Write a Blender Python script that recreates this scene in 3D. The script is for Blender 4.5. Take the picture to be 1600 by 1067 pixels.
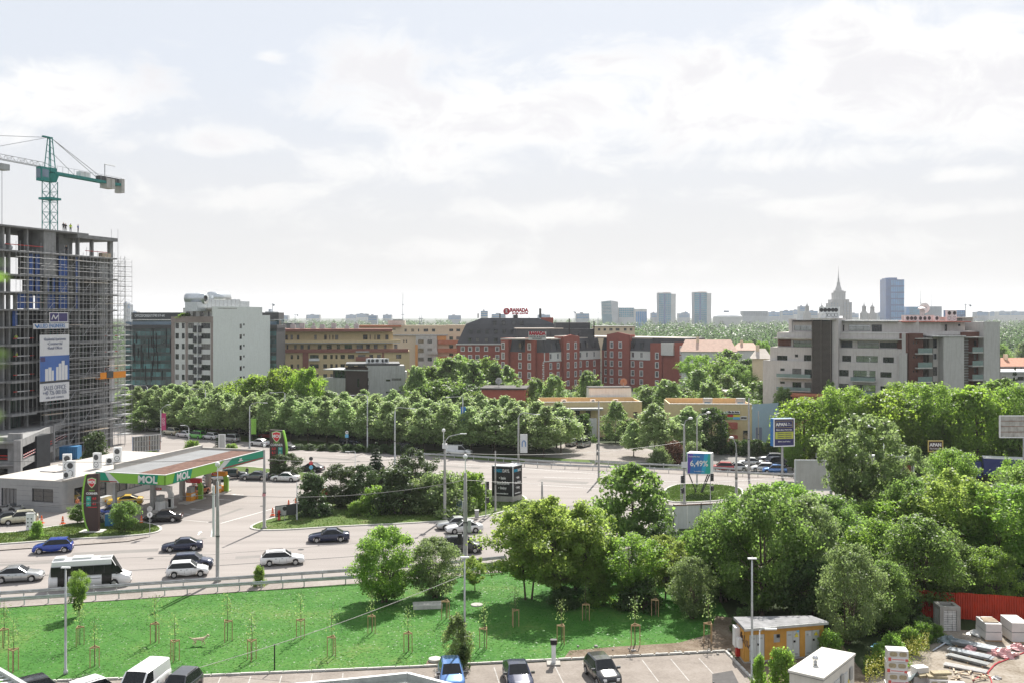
import bpy,math,random
import numpy as np
from mathutils import Vector,Matrix
random.seed(7);RNG=np.random.default_rng(7)
S=bpy.context.scene;COL=S.collection
for o in list(bpy.data.objects):bpy.data.objects.remove(o)
R=math.radians
F,CX,CY,H=1556.0,800.0,494.0,26.0      # lens in photo pixels, optical axis, eye height in metres

def P(px,py,z=0.0):                           # ground point seen at a photo pixel
 D=F*(H-z)/(py-CY);return ((px-CX)/F*D,D)
def at(px,py,D):return ((px-CX)/F*D,D,H-(py-CY)/F*D)

# ---------------------------------------------------------------- camera, sky, sun, exposure
cd=bpy.data.cameras.new('camera');cam=bpy.data.objects.new('camera',cd);COL.objects.link(cam)
cam.location=(0,0,H);cam.rotation_euler=(R(90),0,0)
cd.sensor_width=36;cd.lens=F*36/1600;cd.shift_y=-39.5/1600;cd.clip_start=.5;cd.clip_end=30000
S.camera=cam
HAZE=8e-5
SUN_AZ,SUN_EL=13.0,46.0                     # degrees right of the view axis, above the horizon
sd=bpy.data.lights.new('sun','SUN');sun=bpy.data.objects.new('sun',sd);COL.objects.link(sun)
sd.energy=3.0;sd.angle=R(.53);sd.color=(1.0,.955,.88)
dv=Vector((math.sin(R(SUN_AZ))*math.cos(R(SUN_EL)),math.cos(R(SUN_AZ))*math.cos(R(SUN_EL)),math.sin(R(SUN_EL))))
sun.rotation_euler=dv.to_track_quat('Z','Y').to_euler();sun.location=(40,100,120)
S.view_settings.view_transform='Standard';S.view_settings.look='None'
S.view_settings.gamma=1;S.view_settings.use_curve_mapping=False
S.view_settings.exposure=1.6
cy=S.cycles
try:
 cy.use_denoising=True;cy.max_bounces=8;cy.diffuse_bounces=4;cy.glossy_bounces=3;cy.transmission_bounces=4
 cy.transparent_max_bounces=6;cy.volume_bounces=0;cy.sample_clamp_indirect=6;cy.caustics_reflective=False;cy.caustics_refractive=False
except Exception as e:print(e)

W=bpy.data.worlds.new('World');S.world=W;W.use_nodes=True
def build_sky():
 nt=W.node_tree;N=nt.nodes;L=nt.links;N.clear()
 def n(t,**k):
  q=N.new(t)
  for a,b in k.items():setattr(q,a,b)
  return q
 def sock(v,i):
  if isinstance(v,(int,float)):i.default_value=v
  else:L.new(v,i)
 def m(op,a,b=0.0,c=None,clamp=False):
  q=n('ShaderNodeMath',operation=op,use_clamp=clamp);sock(a,q.inputs[0]);sock(b,q.inputs[1])
  if c is not None:sock(c,q.inputs[2])
  return q.outputs[0]
 def mr(v,a,b,c=0.0,d=1.0):
  q=n('ShaderNodeMapRange',interpolation_type='SMOOTHSTEP');sock(v,q.inputs[0])
  for i,x in enumerate((a,b,c,d)):q.inputs[i+1].default_value=x
  return q.outputs[0]
 def mix(f,a,b):
  q=n('ShaderNodeMix',data_type='RGBA');sock(f,q.inputs[0])
  for v,i in ((a,q.inputs[6]),(b,q.inputs[7])):
   if isinstance(v,tuple):i.default_value=(*v,1)
   else:L.new(v,i)
  return q.outputs[2]
 tc=n('ShaderNodeTexCoord');sx=n('ShaderNodeSeparateXYZ');L.new(tc.outputs['Generated'],sx.inputs[0])
 X,Y,Z=sx.outputs
 sky=n('ShaderNodeTexSky',sky_type='NISHITA',sun_disc=False)
 sky.sun_elevation=R(SUN_EL);sky.sun_rotation=R(SUN_AZ);sky.dust_density=2.5;sky.altitude=80
 az=m('ARCTAN2',X,Y);el=m('ARCSINE',Z)
 # cloud field: fractal noise on the cloud deck plus the big masses the day had
 den=m('ADD',m('MAXIMUM',Z,0.0),.16)
 cv=n('ShaderNodeCombineXYZ');L.new(m('DIVIDE',X,den),cv.inputs[0]);L.new(m('DIVIDE',Y,den),cv.inputs[1]);cv.inputs[2].default_value=3.3
 def noise(vec,s,det,rough=.55,dist=0.0):
  q=n('ShaderNodeTexNoise');L.new(vec,q.inputs['Vector']);q.inputs['Scale'].default_value=s
  q.inputs['Detail'].default_value=det;q.inputs['Roughness'].default_value=rough;q.inputs['Distortion'].default_value=dist
  return q.outputs[0]
 ev=n('ShaderNodeCombineXYZ');L.new(az,ev.inputs[0]);L.new(m('MULTIPLY',el,1.7),ev.inputs[1]);ev.inputs[2].default_value=1.7
 n1=noise(cv.outputs[0],1.1,4,.6);n2=noise(ev.outputs[0],11.0,12,.66,.5);n3=noise(ev.outputs[0],3.2,5,.55)
 base=m('ADD',m('MULTIPLY',n1,.35),m('MULTIPLY',n3,.25))
 masses=[(95,140,150,52,.5),(60,185,110,22,.3),(330,222,140,24,.34),(600,110,100,60,.5),(500,150,80,40,.34),(760,170,230,75,.5),
   (700,245,240,45,.38),(960,130,160,60,.48),(1150,150,260,85,.5),(1400,110,260,90,.55),(1330,40,200,50,.45),(1560,130,150,90,.5),
   (330,310,170,30,.34),(860,330,150,24,.36),(1270,322,110,18,.38),(1500,272,70,14,.4),(1360,385,260,26,.34),
   (640,390,240,24,.36),(180,400,160,20,.34),(1250,250,300,26,.36),(900,420,300,18,.32),(1480,330,160,16,.36),(520,340,260,30,.28),(1100,300,200,22,.3),(425,88,28,14,.35),(20,215,45,26,.36),(1000,260,260,30,.3)]
 acc=None
 for (px,py,rx,ry,s)in masses:
  a0=math.atan2(px-CX,F);e0=math.atan2((CY-py)*math.cos(a0),F)
  da=m('MULTIPLY',m('SUBTRACT',az,a0),F/rx);de=m('MULTIPLY',m('SUBTRACT',el,e0),F/ry)
  r2=m('ADD',m('MULTIPLY',da,da),m('MULTIPLY',de,de))
  g=m('MULTIPLY',m('POWER',2.718,m('MULTIPLY',r2,-.7)),s)
  acc=g if acc is None else m('MAXIMUM',acc,g)
 field=m('ADD',m('ADD',base,acc),m('MULTIPLY',m('SUBTRACT',n2,.5),.95))
 cover=mr(field,.46,.76)
 core=mr(m('ADD',field,m('ADD',m('MULTIPLY',m('SUBTRACT',n3,.5),1.2),m('MULTIPLY',m('SUBTRACT',n2,.5),.5))),.62,.98)
 hz=mr(el,.0,.26)                                            # horizon haze
 paled=mix(.965,sky.outputs[0],(2.80,2.96,3.24))
 clear=mix(hz,(3.04,3.0,2.98),paled)
 cl=mix(core,(3.85,3.83,3.81),(3.28,3.26,3.36))
 cl=mix(mr(el,.02,.2),(3.3,3.27,3.25),cl)
 out=mix(cover,clear,cl)
 # below the horizon the world is dull ground light
 out=mix(mr(Z,-.02,0.0),(.6,.6,.5),out)
 bg=n('ShaderNodeBackground');L.new(out,bg.inputs[0]);bg.inputs[1].default_value=.089
 wo=n('ShaderNodeOutputWorld');L.new(bg.outputs[0],wo.inputs[0])
build_sky()

# ---------------------------------------------------------------- materials
MATS={}
def mat(name,col=(.5,.5,.5),rough=.7,metal=0.0,var=.12,scale=1.5,bump=0.0,rnd=0.0,spec=.4,emit=0.0,alpha=None,streak=0.0,col2=None):
 if name in MATS:return MATS[name]
 M=bpy.data.materials.new(name);M.use_nodes=True;nt=M.node_tree;N=nt.nodes;L=nt.links
 b=N['Principled BSDF'];b.inputs['Roughness'].default_value=rough;b.inputs['Metallic'].default_value=metal
 b.inputs['Specular IOR Level'].default_value=spec
 M.diffuse_color=(*col,1)
 src=None
 geo=N.new('ShaderNodeNewGeometry')
 if var or col2:
  t=N.new('ShaderNodeTexNoise');L.new(geo.outputs['Position'],t.inputs['Vector'])
  t.inputs['Scale'].default_value=scale;t.inputs['Detail'].default_value=5;t.inputs['Roughness'].default_value=.62
  r=N.new('ShaderNodeMapRange');L.new(t.outputs[0],r.inputs[0]);r.inputs[1].default_value=.32;r.inputs[2].default_value=.68
  x=N.new('ShaderNodeMix');x.data_type='RGBA';L.new(r.outputs[0],x.inputs[0])
  c2=col2 or tuple(min(1,v*(1+var))for v in col)
  x.inputs[6].default_value=(*[v*(1-var)for v in col],1);x.inputs[7].default_value=(*c2,1);src=x.outputs[2]
  if streak:
   mp=N.new('ShaderNodeMapping');L.new(geo.outputs['Position'],mp.inputs[0]);mp.inputs['Scale'].default_value=(1.6,1.6,.12)
   t2=N.new('ShaderNodeTexNoise');L.new(mp.outputs[0],t2.inputs['Vector']);t2.inputs['Scale'].default_value=2.2;t2.inputs['Detail'].default_value=4
   r2=N.new('ShaderNodeMapRange');L.new(t2.outputs[0],r2.inputs[0]);r2.inputs[1].default_value=.45;r2.inputs[2].default_value=.75;r2.inputs[4].default_value=streak
   y=N.new('ShaderNodeMix');y.data_type='RGBA';y.blend_type='MULTIPLY';L.new(r2.outputs[0],y.inputs[0]);L.new(src,y.inputs[6])
   y.inputs[7].default_value=(.62,.58,.54,1);src=y.outputs[2]
 if rnd:
  oi=N.new('ShaderNodeObjectInfo');hs=N.new('ShaderNodeHueSaturation')
  mm=N.new('ShaderNodeMapRange');L.new(oi.outputs['Random'],mm.inputs[0]);mm.inputs[3].default_value=1-rnd;mm.inputs[4].default_value=1+rnd
  L.new(mm.outputs[0],hs.inputs['Value'])
  if src:L.new(src,hs.inputs['Color'])
  else:hs.inputs['Color'].default_value=(*col,1)
  src=hs.outputs[0]
 if src:L.new(src,b.inputs['Base Color'])
 else:b.inputs['Base Color'].default_value=(*col,1)
 if bump:
  t=N.new('ShaderNodeTexNoise');L.new(geo.outputs['Position'],t.inputs['Vector']);t.inputs['Scale'].default_value=scale*6;t.inputs['Detail'].default_value=4
  bp=N.new('ShaderNodeBump');bp.inputs['Strength'].default_value=bump;bp.inputs['Distance'].default_value=.05
  L.new(t.outputs[0],bp.inputs['Height']);L.new(bp.outputs[0],b.inputs['Normal'])
 if emit:b.inputs['Emission Color'].default_value=(*col,1);b.inputs['Emission Strength'].default_value=emit
 if alpha is not None:b.inputs['Alpha'].default_value=alpha
 MATS[name]=M;return M

def leafmat(name,col,tcol,mixf=.42,hue=.03,val=.35):
 M=bpy.data.materials.new(name);M.use_nodes=True;nt=M.node_tree;N=nt.nodes;L=nt.links;N.clear()
 geo=N.new('ShaderNodeNewGeometry');oi=N.new('ShaderNodeObjectInfo')
 t=N.new('ShaderNodeTexNoise');L.new(geo.outputs['Position'],t.inputs['Vector']);t.inputs['Scale'].default_value=.55;t.inputs['Detail'].default_value=3
 def m(op,a,b):
  q=N.new('ShaderNodeMath');q.operation=op
  for v,i in ((a,0),(b,1)):
   if isinstance(v,(int,float)):q.inputs[i].default_value=v
   else:L.new(v,q.inputs[i])
  return q.outputs[0]
 ri=geo.outputs['Random Per Island']
 v=m('ADD',m('ADD',1-val,m('MULTIPLY',ri,val*.9)),m('MULTIPLY',m('ADD',t.outputs[0],m('MULTIPLY',oi.outputs['Random'],.6)),val*.85))
 h=m('ADD',.5-hue,m('MULTIPLY',m('ADD',ri,oi.outputs['Random']),hue))
 def hs(c):
  q=N.new('ShaderNodeHueSaturation');q.inputs['Color'].default_value=(*c,1);L.new(v,q.inputs['Value']);L.new(h,q.inputs['Hue']);return q.outputs[0]
 d=N.new('ShaderNodeBsdfPrincipled');d.inputs['Roughness'].default_value=.5;d.inputs['Specular IOR Level'].default_value=.45;L.new(hs(col),d.inputs['Base Color'])
 tr=N.new('ShaderNodeBsdfTranslucent');L.new(hs(tcol),tr.inputs['Color'])
 mx=N.new('ShaderNodeMixShader');mx.inputs[0].default_value=mixf;L.new(d.outputs[0],mx.inputs[1]);L.new(tr.outputs[0],mx.inputs[2])
 o=N.new('ShaderNodeOutputMaterial');L.new(mx.outputs[0],o.inputs[0]);M.diffuse_color=(*col,1)
 MATS[name]=M;return M

# ---------------------------------------------------------------- mesh building
class MB:
 def __init__(s):s.v=[];s.f=[];s.m=[];s.tf=None
 def at(s,O=(0,0),ang=0.0,z=0.0):s.tf=(O[0],O[1],z,math.cos(ang),math.sin(ang));return s
 def _p(s,p):
  if s.tf is None:return tuple(p)
  ox,oy,oz,c,n=s.tf;return (ox+p[0]*c-p[1]*n,oy+p[0]*n+p[1]*c,oz+p[2])
 def add(s,pts,faces,m=0):
  b=len(s.v);s.v +=[s._p(p)for p in pts]
  for f in faces:s.f.append([b+i for i in f]);s.m.append(m)
  return s
 def quad(s,a,b,c,d,m=0):return s.add([a,b,c,d],[(0,1,2,3)],m)
 def box(s,x0,y0,z0,x1,y1,z1,m=0,ch=0.0):
  if x0>x1:x0,x1=x1,x0
  if y0>y1:y0,y1=y1,y0
  if ch:
   return s.prism([(x0+ch,y0),(x1-ch,y0),(x1,y0+ch),(x1,y1-ch),(x1-ch,y1),(x0+ch,y1),(x0,y1-ch),(x0,y0+ch)],z0,z1,m)
  return s.add([(x0,y0,z0),(x1,y0,z0),(x1,y1,z0),(x0,y1,z0),(x0,y0,z1),(x1,y0,z1),(x1,y1,z1),(x0,y1,z1)],
     [(3,2,1,0),(4,5,6,7),(0,1,5,4),(1,2,6,5),(2,3,7,6),(3,0,4,7)],m)
 def prism(s,pts,z0,z1,m=0,mt=None,bottom=True,shrink=None):
  n=len(pts)
  area=sum(pts[i][0]*pts[(i+1)% n][1]-pts[(i+1)% n][0]*pts[i][1]for i in range(n))
  if area<0:pts=pts[::-1]
  top=pts if shrink is None else shrink(pts)
  V=[(x,y,z0)for x,y in pts]+[(x,y,z1)for x,y in top]
  s.add(V,[(i,(i+1)% n,n+(i+1)% n,n+i)for i in range(n)]+([tuple(range(n-1,-1,-1))]if bottom else []),m)
  s.add([(x,y,z1)for x,y in top],[tuple(range(n))],m if mt is None else mt);return s
 def tube(s,a,b,r,r2=None,n=6,m=0,cap=True):
  a=Vector(a);b=Vector(b);d=(b-a)
  if d.length<1e-6:return s
  d.normalize();u=d.orthogonal().normalized();w=d.cross(u);r2=r if r2 is None else r2
  V=[];
  for p,q in ((a,r),(b,r2)):
   for i in range(n):t=2*math.pi*i/n;V.append(tuple(p+u*(q*math.cos(t))+w*(q*math.sin(t))))
  fs=[(i,(i+1)% n,n+(i+1)% n,n+i)for i in range(n)]
  if cap:fs +=[tuple(range(n-1,-1,-1)),tuple(range(n,2*n))]
  return s.add(V,fs,m)
 def path(s,pts,r,n=6,m=0):
  for i in range(len(pts)-1):
   ra=r[i]if isinstance(r,(list,tuple))else r;rb=r[i+1]if isinstance(r,(list,tuple))else r
   s.tube(pts[i],pts[i+1],ra,rb,n,m)
  return s
 def lathe(s,prof,c=(0,0,0),n=12,m=0,axis='z'):
  V=[];fs=[]
  for (r,z)in prof:
   for i in range(n):
    t=2*math.pi*i/n;a,b=r*math.cos(t),r*math.sin(t)
    V.append((c[0]+a,c[1]+b,c[2]+z)if axis=='z' else (c[0]+a,c[1]+z,c[2]+b)if axis=='y' else (c[0]+z,c[1]+a,c[2]+b))
  for k in range(len(prof)-1):
   for i in range(n):
    q=(k*n+i,k*n+(i+1)% n,(k+1)*n+(i+1)% n,(k+1)*n+i);fs.append(q if axis != 'y' else q[::-1])
  fs.append(tuple(range(n-1,-1,-1)));fs.append(tuple(range((len(prof)-1)*n,len(prof)*n)))
  return s.add(V,fs,m)
 def sphere(s,c,r,n=10,k=6,m=0,sz=1.0):
  return s.lathe([(max(1e-3,r*math.sin(math.pi*i/k)),-r*sz*math.cos(math.pi*i/k))for i in range(k+1)],c,n,m)
 def mesh(s,name,mats,smooth=False):
  me=bpy.data.meshes.new(name);me.from_pydata(s.v,[],s.f)
  for q in (mats if isinstance(mats,(list,tuple))else [mats]):me.materials.append(q)
  if len(me.materials)>1:me.polygons.foreach_set('material_index',s.m)
  if smooth:me.polygons.foreach_set('use_smooth',[True]*len(me.polygons))
  me.update();return me
 def build(s,name,mats,parent=None,smooth=False,loc=None,rz=0.0):return part(name,s.mesh(name,mats,smooth),parent,loc or (0,0,0),rz)

KIDS={}
def part(name,me,parent=None,loc=(0,0,0),rz=0.0,label=None,scale=None):
 o=bpy.data.objects.new(name,me);COL.objects.link(o);o.parent=parent;o.location=loc
 if parent is not None:KIDS.setdefault(parent.name,[]).append(o)
 if rz:o.rotation_euler=(0,0,rz)
 if scale:o.scale=scale
 if label:o['label']=label
 return o
def tag(o,label,cat,group=None):
 o['label']=label;o['category']=cat
 if group:o['group']=group
 return o
def thing(name,label,cat,loc=(0,0,0),rz=0.0,group=None,scale=None):
 o=bpy.data.objects.new(name,None);COL.objects.link(o);o.location=loc;o.rotation_euler=(0,0,rz);o.empty_display_size=.3
 if scale:o.scale=(scale,)*3 if isinstance(scale,(int,float))else scale
 return tag(o,label,cat,group)
def struct(o):o['kind']='structure';return o
def stuff(o,label=None,cat=None):
 o['kind']='stuff'
 if label:tag(o,label,cat)
 return o
def dup(root,loc,rz,label=None,group=None,scale=None,paint=None):
 r=root.copy();COL.objects.link(r);r.location=loc;r.rotation_euler=(0,0,rz)
 if label:r['label']=label
 if group:r['group']=group
 if scale:r.scale=(scale,)*3 if isinstance(scale,(int,float))else scale
 for ch in KIDS.get(root.name,[]):
  c=ch.copy();COL.objects.link(c);c.parent=r;KIDS.setdefault(r.name,[]).append(c)
  for g in KIDS.get(ch.name,[]):
   d=g.copy();COL.objects.link(d);d.parent=c;KIDS.setdefault(c.name,[]).append(d)
 return r
def npmesh(name,verts,faces_n,mats,k=4,smooth=False):          # verts (n*k,3) numpy: separate k-gons
 me=bpy.data.meshes.new(name);n=len(verts)// k
 me.vertices.add(len(verts));me.vertices.foreach_set('co',np.ascontiguousarray(verts,dtype=np.float32).ravel())
 me.loops.add(n*k);me.loops.foreach_set('vertex_index',np.arange(n*k,dtype=np.int32))
 me.polygons.add(n);me.polygons.foreach_set('loop_start',np.arange(0,n*k,k,dtype=np.int32))
 try:me.polygons.foreach_set('loop_total',np.full(n,k,dtype=np.int32))
 except Exception:pass
 if smooth:me.polygons.foreach_set('use_smooth',np.ones(n,dtype=bool))
 for q in (mats if isinstance(mats,(list,tuple))else [mats]):me.materials.append(q)
 me.update(calc_edges=True);return me
def textmesh(s,size,m,depth=.01,align='CENTER',bold=0.0):
 cu=bpy.data.curves.new('lettering','FONT');cu.body=s;cu.size=size;cu.extrude=depth;cu.align_x=align;cu.align_y='CENTER';cu.offset=bold;cu.resolution_u=3
 o=bpy.data.objects.new('lettering',cu);me=bpy.data.meshes.new_from_object(o);bpy.data.objects.remove(o);bpy.data.curves.remove(cu)
 me.materials.clear();me.materials.append(m);return me
def text(parent,s,size,loc,rz,m,align='CENTER',sx=1.0,bold=0.0,name='lettering',depth=.015):
 o=part(name,textmesh(s,size,m,depth,align,bold),parent,loc);o.rotation_euler=(R(90),0,rz);o.scale=(sx,1,1);return o

# common materials
mat('white_paint',(.74,.74,.73),.5,var=.05,streak=.3);mat('white_metal',(.72,.73,.73),.4,var=.05)
mat('grey_metal',(.36,.37,.37),.5,.3,var=.15);mat('zinc',(.45,.46,.46),.5,.4,var=.2)
mat('pole_concrete',(.33,.32,.30),.85,var=.15);mat('dark_metal',(.06,.062,.065),.5,var=.1);mat('black_rubber',(.018,.018,.02),.85,var=.2)
mat('black',(.012,.012,.013),.6,var=0);mat('concrete',(.36,.345,.32),.9,var=.18,scale=.8,bump=.2,streak=.5);mat('concrete_light',(.50,.49,.46),.9,var=.12,scale=.9,streak=.5)
mat('glass_dark',(.018,.024,.028),.06,var=.3,scale=.4,spec=.9,rnd=.5);mat('glass_teal',(.025,.075,.08),.05,var=.5,scale=.25,spec=1.0,rnd=.5)
mat('glass_blue',(.10,.17,.24),.12,var=.25,scale=.1,spec=1.0,rnd=.15);mat('car_glass',(.012,.014,.016),.2,var=0,spec=.35)
mat('chrome',(.6,.6,.6),.2,.9,var=0);mat('red_plastic',(.45,.02,.015),.4,var=.05);mat('wood',(.40,.27,.15),.8,var=.2,scale=6)
mat('orange_plastic',(.75,.12,.02),.5,var=.05);mat('white_line',(.62,.62,.60),.8,var=.25,scale=3)
mat('brick_red',(.27,.068,.048),.85,var=.1,scale=1.2);mat('rust',(.20,.075,.035),.9,var=.35,scale=2)
mat('tile_red',(.42,.20,.13),.85,var=.2,scale=2);mat('tar',(.05,.05,.05),.9,var=.3);mat('bark',(.11,.085,.065),.95,var=.3,scale=4);mat('birch_bark',(.52,.50,.46),.9,var=.35,scale=5)
# ================================================================ the ground
def groundmat(name,stops,scale=.12,fine=6.0,bump=.15,rough=.95,stretch=False):
 """colour ramp over broad + fine noise"""
 M=bpy.data.materials.new(name);M.use_nodes=True;nt=M.node_tree;N=nt.nodes;L=nt.links
 b=N['Principled BSDF'];b.inputs['Roughness'].default_value=rough;b.inputs['Specular IOR Level'].default_value=.2
 g=N.new('ShaderNodeNewGeometry')
 t=N.new('ShaderNodeTexNoise');t.inputs['Scale'].default_value=scale;t.inputs['Detail'].default_value=8;t.inputs['Roughness'].default_value=.68
 L.new(g.outputs['Position'],t.inputs['Vector'])
 if stretch:                              # wear drawn out along the lanes
  mp=N.new('ShaderNodeMapping');mp.inputs['Rotation'].default_value=(0,0,R(-14));mp.inputs['Scale'].default_value=(.5,6.0,1);L.new(g.outputs['Position'],mp.inputs[0]);L.new(mp.outputs[0],t.inputs['Vector'])
 t2=N.new('ShaderNodeTexNoise');t2.inputs['Scale'].default_value=fine;t2.inputs['Detail'].default_value=3;L.new(g.outputs['Position'],t2.inputs['Vector'])
 ad=N.new('ShaderNodeMath');ad.operation='MULTIPLY_ADD';L.new(t2.outputs[0],ad.inputs[0]);ad.inputs[1].default_value=.45;L.new(t.outputs[0],ad.inputs[2])
 sb=N.new('ShaderNodeMath');sb.operation='SUBTRACT';L.new(ad.outputs[0],sb.inputs[0]);sb.inputs[1].default_value=.225
 r=N.new('ShaderNodeValToRGB');L.new(sb.outputs[0],r.inputs[0])
 e=r.color_ramp.elements
 while len(e)<len(stops):e.new(.5)
 for q,(p,c)in zip(e,stops):q.position=p;q.color=(*c,1)
 L.new(r.outputs[0],b.inputs['Base Color'])
 if bump:
  bp=N.new('ShaderNodeBump');bp.inputs['Strength'].default_value=bump;bp.inputs['Distance'].default_value=.1;L.new(t2.outputs[0],bp.inputs['Height']);L.new(bp.outputs[0],b.inputs['Normal'])
 MATS[name]=M;return M
groundmat('earth_cover',[(.3,(.02,.034,.012)),(.5,(.03,.048,.016)),(.7,(.05,.055,.028))],.05)
groundmat('asphalt',[(.25,(.21,.19,.178)),(.44,(.262,.238,.223)),(.58,(.29,.264,.248)),(.8,(.325,.298,.28))],.06,7.0,.08,stretch=True)
groundmat('asphalt_dark',[(.3,(.175,.165,.155)),(.7,(.24,.225,.212))],.15,8.0,.08)
groundmat('paving',[(.3,(.19,.165,.145)),(.5,(.24,.21,.185)),(.7,(.28,.25,.225))],.5,5.0,.3)
groundmat('lawn_grass',[(.3,(.028,.105,.014)),(.42,(.040,.135,.019)),(.56,(.060,.160,.027)),(.7,(.11,.175,.042))],.13,3.0,.25)
groundmat('verge_grass',[(.3,(.05,.09,.016)),(.5,(.075,.12,.024)),(.72,(.13,.135,.05))],.5,5.0,.8)
groundmat('bare_soil',[(.3,(.10,.075,.05)),(.5,(.17,.13,.095)),(.7,(.24,.20,.155))],.6,6.0,.5)
groundmat('dirt_lot',[(.3,(.20,.175,.155)),(.5,(.26,.23,.21)),(.7,(.31,.285,.26))],.25,4.0,.3)
groundmat('yard_concrete',[(.3,(.15,.12,.085)),(.48,(.25,.215,.175)),(.7,(.34,.305,.265))],.45,5.0,.2)
def sheet(name,pix,z,m,world=None):
 pts=world or [P(a,b)for a,b in pix]
 n=len(pts);ar=sum(pts[i][0]*pts[(i+1)% n][1]-pts[(i+1)% n][0]*pts[i][1]for i in range(n))
 if ar<0:pts=pts[::-1]
 mb=MB();mb.add([(x,y,z)for x,y in pts],[tuple(range(n))]);return struct(mb.build(name,MATS[m]))
def smooth_poly(pix,it=2):
 pts=[Vector(P(a,b))for a,b in pix]
 for _ in range(it):
  q=[]
  for i in range(len(pts)):
   a,b=pts[i],pts[(i+1)% len(pts)];q +=[a*.75+b*.25,a*.25+b*.75]
  pts=q
 return [tuple(p)for p in pts]
def inset(pts,d):
 n=len(pts);ar=sum(pts[i][0]*pts[(i+1)% n][1]-pts[(i+1)% n][0]*pts[i][1]for i in range(n));sg=1 if ar>0 else -1
 out=[]
 for i in range(n):
  a=Vector(pts[i-1]);b=Vector(pts[i]);c=Vector(pts[(i+1)% n]);t=(c-a).normalized();out.append((b.x-t.y*d*sg,b.y+t.x*d*sg))
 return out
def island(pix,m='verge_grass',it=2):
 """kerbed grass island: a ring of kerb stone with the turf inside"""
 pts=smooth_poly(pix,it);inn=inset(pts,.28);n=len(pts);k=MB()
 for i in range(n):
  j=(i+1)% n;a,b,c,d=pts[i],pts[j],inn[j],inn[i]
  k.add([(*a,0),(*b,0),(*b,.13),(*a,.13),(*c,.13),(*d,.13),(*c,.05),(*d,.05)],[(0,1,2,3),(3,2,4,5),(5,4,6,7)])
 struct(k.build('kerb',MATS['concrete_light']))
 g=MB();g.add([(x,y,.11)for x,y in inset(pts,.2)],[tuple(range(n))if sum(pts[i][0]*pts[(i+1)% n][1]-pts[(i+1)% n][0]*pts[i][1]for i in range(n))>0 else tuple(range(n-1,-1,-1))])
 struct(g.build('grass_island',MATS[m]));return pts

g=MB();g.add([(-9000,-300,-.02),(9000,-300,-.02),(9000,14000,-.02),(-9000,14000,-.02)],[(0,1,2,3)]);struct(g.build('ground',MATS['earth_cover']))
# roads: one asphalt area for the near road, the far avenue, their junction and the forecourt
sheet('road',[(-300,955),(0,934),(200,922),(400,908),(600,895),(790,876),(900,868),(1020,850),(1040,810),(1032,785),(1100,800),(1250,790),(1450,800),(1800,830),(1900,800),
   (1600,766),(1240,746),(1000,733),(800,720),(650,708),(500,698),(400,690),(330,682),(200,664),(120,655),(-100,660),(-300,690)],.004,'asphalt')
sheet('side_road',[(150,655),(240,664),(330,676),(470,690),(620,702),(760,712),(905,720),(890,708),(700,694),(520,684),(380,672),(230,652)],.004,'asphalt_dark')
sheet('avenue_verge',[(190,668),(330,685),(500,700),(640,709),(800,722),(930,731),(920,718),(760,708),(600,698),(420,683),(240,660)],.008,'verge_grass')
sheet('gravel_lot',[(880,716),(1060,724),(1060,712),(985,694),(890,690),(860,700)],.010,'dirt_lot')
sheet('car_park',[(1085,733),(1290,744),(1300,722),(1200,706),(1090,708)],.010,'asphalt_dark')
sheet('pavement',[(820,728),(1240,750),(1640,773),(1640,766),(1240,744),(1060,734),(900,722),(820,719)],.012,'dirt_lot')
# pavement strip between the two near guardrails
sheet('footpath',[(-100,944),(0,938),(200,926),(400,912),(600,899),(800,882),(800,892),(600,908),(400,922),(200,936),(0,949),(-100,956)],.010,'dirt_lot')
# lawn, its dug edge and the paved parking in front
sheet('lawn',[(-100,957),(0,950),(200,937),(400,923),(600,909),(800,893),(930,880),(1120,930),(1150,985),(1136,1012),(1000,1022),(850,1030),(700,1038),(520,1047),(300,1056),(64,1064),(-100,1070)],.016,'lawn_grass')
sheet('soil_edge',[(880,1029),(1000,1022),(1136,1016),(1160,1010),(1150,965),(1118,962),(1110,990),(1060,1004),(960,1010),(890,1016)],.020,'bare_soil')
sheet('soil_patch',[(664,1040),(690,1040),(690,1032),(668,1031)],.020,'bare_soil')
sheet('parking_lot',None,.004,'paving',[P(-100,1074),P(64,1066.5),P(320,1057),P(640,1044),P(850,1034),P(1000,1026),P(1134,1019),P(1180,1067),(24,58),(-40,58)])
sheet('thicket_floor',[(930,880),(1020,850),(1250,800),(1700,840),(1750,950),(1500,985),(1330,1067),(1150,985),(1120,930)],.012,'earth_cover')
sheet('service_yard',[(1140,1015),(1180,1067),(1260,1120),(1420,1120),(1340,1040),(1300,985),(1150,985)],.016,'bare_soil')
sheet('storage_yard',None,.024,'yard_concrete',[P(1362,1046),P(1440,1000),P(1480,982),P(1700,1000),(60,55),(20,55),P(1350,1110)])
mat('line_worn',(.36,.345,.325),.9,var=.3,scale=3)
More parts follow.
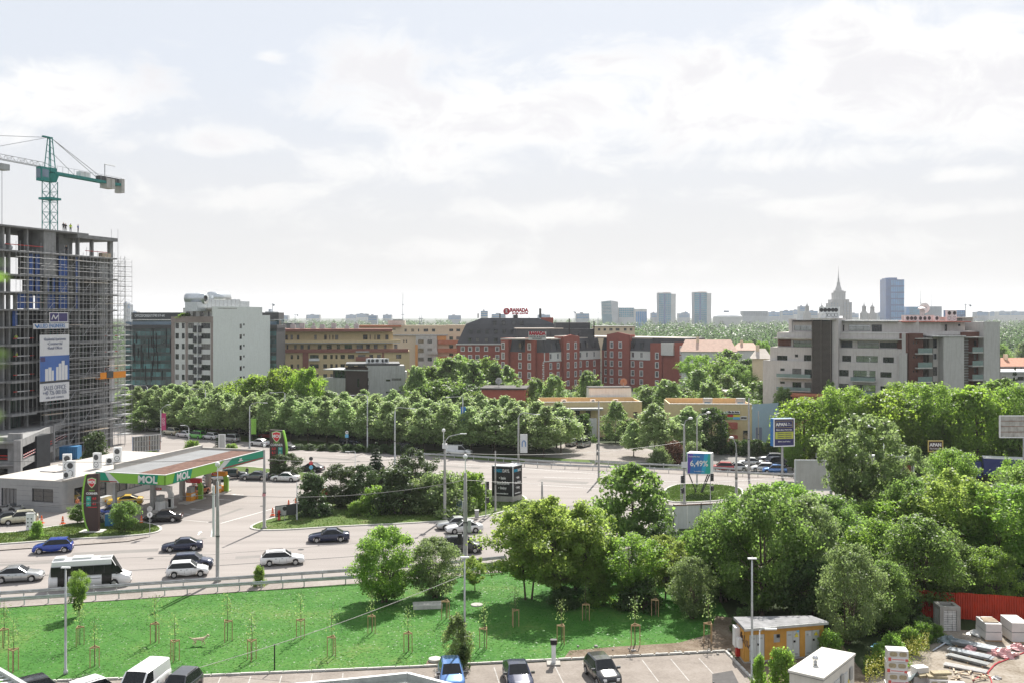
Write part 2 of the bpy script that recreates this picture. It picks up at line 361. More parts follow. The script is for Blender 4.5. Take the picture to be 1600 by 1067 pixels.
# kerb of the parking, as separate stones
km=MATS['concrete_light'];kme=MB().box(-.49,-.08,0,.49,.08,.15,ch=.015).mesh('kerb_stone',km)
def kerb_run(a,b,nm='parking_kerb'):
 A,B=Vector(a),Vector(b);L=(B-A).length;n=int(L);root=struct(part(nm,MB().box(0,-.06,.0,L,.06,.06).mesh(nm,km),None,(*a,0),math.atan2(B.y-A.y,B.x-A.x)))
 for i in range(n):part('kerb_stone',kme,root,((i+.5)*L/n,random.uniform(-.012,.012),random.uniform(-.01,.012)))
kp=[P(64,1065),P(330,1055.5),P(640,1042.5),P(850,1032),P(1000,1024.5),P(1134,1017.5)]
for a,b in zip(kp,kp[1:]):kerb_run(a,b)
kerb_run(P(1134,1018),P(1182,1068))
for (x,y,sl)in ((345,1057,.17),(392,1056,.22),(440,1055,.28),(488,1053,.34),(536,1051,.40),(680,1045,.2),(772,1042,.32),(866,1038,.45),(910,1035,.6),(1003,1030,.69),(1048,1029,.81),(1092,1028,.9)):
 a=Vector(P(x,y));d=Vector((math.sin(R(-7.5)),-math.cos(R(-7.5))));d=Vector((.13,-.99));w=Vector((.04,.006));b=a+d*4.6
 struct(MB().add([(a.x-w.x,a.y-w.y,.009),(b.x-w.x,b.y-w.y,.009),(b.x+w.x,b.y+w.y,.009),(a.x+w.x,a.y+w.y,.009)],[(0,1,2,3)]).build('parking_line',MATS['line_worn']))
# islands
I1=island([(384,826),(405,815),(460,800),(520,775),(560,752),(640,735),(720,745),(770,768),(815,772),(828,782),(800,797),(740,811),(640,818),(540,822),(420,830)])
I2=island([(-60,853),(0,851),(100,843),(200,838),(246,833),(256,826),(244,819),(200,813),(130,815),(60,826),(20,832),(-60,834)])
I3=island([(345,730),(380,728),(430,733),(480,738),(520,748),(500,755),(460,750),(400,742),(350,738)])
I4=island([(1030,776),(1045,757),(1100,755),(1155,760),(1165,770),(1150,781),(1050,787)])
struct(MB().add([(*P(a,b),.10)for a,b in ((-60,862),(0,860),(100,853),(200,846),(235,838),(200,840.5),(100,846),(0,854),(-60,856))],[tuple(range(9))]).build('pavement',MATS['dirt_lot']))
# markings
def stripe(a,b,w=.14,m='white_line',z=.010,nm='road_marking'):
 a=Vector(P(*a));b=Vector(P(*b));d=(b-a).normalized();q=Vector((-d.y,d.x))*w/2
 struct(MB().add([(a.x-q.x,a.y-q.y,z),(b.x-q.x,b.y-q.y,z),(b.x+q.x,b.y+q.y,z),(a.x+q.x,a.y+q.y,z)],[(0,1,2,3)]if (b.x-a.x)>=0 else [(0,1,2,3)]).build(nm,MATS[m]))
stripe((345,817),(520,768),.16)
stripe((330,838),(334,815),.12);stripe((280,811),(345,817),.10)
for (a,b)in (((357,882),(551,869)),((551,869),(800,849)),((-50,905),(357,882))):stripe(a,b,.22,'tar',.008,'tar_seam')
for (a,b)in (((-50,880),(330,866)),((330,866),(640,842))):stripe(a,b,.12,'tar',.008,'tar_seam')
for (a,b)in (((850,745),(1060,752)),((840,757),(935,763)),((560,712),(760,727)),((760,727),(1000,745)),((1150,757),(1240,759))):stripe(a,b,.13,'white_line')
for i in range(9):stripe((380+i*48,697.5+i*4.2),(400+i*48,699.2+i*4.2),.12)
def arrow(px,py,ang,s=1.0):
 x,y=P(px,py);mb=MB().at((x,y),ang)
 mb.add([(-1.2*s,-.09,.011),(.2*s,-.09,.011),(.2*s,.09,.011),(-1.2*s,.09,.011),(.2*s,-.3,.011),(1.1*s,0,.011),(.2*s,.3,.011)],[(0,1,2,3),(4,5,6)])
 struct(mb.build('arrow_marking',MATS['white_line']))
for (x,y,w,d,a,m_)in ((420,868,7,1.2,14,'asphalt_dark'),(180,862,9,1.5,14,'asphalt_dark'),(620,858,3,1.0,14,'asphalt_dark'),(700,728,12,1.6,-20,'asphalt_dark'),(520,716,10,1.4,-24,'asphalt_dark'),(880,752,8,2.2,-20,'asphalt_dark'),(300,845,4,.8,60,'asphalt_dark'),(360,800,6,.7,75,'asphalt_dark'),(40,880,6,1.1,14,'asphalt_dark'),(900,790,5,1.5,40,'asphalt_dark')):
 q=P(x,y);m=MB().at(q,R(a));m.add([(-w/2,-d/2,.0075),(w/2,-d/2,.0075),(w/2,d/2,.0075),(-w/2,d/2,.0075)],[(0,1,2,3)]);struct(m.build('asphalt_patch',MATS[m_]))
for (x,y)in ((235,872),(470,858),(600,870),(690,845),(820,745),(560,720),(330,815),(410,790),(950,756),(120,885)):
 q=P(x,y);struct(MB().lathe([(.36,.0),(.36,.012),(.3,.014)],(q[0],q[1],0),14).build('road_manhole',MATS['tar']))
arrow(312,832,R(98));arrow(285,802,R(160));arrow(306,795,R(160));arrow(350,780,R(160));arrow(370,772,R(160))

# grass blades of the lawn, clumps short and irregular
def in_poly(x,y,poly):
 c=np.zeros(len(x),bool);j=len(poly)-1
 for i in range(len(poly)):
  xi,yi=poly[i];xj,yj=poly[j]
  c ^=((yi>y)!=(yj>y))&(x<(xj-xi)*(y-yi)/(yj-yi+1e-12)+xi);j=i
 return c
def blades(poly,n,hh,name,m,z=.016,clump=.5):
 xs=[p[0]for p in poly];ys=[p[1]for p in poly]
 x=RNG.uniform(min(xs),max(xs),n);y=RNG.uniform(min(ys),max(ys),n)
 f=np.sin(x*.9+1.3*np.sin(y*.7))*np.sin(y*1.1+np.sin(x*.6))+RNG.normal(0,.6,n)
 k=in_poly(x,y,poly)&(f>-clump);x=x[k];y=y[k];f=f[k];n=len(x)
 a=RNG.uniform(0,6.28,n);w=RNG.uniform(.04,.12,n);h=hh*(.5+RNG.random(n)*.8+.35*np.clip(f,0,2));ln=RNG.uniform(0,.12,n);la=RNG.uniform(0,6.28,n)
 V=np.zeros((n,3,3));V[:,0]=np.stack([x-w*np.cos(a),y-w*np.sin(a),np.full(n,z)],1);V[:,1]=np.stack([x+w*np.cos(a),y+w*np.sin(a),np.full(n,z)],1)
 V[:,2]=np.stack([x+ln*np.cos(la),y+ln*np.sin(la),z+h],1)
 return stuff(part(name,npmesh(name,V.reshape(-1,3),None,m,3)))
leafmat('grass_blade',(.045,.138,.02),(.09,.235,.03),.35,.012,.2);leafmat('verge_blade',(.07,.115,.022),(.12,.18,.03),.35,.03,.3)
LAWN=[P(a,b)for a,b in [(-20,951),(0,949),(200,937),(400,923),(600,909),(800,893),(930,880),(1120,930),(1118,985),(1080,1003),(960,1011),(850,1030),(700,1038),(520,1046),(300,1055),(64,1063),(-20,1067)]]
tag(blades(LAWN,60000,.026,'lawn_blades',MATS['grass_blade'],.016,.9),'short bright green grass covering the sloping lawn below the road','grass')
for nm,ii,lb in (('verge_blades',I1,'green grass on the large island with pines'),('verge_blades',I2,'green grass strip round the fuel price totem'),('verge_blades',I4,'bright grass island under the V legged billboard')):
 tag(blades(inset(ii,.35),14000,.10,nm,MATS['verge_blade'],.11,.6),lb,'grass')
# ================================================================ vegetation: prototypes share mesh data
leafmat('leaf_plane',(0.18,0.24,0.11),(0.46,0.60,0.24),0.56,0.012,0.46)
leafmat('leaf_mid',(0.095,0.145,0.042),(0.29,0.44,0.1),0.55,0.014,0.38)
leafmat('leaf_lime',(0.12,0.18,0.032),(0.38,0.56,0.07),0.55,0.014,0.33)
leafmat('leaf_bright',(0.105,0.17,0.036),(0.34,0.54,0.085),0.55,0.014,0.35)
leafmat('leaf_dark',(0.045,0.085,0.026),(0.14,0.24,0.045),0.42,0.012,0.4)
leafmat('leaf_grey',(0.12,0.16,0.07),(0.33,0.44,0.15),0.5,0.014,0.38)
leafmat('leaf_robinia',(0.135,0.19,0.045),(0.46,0.6,0.13),0.55,0.016,0.38)
leafmat('leaf_birch',(0.12,0.175,0.068),(0.37,0.51,0.16),0.52,0.014,0.36)
leafmat('leaf_conifer',(.036,.065,.028),(.06,.11,.03),.2,.02,.45)
leafmat('leaf_pine',(.055,.085,.03),(.11,.17,.04),.3,.03,.45)
leafmat('leaf_brown',(.17,.085,.045),(.18,.09,.04),.25,.03,.4)
leafmat('leaf_far',(0.055,0.095,0.045),(0.15,0.23,0.09),0.45,0.018,0.35)
leafmat('flower_yellow',(.36,.35,.05),(.3,.3,.05),.3,.03,.3)

def cards(pos,nrm,size,up=None):
 """leaf sprays: one pointed quad each, slightly folded, lying across nrm"""
 n=len(pos);a=RNG.normal(size=(n,3));u=np.cross(nrm,a);u /= np.linalg.norm(u,axis=1)[:,None]+1e-9
 v=np.cross(nrm,u);v /= np.linalg.norm(v,axis=1)[:,None]+1e-9
 s=(size*RNG.uniform(.55,1.25,n))[:,None];k=RNG.uniform(.45,.8,n)[:,None]
 V=np.empty((n,4,3));fold=nrm*s*.18
 V[:,0]=pos-u*s;V[:,1]=pos-v*s*k+fold;V[:,2]=pos+u*s;V[:,3]=pos+v*s*k+fold*.4
 return V.reshape(-1,3)
def blob_points(c,r,n,flat=1.0,hollow=.55):
 d=RNG.normal(size=(n,3));d /= np.linalg.norm(d,axis=1)[:,None]
 q=RNG.uniform(hollow ** 3,1.0,n)**(1/3)
 q *= 1+.22*np.sin(d[:,0]*5+c[0]*3)*np.sin(d[:,1]*4+c[1]*2)+.12*RNG.normal(size=n)
 p=d*q[:,None]*r+RNG.normal(size=d.shape)*r*.2;p[:,2]*= flat
 return p+np.array(c),d
def make_crown(shape,h,w,z0,nblob,nleaf,leaf,m,br=.3,hollow=.5,jit=.55,droop=0.0,seed=1,sparse=0.0):
 """crown of leaf clumps inside an envelope; returns mesh and clump centres for the limbs"""
 rs=np.random.RandomState(seed);C=[]
 nblob=int(nblob*1.5);br *= .86
 while len(C)<nblob:
  t=rs.random_sample();a=rs.random_sample()*6.283;
  if shape=='round':e=math.sqrt(max(0.02,1-(2*t-1)** 2))
  elif shape=='plane':e=min(1.0,.55+t*2.2)if t<.25 else max(.12,(1-((t-.25)/.75)** 1.7))
  elif shape=='vase':e=.25+.75*min(1,t*1.5)if t<.75 else 1.0-(t-.75)*2.0
  elif shape=='column':e=min(1,.5+t*2)*(1-max(0,t-.55)*1.7)
  elif shape=='cone':e=max(.03,1-t)
  else:e=1-t*.6
  e *=(1+.2*math.sin(3*a+seed)*math.sin(4*t+seed)+.16*math.sin(5*a+2.1*seed+6*t))*(1.22 if rs.random_sample()<.1 else 1)
  rr=e*math.sqrt(rs.random_sample()*.8+.2)*w/2
  C.append((rr*math.cos(a)*.86,rr*math.sin(a)*.86,z0+t*(h-z0)*.93,e))
 P_,N_=[],[]
 per=nleaf // nblob
 for (x,y,z,e)in C:
  r=br*w/2*(.55+.6*e)*rs.uniform(.65,1.25);n=int(per*rs.uniform(.7,1.3))
  p,d=blob_points((x,y,z),r,n,.8,hollow)
  if droop:p[:,2]-= droop*RNG.random(len(p))** 2*(1+np.hypot(p[:,0],p[:,1])/w)
  P_.append(p);N_.append(d)
 p=np.concatenate(P_);d=np.concatenate(N_)
 k=p[:,2]>z0*.55;p,d=p[k],d[k]
 nn=d*.8+RNG.normal(size=d.shape)*jit+np.array([0,0,.35]);nn /= np.linalg.norm(nn,axis=1)[:,None]
 return npmesh('crown',cards(p,nn,leaf),None,m),C
def make_trunk(C,h,r,m,split=.35,nl=9,stems=1,lean=.0):
 mb=MB();random.seed(len(C)+int(h*10))
 for s in range(stems):
  a=s*6.28/max(1,stems)+.4;off=(0 if stems==1 else .28)
  base=(off*math.cos(a),off*math.sin(a),-.1);top=(off*math.cos(a)*3+lean,off*math.sin(a)*3,h*.82 if stems==1 else h*.6)
  mid=tuple(b+(t-b)*split+random.uniform(-.08,.08)for b,t in zip(base,top))
  mb.path([base,(base[0]*1.1,base[1]*1.1,.35),mid,top],[r*1.35,r,r*.8,r*.22],7)
  for c in random.sample(C,min(nl,len(C))):
   if c[2]<mid[2]:continue
   f=random.uniform(0,.55);st=tuple(m_+(t-m_)*f for m_,t in zip(mid,top))
   kn=(st[0]+(c[0]-st[0])*.5,st[1]+(c[1]-st[1])*.5,st[2]+(c[2]-st[2])*.35)
   mb.path([st,kn,(c[0],c[1],c[2])],[r*.42,r*.25,r*.07],5)
 return mb.mesh('trunk',m,True)
TP={}
def proto(key,shape,h,w,z0,nb,nl,leaf,lm,tm='bark',tr=.16,stems=1,**k):
 tk={a:k.pop(a)for a in ('split','nl_','lean')if a in k}
 me,C=make_crown(shape,h,w,z0,nb,nl,leaf,MATS[lm],seed=abs(hash(key))% 1000 if False else sum(map(ord,key)),**k)
 TP.setdefault(key[:-1],[]).append((me,make_trunk(C,h,tr,MATS[tm],tk.get('split',.35),tk.get('nl_',10),stems,tk.get('lean',0)),h,w))
for i in '123':proto('plane'+i,'plane',10,5.6,2.3,60,8500,.20,'leaf_plane',tr=.11,br=.30,jit=.6)
for i in '123':proto('round'+i,'round',10,8,1.8,55,9000,.24,'leaf_mid',br=.27)
for i in '12':proto('lime'+i,'round',10,8,1.5,60,14000,.18,'leaf_lime',br=.25)
for i in '123':proto('bright'+i,'vase',10,8,1.4,75,19000,.14,'leaf_bright',br=.22,tr=.14)
for i in '12':proto('bush'+i,'round',10,8.5,.8,90,23000,.14,'leaf_bright',br=.22,stems=3,tr=.12)
for i in '12':proto('dark'+i,'round',10,8,.8,55,10000,.21,'leaf_dark',br=.27)
for i in '12':proto('grey'+i,'round',10,8.5,.8,90,20000,.135,'leaf_grey',br=.2,stems=3,tr=.11)
for i in '12':proto('elm'+i,'round',10,8.5,.9,80,24000,.135,'leaf_mid',br=.22,stems=2,tr=.15)
for i in '123':proto('robinia'+i,'round',10,8.2,2.0,90,21000,.135,'leaf_robinia',br=.17,stems=2,tr=.09,hollow=.3)
for i in '12':proto('airy'+i,'vase',10,7,2.5,110,12000,.13,'leaf_grey',br=.14,tr=.16,hollow=.2)
for i in '123':proto('birch'+i,'column',10,5.2,1.2,70,8000,.17,'leaf_birch','birch_bark',tr=.09,br=.22,droop=1.0,hollow=.2)
for i in '12':proto('poplar'+i,'column',12,4.2,.8,60,8000,.20,'leaf_birch',tr=.12,br=.26)
for i in '12':proto('shrub'+i,'dome',3,4,.15,40,5000,.12,'leaf_bright',tr=.04,stems=3,br=.3)
for i in '12':proto('dshrub'+i,'dome',3,4,.15,40,5000,.12,'leaf_dark',tr=.04,stems=3,br=.3)
for i in '12':proto('gshrub'+i,'dome',3,4.4,.15,45,6500,.11,'leaf_grey',tr=.04,stems=3,br=.28)
for i in '12':proto('juniper'+i,'dome',4.5,4.2,.2,60,8000,.13,'leaf_pine',tr=.07,stems=2,br=.26,hollow=.3)
proto('brush1','dome',2.6,5,.1,45,4500,.16,'leaf_brown',tr=.03,stems=3,br=.25)
def conifer(key,h,w,lm,tiers,seed,droop=.35,leaf=.16):
 rs=np.random.RandomState(seed);pts,nr=[],[];C=[]
 for t in range(tiers):
  f=t/(tiers-1);z=.35+f*(h-.5);rad=w/2*(1-f)** .85+.08;nb=max(4,int(11*(1-f)+4))
  for b in range(nb):
   a=6.283*(b+rs.random_sample()*.6)/nb;L=rad*rs.uniform(.75,1.12);n=int(16+60*L)
   q=rs.random_sample(n)** .7;sw=rs.normal(0,.16*(1-.5*f),n)*(1.1-q*.5)*min(1,L)
   x=np.cos(a)*q*L-np.sin(a)*sw;y=np.sin(a)*q*L+np.cos(a)*sw
   pts.append(np.stack([x,y,z-droop*q*q*L*.6+rs.normal(0,.06,n)],1));nr.append(rs.normal(0,.5,(n,3))+np.array([0,0,1.0]))
   C.append((math.cos(a)*L*.8,math.sin(a)*L*.8,z))
 p=np.concatenate(pts);d=np.concatenate(nr);d /= np.linalg.norm(d,axis=1)[:,None]
 mb=MB();mb.tube((0,0,-.1),(0,0,h*.95),.13,.02,7)
 TP.setdefault(key,[]).append((npmesh('crown',cards(p,d,leaf),None,MATS[lm]),mb.mesh('trunk',MATS['bark'],True),h,w))
conifer('spruce',8,4.2,'leaf_conifer',15,3);conifer('fir',7,5.2,'leaf_conifer',11,5,.15,.2)
for i in '12':proto('pine'+i,'round',7,6.2,.6,60,11000,.14,'leaf_pine',tr=.1,br=.24,hollow=.3)

NAMES=dict(plane='plane_tree',round='broadleaf_tree',lime='maple_tree',bright='broadleaf_tree',dark='evergreen_tree',grey='willow_tree',elm='elm_tree',bush='broadleaf_tree',robinia='acacia_tree',airy='elm_tree',
   birch='birch_tree',poplar='poplar_tree',shrub='shrub',dshrub='shrub',gshrub='shrub',juniper='juniper',brush='brush_pile',spruce='spruce_tree',fir='fir_tree',pine='pine_tree')
def tree(kind,xy,h,w,label,group=None,name=None,z=0.0,var=None):
 me,tk,ph,pw=random.choice(TP[kind])if var is None else TP[kind][var % len(TP[kind])]
 r=thing(name or NAMES[kind],label,'shrub' if 'shrub' in kind else 'brush pile' if kind=='brush' else 'tree',(xy[0],xy[1],z),random.uniform(0,6.28),group,(w/pw*random.uniform(.9,1.12),w/pw*random.uniform(.9,1.12),h/ph))
 r.rotation_euler[0]=random.uniform(-.05,.05);r.rotation_euler[1]=random.uniform(-.05,.05)
 part('trunk',tk,r);part('crown',me,r);return r
def treepx(kind,px,py,top,wpx,label,group=None,var=None):
 """base pixel, pixel row of the top, crown width in pixels"""
 x,y=P(px,py);d=y;h=H-(top-CY)/F*d;w=wpx/F*d
 return tree(kind,(x,y),h,w,label,group,None,0,var)
# ================================================================ planting
random.seed(21)
def where(q):
 px=CX+q[0]/q[1]*F
 for lim,w in ((235,'at its far left end'),(290,'below the dark glass offices'),(345,'below the white flats'),(400,'below the blank wall of the white flats'),(460,'below the lime yellow maples'),(515,'below the yellow flats'),(580,'below the brown corner of the office cube'),(640,'below the grey side of the office cube'),(700,'below the poplars'),(750,'left of the low red building'),(800,'in front of the low red building'),(840,'left of the yellow low house'),(905,'in front of the yellow low house'),(1010,'below the hotel'),(1075,'below the right hotel wing'),(1130,'right of the hotel'),(1175,'near the pink roofed villas'),(1230,'left of the grey flats'),(1330,'below the stair tower of the grey flats'),(1420,'below the terraces of the grey flats'),(1500,'below the brick balconies of the grey flats')):
  if px<lim:return w
 return 'towards the right edge'
ADJ=dict(lime='yellow green',bright='fresh green',elm='deep green',round='mid green',dark='dark green',birch='light feathery',poplar='slender',plane='leafy',dshrub='dark',shrub='bright')
# avenue of plane trees: three rows beyond the avenue
def along(pts,step):
 out=[];acc=0;V=[Vector(p)for p in pts]
 for a,b in zip(V,V[1:]):
  L=(b-a).length
  while acc<L:out.append((a.lerp(b,acc/L),(b-a).normalized()));acc += step
  acc -= L
 return out
row=[P(*q)for q in ((196,664),(350,683),(500,693),(600,699),(675,706),(760,710),(858,714))]
GR='plane trees planted in rows along the avenue'
for k,off in enumerate((0,6.5,13.0,19.5)):
 lb=('plane tree in the front avenue row','plane tree in the second avenue row','plane tree in the third avenue row','plane tree in the rearmost avenue row')[k]
 for i,(p,d)in enumerate(along(row,4.7)):
  q=p+Vector((-d.y,d.x))*off+Vector((random.uniform(-.5,.5),random.uniform(-.5,.5)))+d*(2.3 if k==1 else 0)
  if k==3 and q.x>2:continue
  tree('plane',q,random.uniform(8.3,10.0)+k*.12,random.uniform(6.6,8.2),lb+' '+where(q),GR,var=random.randrange(3))
# lawn trees in the foreground
treepx('bush',600,940,818,104,'round bushy fresh green tree casting a wide shadow on the lawn',var=0)
treepx('grey',680,933,836,88,'greyish willow on the lawn right of the fresh green bushy tree',var=0)
treepx('robinia',742,922,866,46,'small thin tree on the lawn beside the slim lamp post')
treepx('robinia',826,936,776,136,'left acacia of the clump with yellow green top beside the guardrail',var=0)
treepx('robinia',872,944,768,150,'tallest acacia of the clump with brownish yellow crown',var=1)
treepx('robinia',925,941,784,128,'acacia in the middle of the clump right of the tallest one',var=2)
treepx('bright',985,946,832,112,'lower bright tree at the right end of the clump',var=1)
treepx('elm',900,920,800,120,'green tree filling the back of the acacia clump',var=0)
treepx('robinia',1040,935,832,92,'acacia with yellow tips beside the silvery bush',var=1)
treepx('grey',1082,966,866,72,'silvery bush at the right edge of the lawn')
treepx('round',988,872,722,122,'dark green tree standing before the junction at the left end of the hoarding',var=1)
treepx('dark',1035,900,812,90,'dark low tree under the white hoarding')
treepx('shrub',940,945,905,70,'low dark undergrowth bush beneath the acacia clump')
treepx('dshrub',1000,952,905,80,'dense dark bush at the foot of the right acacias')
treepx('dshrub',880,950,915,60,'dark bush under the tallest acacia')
# thicket at the right
treepx('elm',1130,940,792,120,'broad elm between the silvery bush and the ochre booth',var=0)
treepx('elm',1190,960,752,170,'big elm with deep green crown right behind the ochre booth',var=1)
treepx('grey',1255,950,768,130,'grey green tree behind the right end of the ochre booth',var=1)
treepx('grey',1325,1005,842,120,'silver leaved tree standing between the booth and the yard',var=0)
treepx('dark',1270,975,868,90,'dark tree shading the roof of the ochre booth')
treepx('airy',1352,872,642,150,'tall airy grey tree rising before the old white billboard',var=0)
treepx('airy',1405,868,690,100,'thin tree with loose twigs right of the tall airy tree',var=1)
treepx('bright',1400,905,770,130,'bright green tree below the old white billboard',var=2)
treepx('elm',1440,960,800,150,'dark elm leaning over the left end of the red fence',var=0)
treepx('robinia',1490,915,728,150,'yellow green acacia above the middle of the red fence',var=1)
treepx('bright',1560,925,752,150,'bright tree hanging over the right end of the red fence',var=0)
treepx('elm',1620,900,720,140,'green tree cut by the right edge of the view above the fence',var=1)
treepx('bright',1488,800,698,92,'compact bush by the avenue right of the tall airy tree',var=1)
treepx('elm',1240,868,772,110,'tree at the foot of the grey billboard back',var=1)
treepx('bright',1592,830,716,90,'bush before the blue lorry at the right edge',var=2)
treepx('grey',1555,845,770,80,'small grey bush under the blue lorry')
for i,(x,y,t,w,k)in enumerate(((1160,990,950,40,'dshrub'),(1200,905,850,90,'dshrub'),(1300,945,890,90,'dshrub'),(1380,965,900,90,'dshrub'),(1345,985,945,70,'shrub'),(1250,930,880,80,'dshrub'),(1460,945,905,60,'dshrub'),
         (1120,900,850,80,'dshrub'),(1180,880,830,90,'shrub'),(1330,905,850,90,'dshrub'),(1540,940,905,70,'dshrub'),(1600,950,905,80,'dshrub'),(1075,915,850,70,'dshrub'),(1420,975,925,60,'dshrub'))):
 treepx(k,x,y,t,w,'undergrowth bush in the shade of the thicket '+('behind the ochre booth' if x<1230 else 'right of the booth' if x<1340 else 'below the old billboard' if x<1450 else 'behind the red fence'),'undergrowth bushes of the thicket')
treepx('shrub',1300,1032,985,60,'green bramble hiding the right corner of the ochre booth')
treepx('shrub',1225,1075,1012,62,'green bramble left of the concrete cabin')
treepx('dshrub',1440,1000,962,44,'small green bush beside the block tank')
for (k,x,y,t,w,lb)in (('elm',1150,905,776,120,'deep green tree filling the thicket left of the big elm'),('bush',1230,900,748,120,'bright tree filling the thicket above the booth roof'),('elm',1300,915,770,130,'deep green tree between the silver leaved tree and the tall airy tree'),('bush',1372,940,806,120,'bright tree right of the silver leaved tree'),('elm',1425,905,742,120,'deep green tree at the right end of the old billboard'),('bush',1525,890,748,130,'fresh green tree over the middle of the red fence'),('elm',1585,880,748,120,'deep green tree near the right edge under the lorry'),('elm',1385,985,872,90,'shaded tree in front of the left fence end'),('bush',1095,930,818,80,'bright tree left of the broad elm'),('airy',1325,872,668,90,'thinner airy tree left of the tall airy tree'),('dark',1345,860,760,110,'dark ivy covered tree before the old billboard'),('elm',1470,950,830,110,'deep green tree leaning over the red fence'),('bush',1550,955,850,90,'low bright tree hanging over the red fence near the pallets')):
 treepx(k,x,y,t,w,lb)
GX='trees filling the gardens behind the avenue'
random.seed(77)
for i in range(150):
 D=random.uniform(222,345);px=random.uniform(190,1200);q=((px-CX)/F*D,D)
 if px>430 and D>300 and px<700:continue
 if 255<px<440 and D>262:continue
 if 500<px<640 and D>232:continue
 if 835<px<1010 and D<232:continue
 if 1030<px<1230 and D<215:continue
 if 775<px<1080 and D>318:continue
 if px>1020 and D>300:continue
 k=random.choice(('round','birch','bright','elm','dark','poplar','birch'));ymax=625 if px<640 else 590 if px<840 else 600
 ymax=612 if 490<px<640 else ymax
 h=min(random.uniform(6,12),H-(ymax-CY)/F*D-random.uniform(0,2))
 if h>2.5:tree(k,q,h,random.uniform(6,9),ADJ[k]+' garden tree behind the avenue '+where(q),GX)
# column of ivy with the short white lamp stays a plant
treepx('shrub',1186,1075,1022,30,'ivy climbing the foot of the short white lamp')
# central island
treepx('juniper',487,805,735,62,'dark juniper at the left tip of the pine island',var=0)
treepx('pine',532,792,722,80,'spreading pine left of the hydrant red cabinet',var=0)
treepx('spruce',587,765,690,48,'pointed spruce rising above the island pines')
treepx('pine',566,792,722,66,'brownish pine between the spreading pine and the spruce',var=1)
treepx('pine',650,768,696,64,'dark pine behind the round shrubs of the island')
treepx('juniper',622,803,728,84,'dark pine bush in the middle of the island',var=1)
treepx('gshrub',690,800,738,112,'rounded pale shrub beside the trolley pole',var=0)
treepx('shrub',735,795,738,62,'rounded shrub next to the three sided advertising column')
treepx('shrub',590,803,760,60,'light green shrub at the front of the island')
treepx('gshrub',655,800,750,80,'large pale green shrub beside the middle pine bush',var=1)
treepx('shrub',556,805,782,36,'low green shrub on the front slope of the island')
treepx('dshrub',757,792,765,26,'tiny dark shrub at the base of the advertising column')
# filling station planting
treepx('round',195,831,780,42,'small round tree on the verge right of the fuel price totem',var=0)
treepx('round',121,818,788,30,'small round tree left of the fuel price totem',var=1)
treepx('shrub',58,840,814,24,'little bush on the verge beside the white service cabinet')
treepx('juniper',148,735,672,56,'dark conifer in front of the concrete podium',var=0)
treepx('pine',446,746,706,56,'wide dark pine at the foot of the far fuel totem',var=0)
treepx('fir',340,716,680,26,'small fir behind the station canopy')
for (x,y,t,w)in ((300,714,688,34),(222,718,695,40),(362,712,693,30),(240,712,698,24)):treepx('shrub',x,y,t,w,'green shrub behind the station roof','shrubs behind the station')
# young trees on the lawn
treepx('bright',122,963,890,36,'young leafy tree on the lawn in front of the minibus',var=0)
treepx('shrub',405,915,884,24,'small sapling tuft growing by the guardrail')
treepx('birch',715,1042,952,56,'sparse pale shrub behind the blue parked car',var=0)
treepx('dshrub',722,1044,1005,30,'dark dense bush behind the blue parked car')
# beyond the avenue
treepx('plane',1022,716,628,72,'leafy plane tree left of the brush pile',var=0)
treepx('plane',1072,712,632,66,'leafy plane tree behind the brush pile',var=1)
treepx('plane',990,712,656,46,'lower plane tree beside the gravel lot',var=2)
treepx('dark',1112,708,634,66,'dark rounded tree hiding the corner of the yellow workshop',var=0)
treepx('birch',962,692,622,50,'slender birch before the yellow low house',var=0)
treepx('dshrub',910,690,646,40,'ivy covered bush beside the two parked silver cars')
treepx('dshrub',985,694,655,40,'dark bush in front of the yellow low house')
treepx('brush',1052,722,690,52,'heap of dry brown branches beside the avenue')
treepx('gshrub',1085,724,690,50,'pale green shrub right of the brown brush heap')
treepx('gshrub',1030,726,698,40,'pale green shrub left of the brown brush heap')
treepx('bright',1238,735,690,42,'bright bush under the blue billboard')
for i,(k,x,y,t,w)in enumerate((('lime',1255,728,618,96),('bright',1320,730,600,110),('lime',1395,735,606,120),('bright',1462,735,596,118),('lime',1530,740,600,116),('bright',1595,742,596,110),('elm',1660,745,600,110),
         ('elm',1290,715,640,80),('bright',1425,720,596,110),('elm',1500,722,604,110),('round',1565,720,590,110),('elm',1360,722,618,90))):
 treepx(k,x,y,t,w,ADJ[k]+' tree in the belt '+where(P(x,y)),'green belt beyond the avenue at the right')
treepx('round',1471,690,588,40,'dark slim tree against the wall of the grey flats',var=2)
treepx('spruce',1583,690,574,34,'dark spruce at the right edge beside the grey flats')
treepx('birch',1297,700,588,40,'birch growing against the grey flats')
treepx('birch',1226,690,600,50,'birch left of the grey flats')
for (k,x,y,t,w)in (('lime',402,668,583,84),('lime',445,668,570,74),('lime',484,672,572,64),('lime',465,660,576,60)):
 treepx(k,x,y,t,w,'lime yellow maple beside the small grey office cube','lime yellow maples behind the avenue')
G2='trees in front of the red brick hotel'
for (k,x,y,t,w)in (('birch',650,660,566,50),('round',672,656,570,60),('poplar',700,656,552,44),('birch',722,652,548,54),('poplar',742,655,556,40),('round',760,650,556,62),('poplar',776,652,560,36),('birch',790,648,566,50),
      ('round',690,668,590,64),('dark',735,668,598,60),('round',655,672,604,50),('bright',712,640,556,60),('birch',840,665,585,44),('birch',866,668,580,46),('birch',918,662,574,48),('birch',936,662,590,40),
      ('birch',1040,672,588,70),('birch',1015,668,600,50),('birch',1070,668,602,50)):
 treepx(k,x,y,t,w*1.15,ADJ[k]+' tree before the red brick hotel '+where(P(x,y)),G2)
G3='trees between the hotel and the grey flats'
